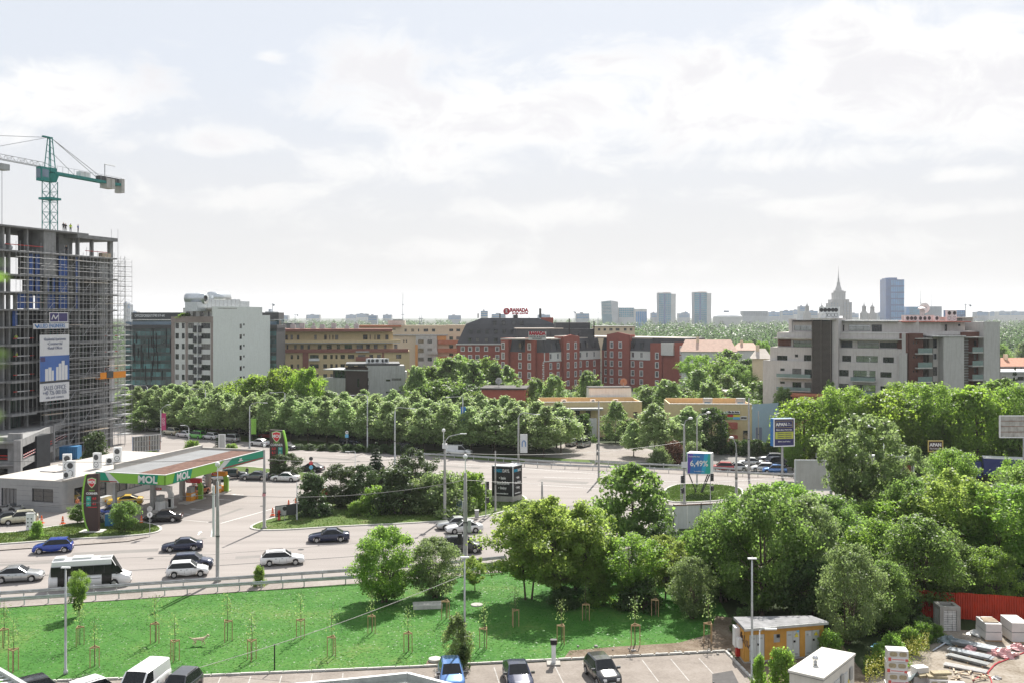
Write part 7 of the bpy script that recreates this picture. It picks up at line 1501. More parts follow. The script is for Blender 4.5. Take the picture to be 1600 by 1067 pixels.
# front row in the paved parking
GF='cars parked in the front bays'
def parked(kind,px,py,ang,col,lb,sc=1.0,**k):return carpx(kind,px,py,ang,col,lb,GF,sc=sc,z=.02,**k)
parked('hatch',705,1068,277,'sky_blue','light blue hatchback with open orange flap parked beside the dense bush',1.02);parked('sedan',809,1068,277,'navy','dark blue older saloon parked beside the parking meter',1.02);parked('hatch',941,1061,284,'black','black hatchback with pale sunshade parked alone at the right',1.02)
parked('van',224,1086,262,'white','white delivery van parked beside the dark grey car',.97,cat='van');parked('suv',281,1088,262,'dark_grey','dark grey car parked right of the white delivery van',.94);parked('wagon',121,1100,235,'white','white estate car cut by the bottom edge left of the van',1.0);parked('hatch',36,1096,225,'black','black car behind the pergola roof at the bottom left',1.0)
x,y=P(692,1058);t=thing('orange_scooter','orange scooter leaning beside the light blue hatchback','scooter',(x,y,.02),R(95));MB().lathe([(.12,-.05),(.22,-.05),(.22,.05),(.12,.05)],(.5,0,.22),12,0,'y').lathe([(.12,-.05),(.22,-.05),(.22,.05),(.12,.05)],(-.5,0,.22),12,0,'y').build('wheels',MATS['black_rubber'],t);MB().box(-.7,-.15,.3,-.05,.15,.75,ch=.06).box(.25,-.18,.3,.45,.18,.9,ch=.05).box(-.1,-.12,.25,.3,.12,.35).build('body',PAINT['orange'],t);MB().tube((.35,0,.9),(.3,0,1.1),.03).tube((.3,-.3,1.1),(.3,.3,1.1),.025).build('handlebar',MATS['trim_dark'],t)
# motorbikes
def bike(px,py,ang,col,lb):
 x,y=P(px,py);t=thing('motorbike',lb,'motorbike',(x,y,.01),R(ang),'motorbikes at the station')
 for a in (-.68,.7):MB().lathe([(.2,-.06),(.3,-.05),(.3,.05),(.2,.06)],(a,0,.3),14,0,'y').build('wheel',MATS['black_rubber'],t)
 MB().box(-.35,-.16,.35,.35,.16,.7,ch=.05).build('engine',MATS['grey_metal'],t);MB().sphere((.15,0,.85),.24,10,6,0,.7).build('tank',PAINT[col],t,True);MB().box(-.75,-.13,.72,-.05,.13,.84,ch=.05).build('seat',MATS['trim_dark'],t);MB().path([(.7,.08,.3),(.5,.1,1.0),(.45,.38,1.08)],.03,5).path([(.7,-.08,.3),(.5,-.1,1.0),(.45,-.38,1.08)],.03,5).build('fork',MATS['chrome'],t)
bike(163,812,200,'navy','blue motorbike parked behind the fuel price totem');bike(168,817,190,'red','red and black motorbike nearer the verge');bike(8,800,20,'black','black motorbike by the shop at the left edge');bike(28,800,15,'dark_grey','dark motorbike by the left end of the shop front')
# lorry at the right edge
x,y=P(1590,752);t=thing('lorry','blue lorry trailer standing at the right edge beside the avenue','lorry',(x,y,0),R(160));MB().box(-5,-1.25,1.0,5,1.25,3.6,ch=.05).build('trailer_box',mat('lorry_blue',(.02,.035,.14),.4),t);MB().box(-5.02,-1.27,3.6,5.02,1.27,3.75).build('roof',MATS['white_metal'],t);MB().box(5.2,-1.2,.5,7.2,1.2,2.9,ch=.2).build('cab',MATS['lorry_blue'],t);MB().box(7.1,-1.0,1.7,7.22,1.0,2.6).build('windscreen',MATS['car_glass'],t)
for a in (-4,-2.9,1,6.2):
 for s in (-1.1,1.1):MB().lathe([(.25,-.14),(.48,-.14),(.48,.14),(.25,.14)],(a,s,.48),14,0,'y').build('wheel',MATS['black_rubber'],t)
MB().box(-4.8,-.4,.8,6.8,.4,1.0).build('chassis',MATS['trim_dark'],t)
# ================================================================ street furniture
mat('bag_pink0',(.5,.22,.24),.6,var=0)
pc,gmt=MATS['pole_concrete'],MATS['zinc']
LP='lamp posts and trolley poles'
def pole(px,py,top,r=.16,label='',m=None,arm=None,head='flat',name='lamp_post',clamp=True,group=LP,ext=0.0):
 """arm: list of (pixel x, pixel y) the arm passes on its way to the lamp head"""
 x,y=P(px,py);S_=y/F;h=H-(top-CY)*S_;t=thing(name,label,'lamp post' if arm or head else 'pole',(x,y,0),0,group)
 MB().lathe([(r*1.7,-.05),(r*1.7,.25),(r,.3),(r*.9,h*.55),(r*.62,h)],(0,0,0),8).build('post',m or pc,t,True)
 if clamp:MB().lathe([(r*1.02,0),(r*1.1,.0),(r*1.1,.12),(r*1.02,.12)],(0,0,h*.45),8).build('clamp',MATS['dark_metal'],t)
 heads=[]
 if arm:
  pts=[(0,0,h-.1)]+[((a-px)*S_,0,H-(c-CY)*S_)for a,c in arm];MB().path(pts,.055,6).build('arm',gmt,t);heads.append((pts[-1],1 if pts[-1][0]>=0 else -1))
 elif head:heads.append(((0,0,h),0))
 for (p,s)in heads:
  if head=='flat':MB().prism([(p[0]-.1*s-.3*(s==0),p[1]-.11),(p[0]+.75*s+.34*(s==0),p[1]-.08),(p[0]+.75*s+.34*(s==0),p[1]+.08),(p[0]-.1*s-.3*(s==0),p[1]+.11)],p[2]-.05,p[2]+.05).build('lamp_head',MATS['white_metal'],t)
  elif head=='globe':MB().tube((p[0],p[1],p[2]),(p[0],p[1],p[2]+1.6),.05).build('arm',MATS['white_metal'],t);MB().sphere((p[0],p[1],p[2]+1.7),.25,12,8).build('lamp_head',MATS['white_paint'],t,True)
  elif head=='cobra':MB().sphere((p[0],p[1],p[2]),.34,10,6,0,.55).build('lamp_head',MATS['white_paint'],t,True)
 return t
def sign_on(t,z,name,m,shape='round',r=.35,y=-.2,txt=None,tm='black',w=None):
 if shape=='round':o=MB().lathe([(r,0),(r,.04)],(0,y,z),16,0,'y').build(name,MATS[m],t)
 else:o=MB().box(-(w or r),y-.02,z-r,w or r,y+.02,z+r).build(name,MATS[m],t)
 if txt:text(t,txt,r*1.2,(0,y-.04,z),0,MATS[tm])
 return o
t1=pole(413,826,702,.2,'trolley pole at the left tip of the pine island',head=None,clamp=True);MB().sphere((0,0,10.2),.18,8,6).build('cap',MATS['white_metal'],t1);sign_on(t1,4.2,'round_sign','bag_pink0',r=.22)
t=pole(340,908,752,.2,'trolley pole with white globe lamp standing at the near guardrail',head='globe');MB().box(-.5,-.08,4.4,-.3,.1,9.4).build('banner_strip',MATS['banner_white'],t)
t=pole(727,880,738,.24,'thick trolley pole with white globe lamp beside the dark van',head='globe');MB().box(.25,-.1,3.3,.6,.3,4.6).build('switch_box',gmt,t);MB().box(-.8,-.15,2.0,-.35,.2,3.2).build('traffic_light',MATS['black'],t)
pole(726,1043,870,.085,'slim grey lamp post on the lawn behind the light blue car',m=gmt,head='flat',clamp=False)
pole(102.5,1053,886,.10,'slim grey lamp post on the lawn near the left edge',m=gmt,head='flat',clamp=False)
t=pole(1175,1060,872,.09,'slim grey lamp post beside the ochre booth',m=gmt,head='flat',clamp=False)
pole(390,700,634,.13,'grey lamp post on the avenue right of the green car row',m=gmt,arm=[(394,630),(402,628),(412,629)],head='flat');pole(251,690,640,.12,'grey lamp post behind the billboard frame',m=gmt,arm=[(254,636),(261,632)])
pole(295,714,668,.07,'small white lamp post behind the canopy roof',m=MATS['white_metal'],arm=[(293,665),(288,664)],clamp=False);pole(574,706,618,.13,'lamp post with left arm inside the tree avenue',m=gmt,arm=[(572,616),(553,617)]);pole(445,690,614,.12,'lamp post rising from the left half of the tree avenue',m=gmt,arm=[(443,612),(427,613)]);pole(321,676,609,.12,'lamp post rising from the trees below the white flats',m=gmt,arm=[(319,607),(303,607)]);pole(230,668,604,.12,'lamp post rising from the left end of the tree avenue',m=gmt,arm=[(228,602),(214,602)])
pole(617,728,642,.15,'grey lamp post behind the dark fir with a curved double arm',m=gmt,arm=[(619,637),(625,636),(642,638)]);pole(723,709,621,.13,'lamp post with left arm before the right part of the avenue trees',m=gmt,arm=[(721,619),(702,620)])
t=pole(810,775,652,.17,'tall lamp post with curved arm beside the advertising column',arm=[(812,647),(819,644),(836,647)]);MB().box(.25,-.05,6.3,1.3,.05,9.0).build('banner_panel',MATS['banner_white'],t);MB().path([(.55,-.07,7.2),(.55,-.07,7.8),(.68,-.07,8.05),(.9,-.07,8.05),(1.02,-.07,7.8),(1.02,-.07,7.2)],.07,4).build('printed_logo',MATS['ad_blue'],t)
t=pole(695,811,688,.19,'trolley pole with globe lamp and bent side arm before the shrubs',arm=[(702,681),(720,677)]);MB().tube((-.15,0,9.3),(-.15,0,11.3),.05).build('lamp_arm',MATS['white_metal'],t);MB().sphere((-.15,0,11.4),.24,10,6).build('lamp_head',MATS['white_paint'],t,True);MB().box(-.3,-.3,9.1,.3,.25,9.7).build('clamp_box',MATS['banner_white'],t)
pole(774,799,704,.12,'grey traffic pole in front of the advertising column',head=None);t=pole(935.5,749,626,.17,'tall concrete pole at the avenue before the gravel lot',head=None);t=pole(1069,786,664,.19,'concrete lamp post with traffic light left of the V legged billboard',arm=[(1071,657),(1079,653)],head='cobra');sign_on(t,5.4,'diamond_sign','banner_white','sq',.42);pole(1089,758,652,.13,'tall lamp post behind the V legged billboard',arm=[(1093,648),(1107,644)],head='cobra')
pole(1150.5,779,707,.2,'concrete post with drooping white lamp right of the V legged billboard',arm=[(1150,694),(1147,687),(1143,683)],head='cobra');pole(1170,740,621,.19,'tall bare concrete pole before the yellow and blue workshop',head=None);pole(1185,708,642,.13,'old thin pole before the pale blue wall',head=None);t=pole(1269,722,640,.17,'lamp post right of the blue billboard',arm=[(1271,634),(1275,632)],head='cobra');pole(1381,790,675,.11,'bent white lamp above the old white billboard',m=MATS['white_metal'],arm=[(1379,671),(1368,668),(1356,665)],head='cobra');t=pole(1541,726,628,.18,'concrete pole before the green belt at the right',head='cobra');pole(847,806,752,.17,'short cut off pole standing at the junction',head=None,clamp=False);pole(1187,1066,984,.06,'short white lamp rising out of the ivy beside the ochre booth',m=MATS['white_metal'],arm=[(1191,981),(1197,982)],head='flat',clamp=False);pole(555,728,705,.06,'small white park lamp behind the brownish pine',m=MATS['white_metal'],arm=[(553,704),(546,705)],clamp=False);pole(464,813,752,.07,'thin grey post at the left tip of the pine island',m=gmt,head=None,clamp=False)
# guardrails
def guardrail(pts,z,label,step=2.0):
 w=[Vector((*P(a,b,z),0))for a,b in pts];t=thing('guardrail',label,'guardrail',(w[0].x,w[0].y,0),0,'guardrails');o=w[0]
 post=MB().box(-.05,-.06,0,.05,.06,z+.02).mesh('post',MATS['zinc'])
 for a,b in zip(w,w[1:]):
  d=(b-a);L=d.length;ang=math.atan2(d.y,d.x);m=MB();pr=[(-.06,.16),(-.1,.10),(-.1,.05),(-.06,.0),(-.1,-.05),(-.1,-.10),(-.06,-.16)]
  for (y0,z0),(y1,z1)in zip(pr,pr[1:]):m.quad((0,y0,z-.16+z0),(0,y1,z-.16+z1),(L,y1,z-.16+z1),(L,y0,z-.16+z0));m.quad((L,y0+.01,z-.16+z0),(L,y1+.01,z-.16+z1),(0,y1+.01,z-.16+z1),(0,y0+.01,z-.16+z0))
  part('rail',m.mesh('rail',MATS['zinc']),t,tuple(a-o),ang)
  for i in range(int(L/step)):q=a+d*(i*step/L)-o;part('post',post,t,(q.x,q.y,0),ang)
guardrail([(-60,927),(0,923),(340,901),(540,888),(660,880),(790,867)],.8,'long guardrail between the near road and the footpath');guardrail([(-60,937),(0,933),(340,911),(540,899),(660,892),(790,882)],.8,'long guardrail between the footpath and the lawn')
guardrail([(640,706),(740,711),(840,717.5),(925,722)],.8,'guardrail under the right end of the avenue trees',3.0);guardrail([(800,720),(840,723),(1000,729),(1240,739),(1450,752),(1640,762)],.8,'far guardrail running along the avenue to the right edge',2.4);guardrail([(930,719),(1060,725),(1160,731)],.8,'short far guardrail before the brush heap',2.4)
# traffic lights, signs, cones
def tlight(px,py,h,label,n=1):
 x,y=P(px,py);t=thing('traffic_light',label,'traffic light',(x,y,0),0,'traffic lights at the junction');MB().tube((0,0,0),(0,0,h),.06,n=7).build('post',gmt,t)
 for z,nm in ((h-1.1,'signal_box'),(h*.38,'signal_box')):s=MB().box(.08,-.16,z,.44,.16,z+(1.05 if z>h/2 else .7)).build(nm,MATS['black'],t);[MB().lathe([(.11,-.06),(.13,.0)],(.26,-.16,z+.18+k*.33),10,0,'y').build('lens',MATS['dark_metal'],s)for k in range(3 if z>h/2 else 2)]
tlight(759,806,4.6,'traffic light on a thin post at the right of the pine island');tlight(1110,783,4.0,'traffic light right of the V shaped billboard legs');tlight(1064,787,4.0,'traffic light beside the concrete lamp post left of the V legs');tlight(932,722,3.4,'far traffic light before the gravel lot')
def sign(px,py,h,label,items,r=.32):
 x,y=P(px,py);t=thing('road_sign',label,'road sign',(x,y,0),0,'road signs');MB().tube((0,0,0),(0,0,h),.035,n=6).build('post',gmt,t)
 for k,(m,shp,tx,tm)in enumerate(items):sign_on(t,h-r-k*r*2.15,'sign_disc',m,shp,r,-.06,tx,tm)
sign(234,838,3.6,'white speed sign with a grey disc above on the totem verge',[('cube_grey','round',None,None),('white_paint','round','5','black')]);sign(486,748,3.6,'no entry sign stack at the end of the far island',[('dark_metal','round',None,None),('shield_red','round','-','white_paint'),('sign_b','round',None,None)]);sign(542,703,3.8,'white disc with blue plate under the avenue trees',[('white_paint','round','30','black'),('sign_b','sq',None,None)])
sign(445,815,2.0,'round black sign beside the screen on the island tip',[('black','round',None,None)],.28)
cm=MB().box(-.22,-.22,0,.22,.22,.05).lathe([(.17,.05),(.05,.78)],(0,0,0),12).mesh('body',MATS['orange_plastic']);cs_=MB().lathe([(.148,0),(.115,.17)],(0,0,.2),12).mesh('white_band',MATS['white_paint']);cs2=MB().lathe([(.105,0),(.075,.16)],(0,0,.45),12).mesh('white_band',MATS['white_paint'])
for px,py,lb in ((65,817,'traffic cone right of the white service cabinet'),(98,818,'traffic cone at the end of the pale forecourt strip'),(221,817,'traffic cone beside the black saloon'),(426,806,'traffic cone at the left tip of the pine island'),(451,793,'traffic cone behind the screen on the island tip'),(462,790,'small traffic cone under the dark juniper')):
 x,y=P(px,py);t=thing('traffic_cone',lb,'traffic cone',(x,y,.12 if px>400 else .012),0,'orange traffic cones',1.25);part('body',cm,t);part('white_band',cs_,t);part('white_band',cs2,t)
# billboards
def board(px0,px1,ytop,ybot,D,ang,label,m,side=None,depth=.5,legs=(),name='billboard',frame='white_metal'):
 C=X(px0,D);f=Fac(C,R(ang));w=f.u(px1);z1,z0=f.z(px0,ytop),f.z(px0,ybot);t=thing(name,label,'billboard',(*C,0),R(ang));MB().box(0,0,z0,w,depth,z1).build('panel',MATS[side or m],t);MB().box(.12,-.03,z0+.12,w-.12,-.002,z1-.12).build('poster',MATS[m],t)
 MB().box(-.05,-.08,z0-.05,w+.05,0,z0+.1).box(-.05,-.08,z1-.1,w+.05,0,z1+.05).box(-.05,-.08,z0+.1,.1,0,z1-.1).box(w-.1,-.08,z0+.1,w+.05,0,z1-.1).build('frame',MATS[frame],t)
 for l in legs:MB().tube((w*l,depth/2,0),(w*l,depth/2,z0),.2,n=8).build('leg',MATS['grey_metal'],t)
 tx=lambda s,fx,fz,sz,mm,al='CENTER',wf=None,b=.02:text(t,s,sz,(w*fx,-.05,z0+(z1-z0)*fz),0,MATS[mm],al,1,b)
 return t,w,z0,z1,tx
mat('apan_navy',(.022,.022,.10),.5,var=.05);mat('apan_lime',(.42,.45,.06),.5,var=.05);mat('ad_cyan',(.02,.35,.55),.5,var=0);mat('ad_violet',(.10,.06,.36),.5,var=0);mat('ad_mid',(.03,.17,.42),.5,var=0);mat('board_back',(.40,.39,.36),.8,var=.25,scale=1.5,streak=.6);mat('gold',(.45,.36,.10),.5,var=0)
t,w,z0,z1,tx=board(1209,1241,654,697,160,12,'navy blue billboard with white lettering and a lime panel','apan_navy','ad_blue',1.2,(.5,));hh=z1-z0
tx('APAN',.36,.79,.72,'white_paint');tx('The',.73,.83,.24,'white_paint',b=0);tx('Collection',.76,.77,.24,'white_paint',b=0);tx('Masini alese. Pentru tine.',.5,.6,.28,'white_paint',b=.005);MB().box(w*.07,-.06,z0+hh*.27,w*.95,-.035,z0+hh*.53).build('printed_panel',MATS['apan_lime'],t)
for k in range(3):text(t,'Finantare si garantie',.3,(w*.52,-.075,z0+hh*(.48-.075*k)),0,MATS['apan_navy'])
tx('BMW Audi Volvo',.5,.17,.3,'white_paint',b=0);MB().path([(w*.1,-.05,z0+hh*.68),(w*.9,-.05,z0+hh*.68),(w*.9,-.05,z0+hh*.92),(w*.1,-.05,z0+hh*.92),(w*.1,-.05,z0+hh*.68)],.03,4).build('printed_border',MATS['gold'],t)
t,w,z0,z1,tx=board(1450,1473,688,705,156,0,'small brown sign with a golden border among the green belt','totem_brown',None,.15,(.5,),frame='gold');tx('APAN',.5,.62,.7,'white_paint');tx('The Collection',.5,.28,.3,'white_paint',b=0)
t,w,z0,z1,tx=board(1562,1640,649,683,148,0,'rusty empty billboard frame at the right edge','board_back',None,.3,(.5,));[MB().box(0.1,-.06,z0+(z1-z0)*k/4,w-.1,-.03,z0+(z1-z0)*k/4+.06).build('seam',MATS['rust'],t)for k in (1,2,3)]
t,w,z0,z1,tx=board(1242,1302,718,765,137,-3,'grey back of a large billboard left of the tall airy tree','flats_grey',None,.4,(.05,.95));t,w,z0,z1,tx=board(1308,1428,712,788,138,0,'old white billboard with rust stains behind the tall airy tree','board_back',None,.5,(.1,.5,.9));MB().box(w*.88,-.05,z0+1,w*.96,-.034,z1-.6).build('rust_stain',MATS['rust'],t);MB().box(0,-.1,z1,w+.3,.6,z1+.15).build('top_edge',MATS['white_metal'],t)
t,w,z0,z1,tx=board(1275,1330,707.5,714,170,0,'brown fascia sign half hidden behind the grey billboard','totem_brown',None,.2,(.1,.9));tx('SMART DEPOZIT',.5,.5,.55,'white_paint')
# frame of the billboard seen from behind at the left
t,w,z0,z1,tx=board(208,250,682,706,172,46,'back of a billboard with rusty lattice behind the station','board_back','ad_blue',.3,(.05,.95))
for i in range(11):MB().box(w*i/10-.05,-.12,z0,w*i/10+.05,-.04,z1).build('lattice_bar',MATS['rust' if i in (6,10)else 'dark_metal'],t)
for k in range(4):MB().box(0,-.16,z0+(z1-z0)*k/3-.05,w,-.1,z0+(z1-z0)*k/3+.05).build('lattice_bar',MATS['grey_metal'],t)
t,w,z0,z1,tx=board(342,352,678,700,178,0,'small grey sign back beside the small fir','cube_grey',None,.1,(.3,.7))
# V legged three sided billboard with the percent offer
x,y=P(1092,771);t=thing('billboard','bright blue and turquoise billboard on V shaped legs reading a percentage','billboard',(x,y,.1),R(-8));S_=y/F;w=37*S_;z0,z1=H-(741-CY)*S_,H-(709-CY)*S_;tri=[(-w/2,0),(w/2,-.6),(w/2+.4,.6),(0,2.0)]
MB().prism([(-w/2,-.3),(w/2,-.3),(w/2+.4,.9),(-w/2+.6,1.9)],z0,z1+.1).build('box',MATS['white_metal'],t)
for k,mm in enumerate(('ad_violet','ad_mid','ad_blue','ad_mid','ad_cyan','led_green')):a,b_=-w/2+.1+(w-.2)*k/6,-w/2+.1+(w-.2)*(k+1)/6;s=.25;MB().add([(a-(s if k else 0),-.33,z0+.1),(b_-(s if k<5 else 0),-.33,z0+.1),(b_+(s if k<5 else 0),-.33,z1),(a+(s if k else 0),-.33,z1)],[(0,1,2,3)]).build('poster',MATS[mm],t)
text(t,'6,49%',1.15,(0,-.36,z0+(z1-z0)*.52),0,MATS['white_paint'],'CENTER',.95,.02);text(t,'Dobanda fixa',.3,(-w*.2,-.36,z1-.4),0,MATS['white_paint']);text(t,'la creditul tau',.26,(0,-.36,z0+.45),0,MATS['white_paint'])
MB().box(-w/2-.02,-.3,z0,-w/2-.0,1.5,z1).build('side_poster',MATS['fascia_green'],t)
for a,b_ in ((-w*.42,-.35),(w*.38,.3),(w*.46,.5)):MB().tube((a,.3,z0),(b_,.6,0),.09,n=6).build('leg',MATS['dark_metal'],t)
# three sided advertising column
x,y=P(793,783);t=thing('advertising_column','black three sided advertising column on a concrete foot','advertising column',(x,y,.1));S_=y/F;h=4.9;tri=[(-2.2,-.15),(.75,-.95),(2.05,1.1),(1.2,2.0)];MB().prism(tri,.0,.75).build('foot',MATS['concrete'],t);MB().prism(tri,.76,h).build('body',MATS['black'],t);MB().prism([(a*1.03,b_*1.03)for a,b_ in tri],h,h+.12).build('cap',MATS['white_metal'],t);MB().tube((.76,-.97,.76),(.76,-.97,h),.07).build('edge_trim',MATS['white_metal'],t)
for f_,(o,ang,ww)in enumerate((((-2.2,-.15),math.atan2(-.8,2.95),3.06),((.75,-.95),math.atan2(2.05,1.3),2.43))):
 c,n=math.cos(ang),math.sin(ang)
 for s,u,z,sz,mm in (('SENSO',.30,4.3,.62,'ad_cyan'),('DAYS.',.68,4.3,.62,'white_paint'),('• baie',.5,3.3,.55,'white_paint'),('• bucătărie',.5,2.6,.55,'white_paint'),('• living',.5,1.9,.55,'white_paint'),('www.sensodays.ro',.5,1.15,.28,'white_paint')):
  o_=text(t,s,sz*(1 if f_==0 else .85),(o[0]+c*ww*u+n*.03,o[1]+n*ww*u-c*.03,z),ang,MATS[mm],'CENTER',.62 if 'DAYS' in s or 'SENSO' in s else .8,.01)
# flags, panels, cabinets
def flag(px,py,h,w,m,label,txt=None):
 x,y=P(px,py);t=thing('flag_banner',label,'flag',(x,y,0));MB().tube((0,0,0),(0,0,h),.04).build('post',gmt,t);MB().box(.03,-.02,h*.35,w,.02,h-.05).build('cloth',MATS[m],t)
 if txt:o=text(t,txt,w*.7,(w*.5,-.03,h*.68),0,MATS['white_paint']);o.rotation_euler=(R(90),R(-90),0)
mat('pink',(.45,.05,.16),.6,var=.1)
flag(252,686,5.6,1.0,'pink','pink vertical flag banner right of the billboard back','LIDO');flag(392,691,5.0,1.1,'fascia_lime','green vertical flag banner by the far kerb');flag(1181,702,4.4,1.2,'ad_text','blue teardrop flag before the pale blue wall');flag(1271,722,4.6,.8,'ad_blue','blue vertical flag below the lamp right of the blue billboard');flag(720,709,9,1.0,'ad_blue','blue banner beside the bent side arm');
def cab(px,py,w,d,h,m,label,name='cabinet',rz=0.0,z=0.0):
 x,y=P(px,py);t=thing(name,label,'cabinet',(x,y,z),rz);MB().box(-w/2,-d/2,0,w/2,d/2,h,ch=.03).build('box',MATS[m],t);MB().box(-w/2-.03,-d/2-.03,h,w/2+.03,d/2+.03,h+.05).build('lid',MATS['zinc'],t);MB().box(-w*.38,-d/2-.015,h*.12,w*.38,-d/2,h*.9).build('door',MATS[m],t);return t
t=cab(48,827,.95,.5,2.0,'white_metal','white service cabinet with dark dials on the pale forecourt strip');[MB().lathe([(.09,0),(.09,.03)],(a,-.29,c),10,0,'y').build('dial',MATS['dark_metal'],t)for a in (-.22,.22)for c in (.5,.95,1.4)]
cab(507,790,.75,.6,2.4,'shield_red','dark red cabinet standing under the island pines',z=.1);t=cab(718,803,.9,.4,1.9,'white_metal','white cabinet covered with posters beside the trolley pole',z=.1);MB().box(-.35,-.24,.9,.35,-.22,1.7).build('poster',MATS['glass_blue'],t);cab(745,810,.5,.35,1.0,'cube_grey','small grey junction box at the island edge',z=.1);cab(268,817,.6,.5,1.5,'container_blue','blue bin behind the small round tree')if False else cab(172,822,1.0,.8,1.6,'container_blue','blue waste bin between the motorbikes and the small round tree','waste_bin')
t=cab(163,788,2.2,.8,1.1,'white_metal','white ice chest with a flame logo along the shop windows','ice_chest',SA+R(90));MB().lathe([(.2,0),(.2,.02)],(-.3,-.43,.55),12,0,'y').build('logo',MATS['pump_orange'],t)
x,y=P(447,811);t=thing('advertising_screen','low advertising screen on a frame at the island tip','banner',(x,y,.1),R(38));MB().box(-1.5,-.03,.4,1.6,.03,1.8).build('screen',MATS['dark_metal'],t);MB().box(-1.4,-.05,.5,0,-.035,1.7).build('print',MATS['cube_grey'],t);[MB().tube((a,0,0),(a,0,.4),.04).build('leg',gmt,t)for a in (-1.3,1.4)]
x,y=P(436,813);t=thing('hydrant','red hydrant with black foot at the island tip','hydrant',(x,y,.1));MB().lathe([(.22,0),(.22,.1),(.15,.12),(.15,.9),(.2,.92),(.2,1.05),(.08,1.25)],(0,0,0),12).build('body',MATS['red_plastic'],t,True);MB().tube((-.28,0,.7),(.28,0,.7),.07).build('outlet',MATS['black'],t)
t=cab(865,1037,.32,.28,1.45,'white_metal','white parking meter with black head on a concrete foot','parking_meter');MB().box(-.24,-.2,1.5,.24,.2,1.85,ch=.05).build('head',MATS['black'],t);MB().box(-.5,-.45,0,.5,.45,.12).build('foot',MATS['concrete'],t)
# white hoarding and fences
def hoarding(a,b,h,z0,m,label,n,name='hoarding'):
 A,B=Vector(P(*a)),Vector(P(*b));L=(B-A).length;t=thing(name,label,'fence',(A.x,A.y,0),math.atan2(B.y-A.y,B.x-A.x));pw=L/n;me=MB().box(.02,-.03,z0,pw-.02,.03,h).mesh('panel',MATS[m])
 for i in range(n):part('panel',me,t,(i*pw,random.uniform(-.02,.02),0))
 MB().box(0,-.08,h-.15,L,-.03,h-.05).build('rail',MATS['rust'],t);[MB().box(i*pw-.05,-.12,0,i*pw+.05,-.03,h+.05).build('post',MATS['dark_metal'],t)for i in range(0,n+1,2)];return t
hoarding((1052,826),(1180,820),3.0,.0,'white_paint','white hoarding below the grass island with the V legged billboard',6);hoarding((928,812),(952,815),2.6,0,'white_paint','short white hoarding left of the dark green tree',2)
hoarding((1120,708),(1290,716),1.6,0,'shop_yellow','low yellow wall with ivy before the pale blue workshop',8,'wall');x0=1120
for i in range(8):treepx('dshrub',1125+i*20,709+i,686,30,'ivy clump hanging over the low yellow wall','ivy clumps on the yellow wall')
for i in range(11):treepx('dshrub',448+i*19,700.5+i*.9,693,24,'clipped hedge plant under the avenue trees','hedge under the avenue trees')
mat('fence_red',(.42,.035,.012),.55,var=.15,scale=1.5,streak=.4)
A,B=Vector(P(1385,960)),Vector(P(1640,978));L=(B-A).length;t=thing('corrugated_fence','bright red corrugated metal fence behind the storage yard','fence',(A.x,A.y,0),math.atan2(B.y-A.y,B.x-A.x));m=MB();pw=1.15
for k in range(6):a,b_=k*pw/6,(k+1)*pw/6;m.quad((a,0,.1),(a+.06,-.05,.1),(a+.06,-.05,2.35),(a,0,2.35)).quad((a+.06,-.05,.1),(b_-.06,-.05,.1),(b_-.06,-.05,2.35),(a+.06,-.05,2.35)).quad((b_-.06,-.05,.1),(b_,0,.1),(b_,0,2.35),(b_-.06,-.05,2.35)).quad((b_,.006,.1),(a,.006,.1),(a,.006,2.35),(b_,.006,2.35))
me=m.mesh('fence_sheet',MATS['fence_red'])
for i in range(int(L/pw)):part('fence_sheet',me,t,(i*pw,random.uniform(-.02,.02),random.uniform(-.05,.05)))
for i in range(int(L/2.3)):MB().box(i*2.3,.02,0,i*2.3+.08,.1,2.3).build('post',MATS['dark_metal'],t)
# staked saplings
ST='young trees in wooden stakes on the lawn';wm=MATS['wood'];sm=MB();tri=[(.34,.0),(-.2,.32),(-.2,-.32)]
stk=MB().tube((0,0,-.05),(0,0,1.55),.035,n=6).mesh('stake',wm);rail=MB().box(-.31,-.015,0,.31,.015,.09).mesh('stake_rail',wm)
_n=110;_p=np.stack([RNG.normal(0,.28,_n),RNG.normal(0,.28,_n),RNG.uniform(1.9,3.7,_n)],1);_d=RNG.normal(size=(_n,3));_d /= np.linalg.norm(_d,axis=1)[:,None]
sap=npmesh('crown',cards(_p,_d,.075),None,MATS['leaf_birch']);sst=MB().path([(0,0,-.02),(.03,.02,1.6),(-.02,.05,2.8),(.04,0,3.8)],[.03,.026,.018,.008],5).path([(0,.03,2.2),(.3,.1,2.9)],.008,3).path([(0,.03,2.5),(-.3,-.1,3.2)],.008,3).path([(0,.03,2.1),(-.05,.3,2.8)],.008,3).mesh('stem',MATS['bark'])
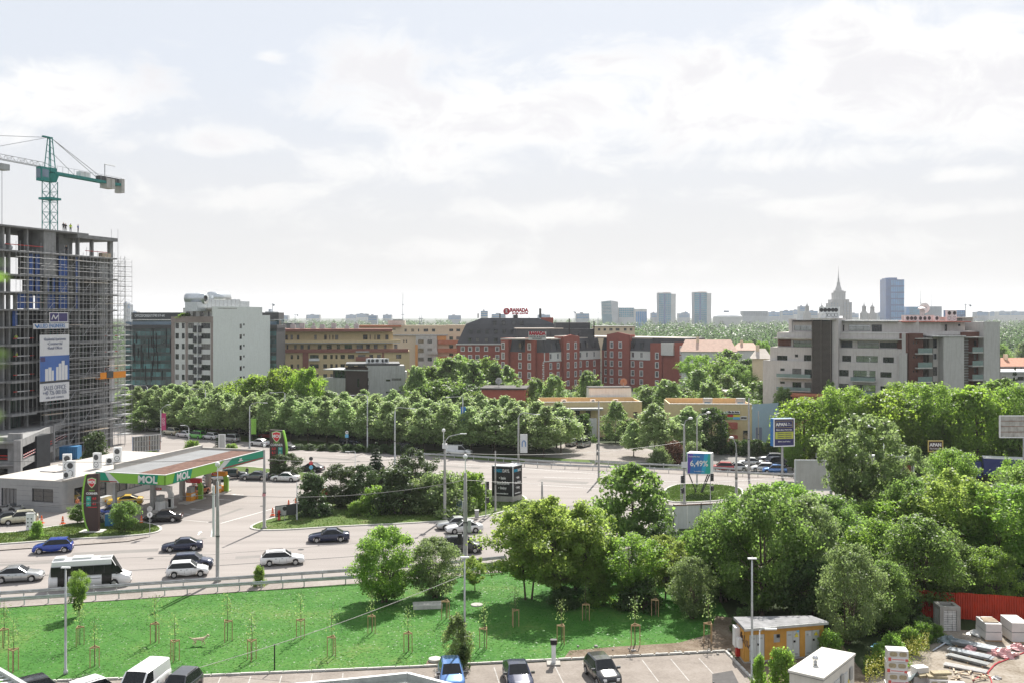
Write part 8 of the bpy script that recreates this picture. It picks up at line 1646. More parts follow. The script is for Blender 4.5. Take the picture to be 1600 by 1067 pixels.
for i,(x,y,lb)in enumerate(((6,1013,'leftmost staked sapling cut by the left edge of the view'),(21,1048,'staked sapling above the black car at the bottom left'),(124.5,1007.5,'staked sapling on the lawn right of the left slim lamp post'),(148,1041,'staked sapling above the white estate car at the bottom'),(242.6,1003.6,'staked sapling right above the white delivery van'),(273,1032,'staked sapling behind the dark grey parked car'),(355.4,1001,'staked sapling right of the pale dog'),(393.5,1031,'staked sapling left of the short black post'),(470,997,'staked sapling in the middle of the open lawn above the black post'),(519,1024.7,'staked sapling directly under the slack cable'),
        (581,988,'staked sapling at the shadow edge of the round bushy tree'),(638,1018,'staked sapling below the grey stone slab'),(697,967,'staked sapling between the slab and the slim lamp post'),(757,1011,'staked sapling right of the dense bush'),(804.7,978.6,'staked sapling in the shade above the navy parked car'),(877.6,1005,'leafier staked sapling above the parking meter'),(915.4,968.5,'staked sapling deep in the shade of the acacia clump'),(992.7,1007,'staked sapling above the black hatchback'),(1024,961.7,'staked sapling at the foot of the right acacias'),(1107.8,1004,'rightmost staked sapling next to the ochre booth'))):
 q=P(x,y);t=thing('staked_sapling',lb,'sapling',(*q,.015),random.uniform(0,2),ST,random.uniform(.92,1.08))
 for a,b_ in tri:part('stake',stk,t,(a,b_,0))
 for (a,b_),(c,d)in zip(tri,tri[1:]+tri[:1]):part('stake_rail',rail,t,((a+c)/2,(b_+d)/2,1.44),math.atan2(d-b_,c-a))
 part('stem',sst,t);part('crown',sap,t)
# on the lawn
x,y=P(668,948);tag(MB().box(-1.3,-.7,0,1.3,.7,.32,ch=.06).build('stone_slab',MATS['concrete_light'],None,False,(x,y,.01),R(8)),'pale concrete slab lying on the lawn under the willow','slab')
x,y=P(745,945);tag(MB().lathe([(.55,0),(.55,.08),(.48,.1)],(0,0,0),16).build('manhole',MATS['concrete'],None,False,(x,y,.01)),'round manhole cover on the lawn right of the slim lamp post','manhole cover')
x,y=P(680,1032);tag(MB().lathe([(.5,0),(.5,.18),(.42,.2)],(0,0,0),16).build('manhole',MATS['concrete_light'],None,False,(x,y,.02)),'round concrete lid beside the light blue hatchback','manhole cover')
x,y=P(429,1046);tag(MB().tube((0,0,0),(0,0,1.9),.05,n=7).build('bollard',MATS['black'],None,False,(x,y,.01)),'short black post standing by the parking kerb','post')
a=at(724,898,74);q=P(300,1050);m=MB();n=14;pts=[tuple(Vector((a[0],a[1],a[2])).lerp(Vector((q[0],q[1],.2)),i/n)-Vector((0,0,.35*math.sin(math.pi*i/n))))for i in range(n+1)];m.path(pts,.022,4);tag(m.build('cable',MATS['concrete_light']),'slack pale cable running from the slim lamp post down over the lawn','cable')
def wire(p0,p1,sag,label):
 a,b_=Vector(p0),Vector(p1);m=MB();n=12;m.path([tuple(a.lerp(b_,i/n)-Vector((0,0,sag*4*i/n*(1-i/n))))for i in range(n+1)],.025,3);tag(m.build('overhead_wire',MATS['dark_metal']),label,'wire','overhead wires')
TPOL=[P(340,908)+(8.6,),P(727,880)+(8.8,),P(413,826)+(8.6,),P(695,811)+(8.6,),P(1069,786)+(8.6,)]
wire((-75,88,8.6),TPOL[0],.6,'overhead wire from the left edge to the guardrail trolley pole');wire(TPOL[0],TPOL[1],.9,'overhead wire between the two trolley poles at the guardrail');wire(TPOL[2],TPOL[3],.8,'overhead wire above the pine island');wire(TPOL[3],TPOL[4],.9,'overhead wire crossing the junction');wire(TPOL[2],(-90,128,8.6),.8,'overhead wire over the station forecourt');wire(TPOL[1],(30,108,8.6),.7,'overhead wire above the acacia clump')
# ================================================================ booth, cabin and storage yard
mat('ochre',(.52,.27,.055),.85,var=.1,streak=.3);mat('felt_grey',(.21,.21,.215),.9,var=.25,scale=1.5);mat('door_grey',(.50,.52,.52),.5,var=.05);mat('cabin_pale',(.60,.58,.53),.85,var=.06,streak=.2);mat('graffiti',(.05,.03,.03),.7,var=.3);mat('block_white',(.60,.59,.57),.9,var=.12,scale=3);mat('wool',(.34,.29,.19),.95,var=.25,scale=8);mat('wrap_white',(.56,.545,.53),.4,var=.06);mat('print_red',(.55,.10,.09),.5,var=.1);mat('foil',(.55,.55,.54),.25,var=.1,spec=.8);mat('sheet_metal',(.45,.48,.52),.35,.6,var=.25,scale=2);mat('tarp_grey',(.16,.20,.21),.6,var=.15)
f=Fac(P(1163,1036),R(14));u1=f.u(1287);zt=f.z(1165,983)
b=Bld('transformer_booth','ochre transformer booth with grey steel doors and graffiti on its end',f.p(0),'booth');dr=[f.rect(1171,988,1195,1030),f.rect(1229,984,1250,1027),f.rect(1258,982,1281,1023)]
wall_with_holes(b.mb('wall','ochre'),f,0,u1,0,zt,[d[:1]+(.12,)+d[2:3]+(d[3]-.05,)for d in dr]+[f.rect(1209,990,1219,1003)],0,.1,org=(0,0))
R0=[P(1164.6,980,zt+.2),P(1290,973.5,zt+.2),P(1268,961,zt+.2),P(1146,963,zt+.2)];bl,br_=R0[3],R0[2]
b.prism('wall','ochre',[f.p(.02,-.12),f.p(u1,-.12),(br_[0],br_[1]-.25),(bl[0]+.2,bl[1]-.25)],0,zt);b.prism('plinth','concrete',[f.p(-.05,.04),f.p(u1+.05,.04),(br_[0]+.1,br_[1]-.2),(bl[0]+.12,bl[1]-.2)],0,.12)
b.prism('roof','felt_grey',[f.p(-.15,.3),f.p(u1+.2,.3),br_,bl],zt,zt+.2);b.one('gutter','zinc',f,-.17,u1+.2,zt-.02,zt+.18,.3,.36)
for i,d in enumerate(dr):
 for k in range(2):
  o=b.one('door_leaf','door_grey',f,d[0]+d[2]*k/2+.015,d[0]+d[2]*(k+1)/2-.015,.14,.12+d[3]-.08,-.09,-.05)
  for z in (.3,d[3]-.3):b.one('vent_grille','grey_metal',f,d[0]+d[2]*(k+.25)/2,d[0]+d[2]*(k+.75)/2,z,z+.1,-.05,-.035)
 b.one('door_handle','black',f,d[0]+d[2]/2+.05,d[0]+d[2]/2+.2,1.25,1.4,-.05,.0)
 if i:x,y=f.p(d[0]+d[2]*.75,.0);m=MB();m.add([(-.17,0,0),(.17,0,0),(0,0,.3),(-.17,.03,0),(.17,.03,0),(0,.03,.3)],[(0,1,2),(0,2,5,3),(1,4,5,2)]);o=m.build('warning_sign',MATS['sign_y'],b.root,False,(x-b.O[0],y-b.O[1],1.65),R(9))
b.one('notice','sign_b',f,dr[1][0]+dr[1][2]*.78,dr[1][0]+dr[1][2]*.95,2.0,2.2,-.05,-.03);b.one('notice','banner_white',f,dr[2][0]+dr[2][2]*.25,dr[2][0]+dr[2][2]*.4,1.65,1.95,-.05,-.03)
mm=f.rect(1209,990,1219,1003);b.one('meter_box','grey_metal',f,mm[0],mm[0]+mm[2],mm[1],mm[1]+mm[3],-.09,-.02);b.one('meter_dial','black',f,mm[0]+.25,mm[0]+.5,mm[1]+.35,mm[1]+.6,-.02,.01)
g=Fac((bl[0]+.2,bl[1]-.25),math.atan2(f.p(0)[1]-bl[1]+.25,f.p(0)[0]-bl[0]-.2));m=MB();m.at((-b.O[0],-b.O[1]));rr=random.Random(4)
for k in range(9):
 u=.6+k*.4;pts=[(*g.p(u+rr.uniform(-.15,.3),.03),1.4+rr.uniform(0,.9))for _ in range(4)];m.path(pts,.035,3)
m.build('graffiti',MATS['graffiti'],b.root)
m=MB();m.at((-b.O[0],-b.O[1]));m.prism([g.p(.3,.02),g.p(1.1,.02),g.p(1.1,.4),g.p(.3,.4)],.8,2.3).prism([g.p(1.3,.02),g.p(1.9,.02),g.p(1.9,.35),g.p(1.3,.35)],1.0,1.7);m.build('switch_cabinet',MATS['white_metal'],b.root);b.one('red_box','red_plastic',g,.7,1.1,.1,.75,.02,.3)
b.done()
# concrete cabin at the bottom
q=X(1330,63.5);f=Fac(X(1284,61.5),R(32));zc=f.z(1290,1040);C=f.p(0)
b=Bld('concrete_cabin','pale concrete transformer cabin with flat roof and a small vent pipe',C,'cabin')
c0=at(1284,1054.5,60.5);c1=at(1336,1020,66);c2=at(1277,1010,70);zt=3.4
def pt(px,py):return P(px,py,zt)
A_,B_,C_,D_=pt(1231,1046),pt(1287,1059),pt(1337,1020),pt(1284,1010);ins=lambda p,d=.22:p
cx=sum(p[0]for p in (A_,B_,C_,D_))/4;cyy=sum(p[1]for p in (A_,B_,C_,D_))/4;sh=lambda p,k:(cx+(p[0]-cx)*k,cyy+(p[1]-cyy)*k)
b.prism('roof','cabin_pale',[A_,B_,C_,D_],zt-.14,zt);b.prism('roof_edge','felt_grey',[sh(p,.985)for p in (A_,B_,C_,D_)],zt-.2,zt-.14);b.prism('wall','cabin_pale',[sh(p,.955)for p in (A_,B_,C_,D_)],0,zt-.2)
g=Fac(sh(B_,.955),math.atan2(C_[1]-B_[1],C_[0]-B_[0]));L=(Vector(C_)-Vector(B_)).length*.955
for u0,u1,z0,z1 in ((.5,1.4,.2,2.6),(1.6,2.5,.2,2.6),(2.9,3.8,.2,2.6)):b.one('door','door_grey',g,u0*L/5,u1*L/5,z0,z1,.01,.05)
for u0,z0 in ((2.6,1.9),(4.1,1.9),(4.1,.5)):b.one('vent_louvre','grey_metal',g,u0*L/5,(u0+.45)*L/5,z0,z0+.8,.05,.1);b.one('warning_sign','sign_y',g,(u0-.25)*L/5,(u0-.1)*L/5,z0-.1,z0+.1,.01,.06)
b.done();x,y=pt(1274,1038);o=thing('roof_vent','small round vent pipe on the roof of the concrete cabin','vent',(x,y,zt));MB().tube((0,0,0),(0,0,.3),.13,n=12).build('pipe',MATS['zinc'],o,True);MB().sphere((0,0,.42),.2,12,8).build('hood',MATS['chrome'],o,True)
# open block tank: concrete frame filled with blocks
f=Fac(P(1469,986),R(-3));w=f.u(1501);zt=f.z(1470,948);t=thing('block_tank','square tank of white blocks in a raw concrete frame, open at the top','tank',(*f.p(0),.03),R(-3));d=w*.95;pw=.3
for a,c in ((0,0),(w-pw,0),(w-pw,d-pw),(0,d-pw)):MB().box(a,c,0,a+pw,c+pw,zt-.3).build('column',MATS['concrete'],t)
for a in ((0,0,w,pw),(0,d-pw,w,d),(0,pw,pw,d-pw),(w-pw,pw,w,d-pw)):MB().box(a[0],a[1],zt-.3,a[2],a[3],zt).build('ring_beam',MATS['concrete'],t)
bw=(w-2*pw)/3;bh=(zt-.32)/9;bm_=MB().box(.02,0,.02,bw-.02,.2,bh-.02).mesh('block',MATS['block_white']);bs=MB().box(0,.02,.02,.2,bw-.02,bh-.02).mesh('block',MATS['block_white']);bhf=MB().box(.02,0,.02,bw/2-.02,.2,bh-.02).mesh('block',MATS['block_white'])
for k in range(9):
 for i in range(3):
  part('block',bm_,t,(pw+i*bw,.06+random.uniform(-.03,.03),k*bh));part('block',bs,t,(w-.26+random.uniform(-.03,.03),pw+i*bw,k*bh));part('block',bs,t,(.06,pw+i*bw,k*bh));part('block',bm_,t,(pw+i*bw,d-.26,k*bh))
MB().box(pw,.14,0,w-pw,.2,zt-.32).box(w-.2,pw,0,w-.14,d-pw,zt-.32).build('mortar',MATS['mansard'],t)
# wrapped pallets
def pallet(px,py,w,d,h,rz,label,open_=False):
 x,y=P(px,py);t=thing('wrapped_pallet',label,'pallet',(x,y,.03),R(rz),'wrapped pallets of panels');MB().box(-w/2,-d/2,.12,w/2,d/2,h*.52,ch=.04).build('lower_pack',MATS['wrap_white'],t);MB().box(-w/2+.02,-d/2+.03,h*.55,w/2-.02,d/2,h,ch=.04).build('upper_pack',MATS['wrap_white'],t);MB().box(-w/2+.05,-d/2+.05,h*.52,w/2-.05,d/2-.05,h*.55).build('spacer',MATS['dark_metal'],t);[MB().box(-w/2,a,0,w/2,a+.12,.12).build('bearer',MATS['wood'],t)for a in (-d/2+.05,-.06,d/2-.17)]
 if open_:[MB().box(-w*.45+i*.05,-d*.3+i*.35,h,w*.42,-d*.3+i*.35+.14,h+.1).build('plank',MATS['plank'],t,False,(0,0,0),R(i*2-3))for i in range(4)]
pallet(1545,996,1.3,2.1,1.4,-4,'wrapped pallet with planks and loose foil next to the block tank',True);pallet(1585,998,1.35,2.3,1.6,-4,'closed wrapped pallet at the right edge of the yard')
# boxes of mineral wool: each pack a thing
def pack(px,py,z,w,d,h,rz,label,wool=True,D=None):
 x,y=P(px,py)if D is None else X(px,D);t=thing('insulation_pack',label,'insulation pack',(x,y,z),R(rz),'packs of mineral wool');MB().box(-w/2,-d/2,0,w/2,d/2,h,ch=.03).build('wrapper',MATS['wrap_white'],t)
 MB().box(-w/2+.02,-d/2-.012,.02,w/2-.02,-d/2+.0,h*.42).build('printed_panel',MATS['banner_white'],t);MB().box(-w/2+.02,-d/2-.02,h*.08,-w/2+w*.16,-d/2-.012,h*.4).build('printed_logo',MATS['print_red'],t);MB().box(-w/2+w*.2,-d/2-.02,h*.2,w*.3,-d/2-.012,h*.26).build('printed_line',MATS['print_red'],t);MB().box(w/2-w*.16,-d/2-.02,h*.08,w/2-.02,-d/2-.012,h*.3).build('printed_logo',MATS['print_red'],t);MB().box(w/2-.0,-d/2+.1,h*.1,w/2+.012,d/2-.1,h*.5).build('side_print',MATS['print_red'],t)
 if wool:
  for s in (-1,1):o=[(s*w*.23+math.cos(i*math.pi/5)** 3*0+math.copysign(abs(math.cos(i*math.pi/5))** .6,math.cos(i*math.pi/5))*w*.19,h*.7+math.copysign(abs(math.sin(i*math.pi/5))** .6,math.sin(i*math.pi/5))*h*.21)for i in range(10)];MB().add([(a,-d/2-.015,c)for a,c in o],[tuple(range(9,-1,-1))]if False else [tuple(range(10))]).build('wool_opening',MATS['wool'],t)
d0=68.6;px_=1400
for k,lb in enumerate(('bottom pack of the tall mineral wool stack','second pack from the bottom of the tall mineral wool stack','third pack of the tall mineral wool stack','top pack of the tall mineral wool stack')):pack(px_-(k==0)*1+(k % 2),0,.03+k*.78,1.35,1.0,.76,-12+(k % 2)*3,lb,True,d0)
pack(1418,0,.03,1.1,.9,.8,20,'pack leaning behind the tall mineral wool stack',True,70);pack(1440,0,.03,1.3,1.0,1.0,-6,'torn open pack with wool bursting out beside the grey tarp',False,69.6);pack(1437,0,1.03,1.0,.7,.5,15,'small open pack lying on the torn pack',False,69.7);pack(1464,0,.03,1.25,1.0,1.1,-8,'front pack of the low mineral wool pile',True,68.6);pack(1494,0,.03,1.3,1.0,.55,-6,'lowest pack at the right of the mineral wool pile',False,69)
for i,(px,D,z,r,lb)in enumerate(((1464,68.6,1.14,-6,'brown wool slab on the front pack'),(1470,68.8,1.31,4,'upper brown wool slab above the front pack'),(1446,69.2,1.03,12,'brown wool slab on the torn pack'))):x,y=X(px,D);tag(MB().box(-.65,-.3,0,.65,.3,.16,ch=.04).build('wool_slab',MATS['wool'],None,False,(x,y,z),R(r)),lb,'wool slab')
x,y=X(1424,69.2);m=MB();n=7;rr=random.Random(9);V=[(-.5+i*.17,-.5+j*.2,1.5-.28*abs(i-2.5)*.6-.18*j+rr.uniform(-.07,.07))for j in range(6)for i in range(n)];m.add(V,[(j*n+i,j*n+i+1,(j+1)*n+i+1,(j+1)*n+i)for j in range(5)for i in range(n-1)]);tag(m.build('tarp',MATS['tarp_grey'],None,True,(x,y,.05),R(30)),'crumpled grey green tarp thrown over the wool packs','tarp')
# stacks of metal sheets
SS='bundles of metal sheets in the yard'
for (p0,p1,w,n,mm,lb)in (((1490,1006),(1558,1020),.9,4,'sheet_metal','long bundle of galvanised sheets furthest back'),((1484,1018),(1549,1032),.7,3,'sheet_metal','second bundle of bluish metal sheets'),((1482,1027),(1545,1043),.5,3,'grey_metal','narrow bundle of grey profiles'),((1478,1041),(1545,1054),.6,2,'wrap_white','white bundle of panels nearest the bottom')):
 A,B=Vector(P(*p0)),Vector(P(*p1));L=(B-A).length;t=thing('sheet_bundle',lb,'metal sheets',(A.x,A.y,.03),math.atan2(B.y-A.y,B.x-A.x),SS);[MB().box(a,-w/2-.05,0,a+.1,w/2+.05,.1).build('bearer',MATS['wood'],t)for a in (.3,L/2,L-.4)]
 for k in range(n):
  m=MB();z=.1+k*.07;o=rr.uniform(-.15,.15);g_=6
  for i in range(g_):y0,y1=-w/2+w*i/g_,-w/2+w*(i+1)/g_;m.box(o,y0+.01,z,L+o,y1-.01,z+(.06 if i % 2 else .03))
  o_=m.build('metal_sheet',MATS[mm],t);o_['kind']='stuff'
for i,(p0,p1,lb)in enumerate((((1457,1018),(1484,1004),'bent metal bar left of the sheet bundles'),((1468,988),(1482,1001),'short metal bar pointing at the block tank'),((1462,1003),(1490,1000),'metal channel lying before the block tank'))):A,B=P(*p0),P(*p1);tag(MB().tube((*A,.1),(*B,.25),.06,n=5).build('metal_bar',MATS['sheet_metal']),lb,'metal bar')
mat('bag_pink',(.62,.36,.36),.4,var=.35,scale=6)
def heap(px,py,r,m,lb,name='plastic_heap',cat='plastic heap',k=7):
 x,y=P(px,py);mb=MB();rr=random.Random(px)
 c=(0,0,.1);ns,nk=16,8;V=[]
 for a in range(nk+1):
  for i in range(ns):th=math.pi/2*a/nk;ph=6.283*i/ns;q=r*(1+.28*math.sin(ph*3+a)+rr.uniform(-.15,.15));V.append((q*math.cos(ph)*math.cos(th)*1.4,q*math.sin(ph)*math.cos(th),q*.75*math.sin(th)))
 mb.add(V,[(a*ns+i,a*ns+(i+1)% ns,(a+1)*ns+(i+1)% ns,(a+1)*ns+i)for a in range(nk)for i in range(ns)]);tag(mb.build(name,MATS[m],None,False,(x,y,.03)),lb,cat)
heap(1571,1025,.6,'bag_pink','large heap of red striped plastic beside the red hose');heap(1560,1022,.5,'bag_pink','smaller heap of red striped plastic left of the large one');heap(1590,1014,.5,'bag_pink','heap of pinkish plastic at the right edge');heap(1516,1015,.35,'bag_pink','crumpled pink bag on the metal sheets');heap(1528,992,.5,'foil','clear plastic foil heaped between the tank and the pallet');heap(1482,1004,.6,'tarp_grey','grey plastic sheet bunched before the block tank');heap(1557,1060,.22,'wrap_white','white plastic scrap on the yard floor','plastic_scrap','scrap')
heap(1371,1011,.3,'sign_b','blue plastic scrap at the edge of the yellow flowers','plastic_scrap','scrap')
hm_=mat('hose_red',(.42,.04,.05),.4,var=.1);pts=[P(*q)for q in ((1600,1020),(1575,1030),(1555,1038),(1543,1052),(1530,1058),(1520,1064))];tag(MB().path([(x,y,.06)for x,y in pts],.05,6).build('hose',hm_),'red hose snaking across the yard floor','hose');pts=[P(*q)for q in ((1562,1034),(1551,1042),(1543,1052),(1548,1062),(1552,1075))];tag(MB().path([(x,y,.08)for x,y in pts],.045,6).build('hose',hm_),'second red hose crossing the first one','hose')
wb=0
for i in range(26):
 x,y=P(random.uniform(1490,1545),random.uniform(1046,1064));a=random.uniform(0,3.1);o=tag(MB().box(-.3,-.05,0,.3,.05,.05).build('timber_offcut',MATS['plank'],None,False,(x,y,.04+.05*(i % 4)),a),'pale timber offcut in the scatter beside the mineral wool','timber','timber offcuts in the yard')
# yellow flowering weeds and rough growth
for (px,py,t_,w)in ((1375,1040,1005,40),(1395,1035,990,50),(1420,1018,980,46),(1440,1005,972,40),(1385,1050,1015,40),(1405,1012,985,40),(1360,1052,1025,30),(1465,995,975,30)):treepx('shrub',px,py,t_,w,'rough green weeds with yellow blossom beside the wool packs','flowering weeds at the yard edge')
n=2600;px=RNG.uniform(1352,1452,n);py=1045-(px-1360)*.45+RNG.normal(0,9,n);D=F*25.2/(py-CY);pos=np.stack([(px-CX)/F*D,D,RNG.uniform(.5,1.5,n)],1);nr=RNG.normal(size=(n,3));nr[:,2]+= 1;nr /= np.linalg.norm(nr,axis=1)[:,None];stuff(part('yellow_blossom',npmesh('yellow_blossom',cards(pos,nr,.06),None,MATS['flower_yellow'])),'yellow blossom of the weeds beside the wool packs','flowers')
for i in range(40):
 x,y=P(random.uniform(890,1150),random.uniform(1008,1026));
 if i<14:tag(MB().sphere((0,0,.05),random.uniform(.08,.2),6,4,0,.6).build('stone',MATS['concrete'],None,False,(x,y,.02)),'small stone on the bare soil strip','stone','stones on the soil strip')
# pergola roofs at the bottom edge of the view
def pergola(pts,z,label,n,ang_m):
 t=thing('pergola',label,'pergola',(*P(*pts[0],z),0));W3=[Vector((*P(*q,z),z))for q in pts];o=Vector((*P(*pts[0],z),0))
 for a,b_ in zip(W3,W3[1:]):d=(b_-a).normalized();s=Vector((-d.y,d.x,0))*.1;m=MB();m.add([tuple(a-s-o),tuple(b_-s-o),tuple(b_+s-o),tuple(a+s-o)]+[tuple(v-o-Vector((0,0,.45)))for v in (a-s,b_-s,b_+s,a+s)],[(0,1,2,3),(7,6,5,4),(0,4,5,1),(1,5,6,2),(2,6,7,3),(3,7,4,0)]);m.build('beam',MATS[ang_m],t)
 return t,W3,o
t,W3,o=pergola([(420,1071),(560,1058),(637,1050),(742,1077)],9.0,'pale roof frame of a terrace just showing at the bottom edge',0,'zinc')
a,b_,c,d=W3[0],W3[2],W3[3],W3[3]+(W3[0]-W3[2]);m=MB()
for i in range(26):
 k=i/26;p=b_.lerp(c,k);q=p+(a-b_)*1.0;dd=Vector((.05,0,0));zz=Vector((0,0,-.3));MB().add([tuple(p-dd+zz-o),tuple(q-dd+zz-o),tuple(q+dd+zz-o),tuple(p+dd+zz-o)],[(3,2,1,0)]).build('slat',MATS['white_metal'],t)if True else None
for q in (W3[0],W3[2],W3[3]):MB().box(q.x-o.x-.1,q.y-o.y-.1,0,q.x-o.x+.1,q.y-o.y+.1,8.6).build('post',MATS['zinc'],t)
t,W3,o=pergola([(-40,1022),(0,1044),(52,1075)],9.0,'dark edged roof with pale slats at the bottom left corner',0,'zinc')
for i in range(14):
 k=i/13;p=W3[0].lerp(W3[2],k);q=p+Vector((-4.5,-1.5,0));dd=Vector((.03,-.07,0));zz=Vector((0,0,-.2));MB().add([tuple(p-dd+zz-o),tuple(q-dd+zz-o),tuple(q+dd+zz-o),tuple(p+dd+zz-o)],[(0,1,2,3)]).build('slat',MATS['white_metal'],t)
for q in (W3[0],W3[2]):MB().box(q.x-o.x-.1,q.y-o.y-.1,0,q.x-o.x+.1,q.y-o.y+.1,8.6).build('post',MATS['zinc'],t)
# small lean-to roof beside the yard kerb
A_=[P(1118,1070,2.4),P(1143,1049,2.4),P(1143,1075,2.4)];x,y=A_[1];t=thing('lean_to','small brown lean-to roof cut by the bottom edge left of the ivy','shed',(x,y,0));MB().add([(-1.6,-1.6,2.2),(0,-2.4,2.4),(.05,0,2.5),(-1.3,-.1,2.3),(-1.6,-1.6,2.1),(0,-2.4,2.3),(.05,0,2.4),(-1.3,-.1,2.2)],[(0,1,2,3),(7,6,5,4),(0,4,5,1),(1,5,6,2),(2,6,7,3),(3,7,4,0)]).build('roof',MATS['felt_dark'],t);[MB().tube((a,c,0),(a,c,2.3),.05).build('post',MATS['dark_metal'],t)for a,c in ((-.02,-.1),(-1.2,-.2),(-.05,-2.2),(-1.5,-1.5))]
# ================================================================ people and the dog
skm=mat('skin',(.45,.28,.2),.6,var=0);hair=mat('hair',(.03,.022,.018),.8,var=0)
PEO={}
def person_mesh(pose,top,bot):
 k=(pose,top,bot)
 if k in PEO:return PEO[k]
 J=dict(pel=(0,0,.95,.135),waist=(0,0,1.1,.125),chest=(0,.0,1.36,.155),neck=(0,0,1.5,.06),head=(0,-.01,1.66,.105),hd2=(0,-.01,1.74,.09))
 for s,n in ((1,'l'),(-1,'r')):
  st=.09*s if pose=='walk' else 0
  J.update({'hip'+n:(.09*s,0,.88,.09),'kn'+n:(.1*s,-st*1.2,.5,.065),'an'+n:(.1*s,-st*2.2+.03,.09,.042),'to'+n:(.1*s,-st*2.2-.14,.05,.038),'sh'+n:(.19*s,0,1.42,.06),'el'+n:(.25*s,.04,1.14,.045),'wr'+n:(.24*s,-.08 if pose != 'work' else -.3,.92 if pose != 'work' else 1.2,.034),'ha'+n:(.24*s,-.11 if pose != 'work' else -.38,.83 if pose != 'work' else 1.22,.036)})
 nm=list(J);E=[('pel','waist'),('waist','chest'),('chest','neck'),('neck','head'),('head','hd2')]+[e for n in 'lr' for e in (('pel','hip'+n),('hip'+n,'kn'+n),('kn'+n,'an'+n),('an'+n,'to'+n),('chest','sh'+n),('sh'+n,'el'+n),('el'+n,'wr'+n),('wr'+n,'ha'+n))]
 me=bpy.data.meshes.new('body');me.from_pydata([J[q][:3]for q in nm],[(nm.index(a),nm.index(c))for a,c in E],[]);o=bpy.data.objects.new('body',me);COL.objects.link(o);o.modifiers.new('skin','SKIN');o.modifiers.new('sub','SUBSURF').levels=1
 for i,q in enumerate(nm):me.skin_vertices[0].data[i].radius=(J[q][3],)*2
 me.skin_vertices[0].data[0].use_root=True
 dg=bpy.context.evaluated_depsgraph_get();r=bpy.data.meshes.new_from_object(o.evaluated_get(dg));bpy.data.objects.remove(o);r.materials.clear()
 for q in (skm,MATS[top],MATS[bot],hair,MATS['black']):r.materials.append(q)
 for p in r.polygons:
  z=p.center.z;a=abs(p.center.x);p.use_smooth=True
  p.material_index=4 if z<.12 else 2 if z<.98 and a<.19 else (0 if (a>.2 and z<1.02 and pose != 'work')or (pose=='work' and p.center.y<-.27)else 1)if z<1.5 else (3 if z>1.74 or (p.center.y>.03 and z>1.6)else 0)
 PEO[k]=r;return r
mat('hivis',(.45,.60,.03),.7,var=0);mat('cloth_dark',(.03,.032,.04),.8,var=0);mat('cloth_blue',(.03,.06,.2),.8,var=0);mat('cloth_orange',(.6,.2,.08),.8,var=0)
def person(x,y,z,rz,pose,top,bot,label,group=None):t=thing('person',label,'person',(x,y,z),R(rz),group);part('body',person_mesh(pose,top,bot),t);return t
WG='workers on the unfinished tower'
def onslab(px,k,out):u=fc.u(px);q=fc.p(u,out);return q[0],q[1],zl[k]+.01
for px,k,o,rz,top,lb in ((28,6,-.4,60,'hivis','person in a yellow safety vest on the upper of the left balconies'),(29,5,-.4,80,'hivis','person in a yellow safety vest one floor below the other vest wearer'),(106,12,-1.0,10,'cloth_dark','person in dark clothes standing first from the left on the roof slab'),(116,12,-2,40,'cloth_dark','person in dark clothes bending work in the middle of the roof slab'),(121,12,-1.6,200,'hivis','person in a yellow vest between the dark dressed workers on the roof slab'),(130,12,-1.2,90,'cloth_blue','person in blue overalls at the right end of the roof slab'),(109,11,-.8,20,'cloth_dark','person in dark clothes standing in the open top storey')):
 person(*onslab(px,k,o),rz,'work' if px in (116,28)else 'stand',top,'cloth_dark',lb,WG)
x,y=P(121,797);person(x,y,.01,30,'walk','cloth_orange','cloth_dark','person in an orange top walking along the shop windows');x,y=P(371,748);person(x,y,.01,80,'stand','wool','cloth_dark','person in a beige top standing at the far pump');x,y=P(386,746);person(x,y,.01,200,'stand','cloth_dark','cloth_blue','person in dark clothes behind the far pump')
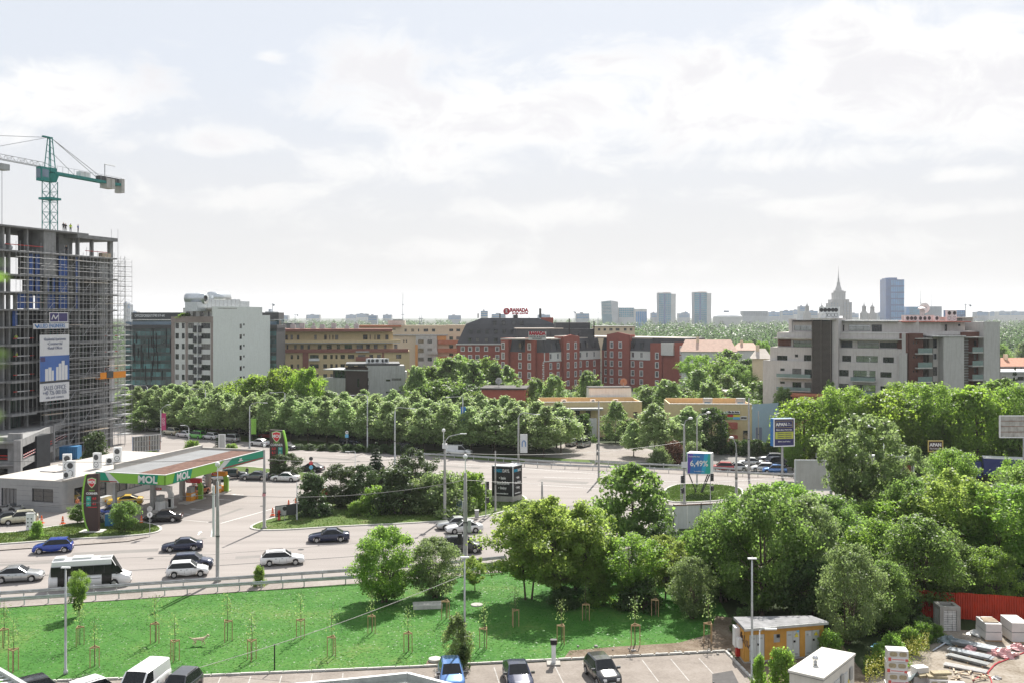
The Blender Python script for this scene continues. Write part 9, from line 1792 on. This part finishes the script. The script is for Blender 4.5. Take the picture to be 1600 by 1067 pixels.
# dog: pale, running across the lawn
x,y=P(312,1008);t=thing('dog','pale cream dog trotting on the lawn left of a staked sapling','dog',(x,y,.015),R(12));J=[(-.42,0,.52,.10),(-.15,0,.52,.115),(.18,0,.50,.15),(.38,0,.56,.11),(.52,0,.70,.075),(.62,0,.76,.085),(.78,0,.71,.045),(-.6,0,.60,.03),(-.82,0,.72,.02)]
E=[(0,1),(1,2),(2,3),(3,4),(4,5),(5,6),(0,7),(7,8)]
for s in (.085,-.085):
 n=len(J);J +=[(-.36,s,.40,.075),(-.26,s,.28,.045),(-.46-s,s,.17,.026),(-.38-s,s,.03,.028)];E +=[(0,n),(n,n+1),(n+1,n+2),(n+2,n+3)]
 n=len(J);J +=[(.24,s,.36,.06),(.26+s,s,.2,.03),(.3+s,s,.03,.028)];E +=[(2,n),(n,n+1),(n+1,n+2)]
 n=len(J);J +=[(.58,s*.7,.86,.02)];E +=[(5,n)]
me=bpy.data.meshes.new('body');me.from_pydata([q[:3]for q in J],E,[]);o=bpy.data.objects.new('tmp_dog',me);COL.objects.link(o);o.modifiers.new('s','SKIN');o.modifiers.new('b','SUBSURF').levels=1
for i,q in enumerate(J):me.skin_vertices[0].data[i].radius=(q[3],)*2
me.skin_vertices[0].data[1].use_root=True
r=bpy.data.meshes.new_from_object(o.evaluated_get(bpy.context.evaluated_depsgraph_get()));bpy.data.objects.remove(o);r.materials.clear();r.materials.append(mat('fur',(.58,.47,.33),.9,var=.2,scale=5));r.polygons.foreach_set('use_smooth',[True]*len(r.polygons));part('body',r,t)
# twig of a balcony plant close to the eye at the left edge, out of focus
cd.dof.use_dof=True;cd.dof.focus_distance=130;cd.dof.aperture_fstop=2.8
x,y,z=at(-20,560,1.15);t=thing('leafy_twig','blurred green twig close to the viewer at the left edge','plant',(x,y,z));MB().path([(-.05,0,-.5),(-.02,.01,-.1),(-.01,.0,.12)],[.004,.003,.002],5).build('stem',MATS['bark'],t)
lf=MB().add([(0,0,0),(.012,-.008,.002),(.034,0,.0),(.012,.008,.002),(.022,-.007,.004),(.022,.007,.004)],[(0,1,3),(1,4,5,3),(4,2,5)]).mesh('leaf',MATS['leaf_bright'])
for i,(dz,a,b_)in enumerate(((.10,.5,.3),(.09,.1,-.4),(-.02,.6,.2),(-.06,-.3,.3),(-.085,.9,.5),(-.1,.2,-.2),(.0,.2,.7),(.05,-.6,.2))):o=part('leaf',lf,t,(-.012,0,dz));o.rotation_euler=(b_,-a*.6,a);o.scale=(1.1,)*3
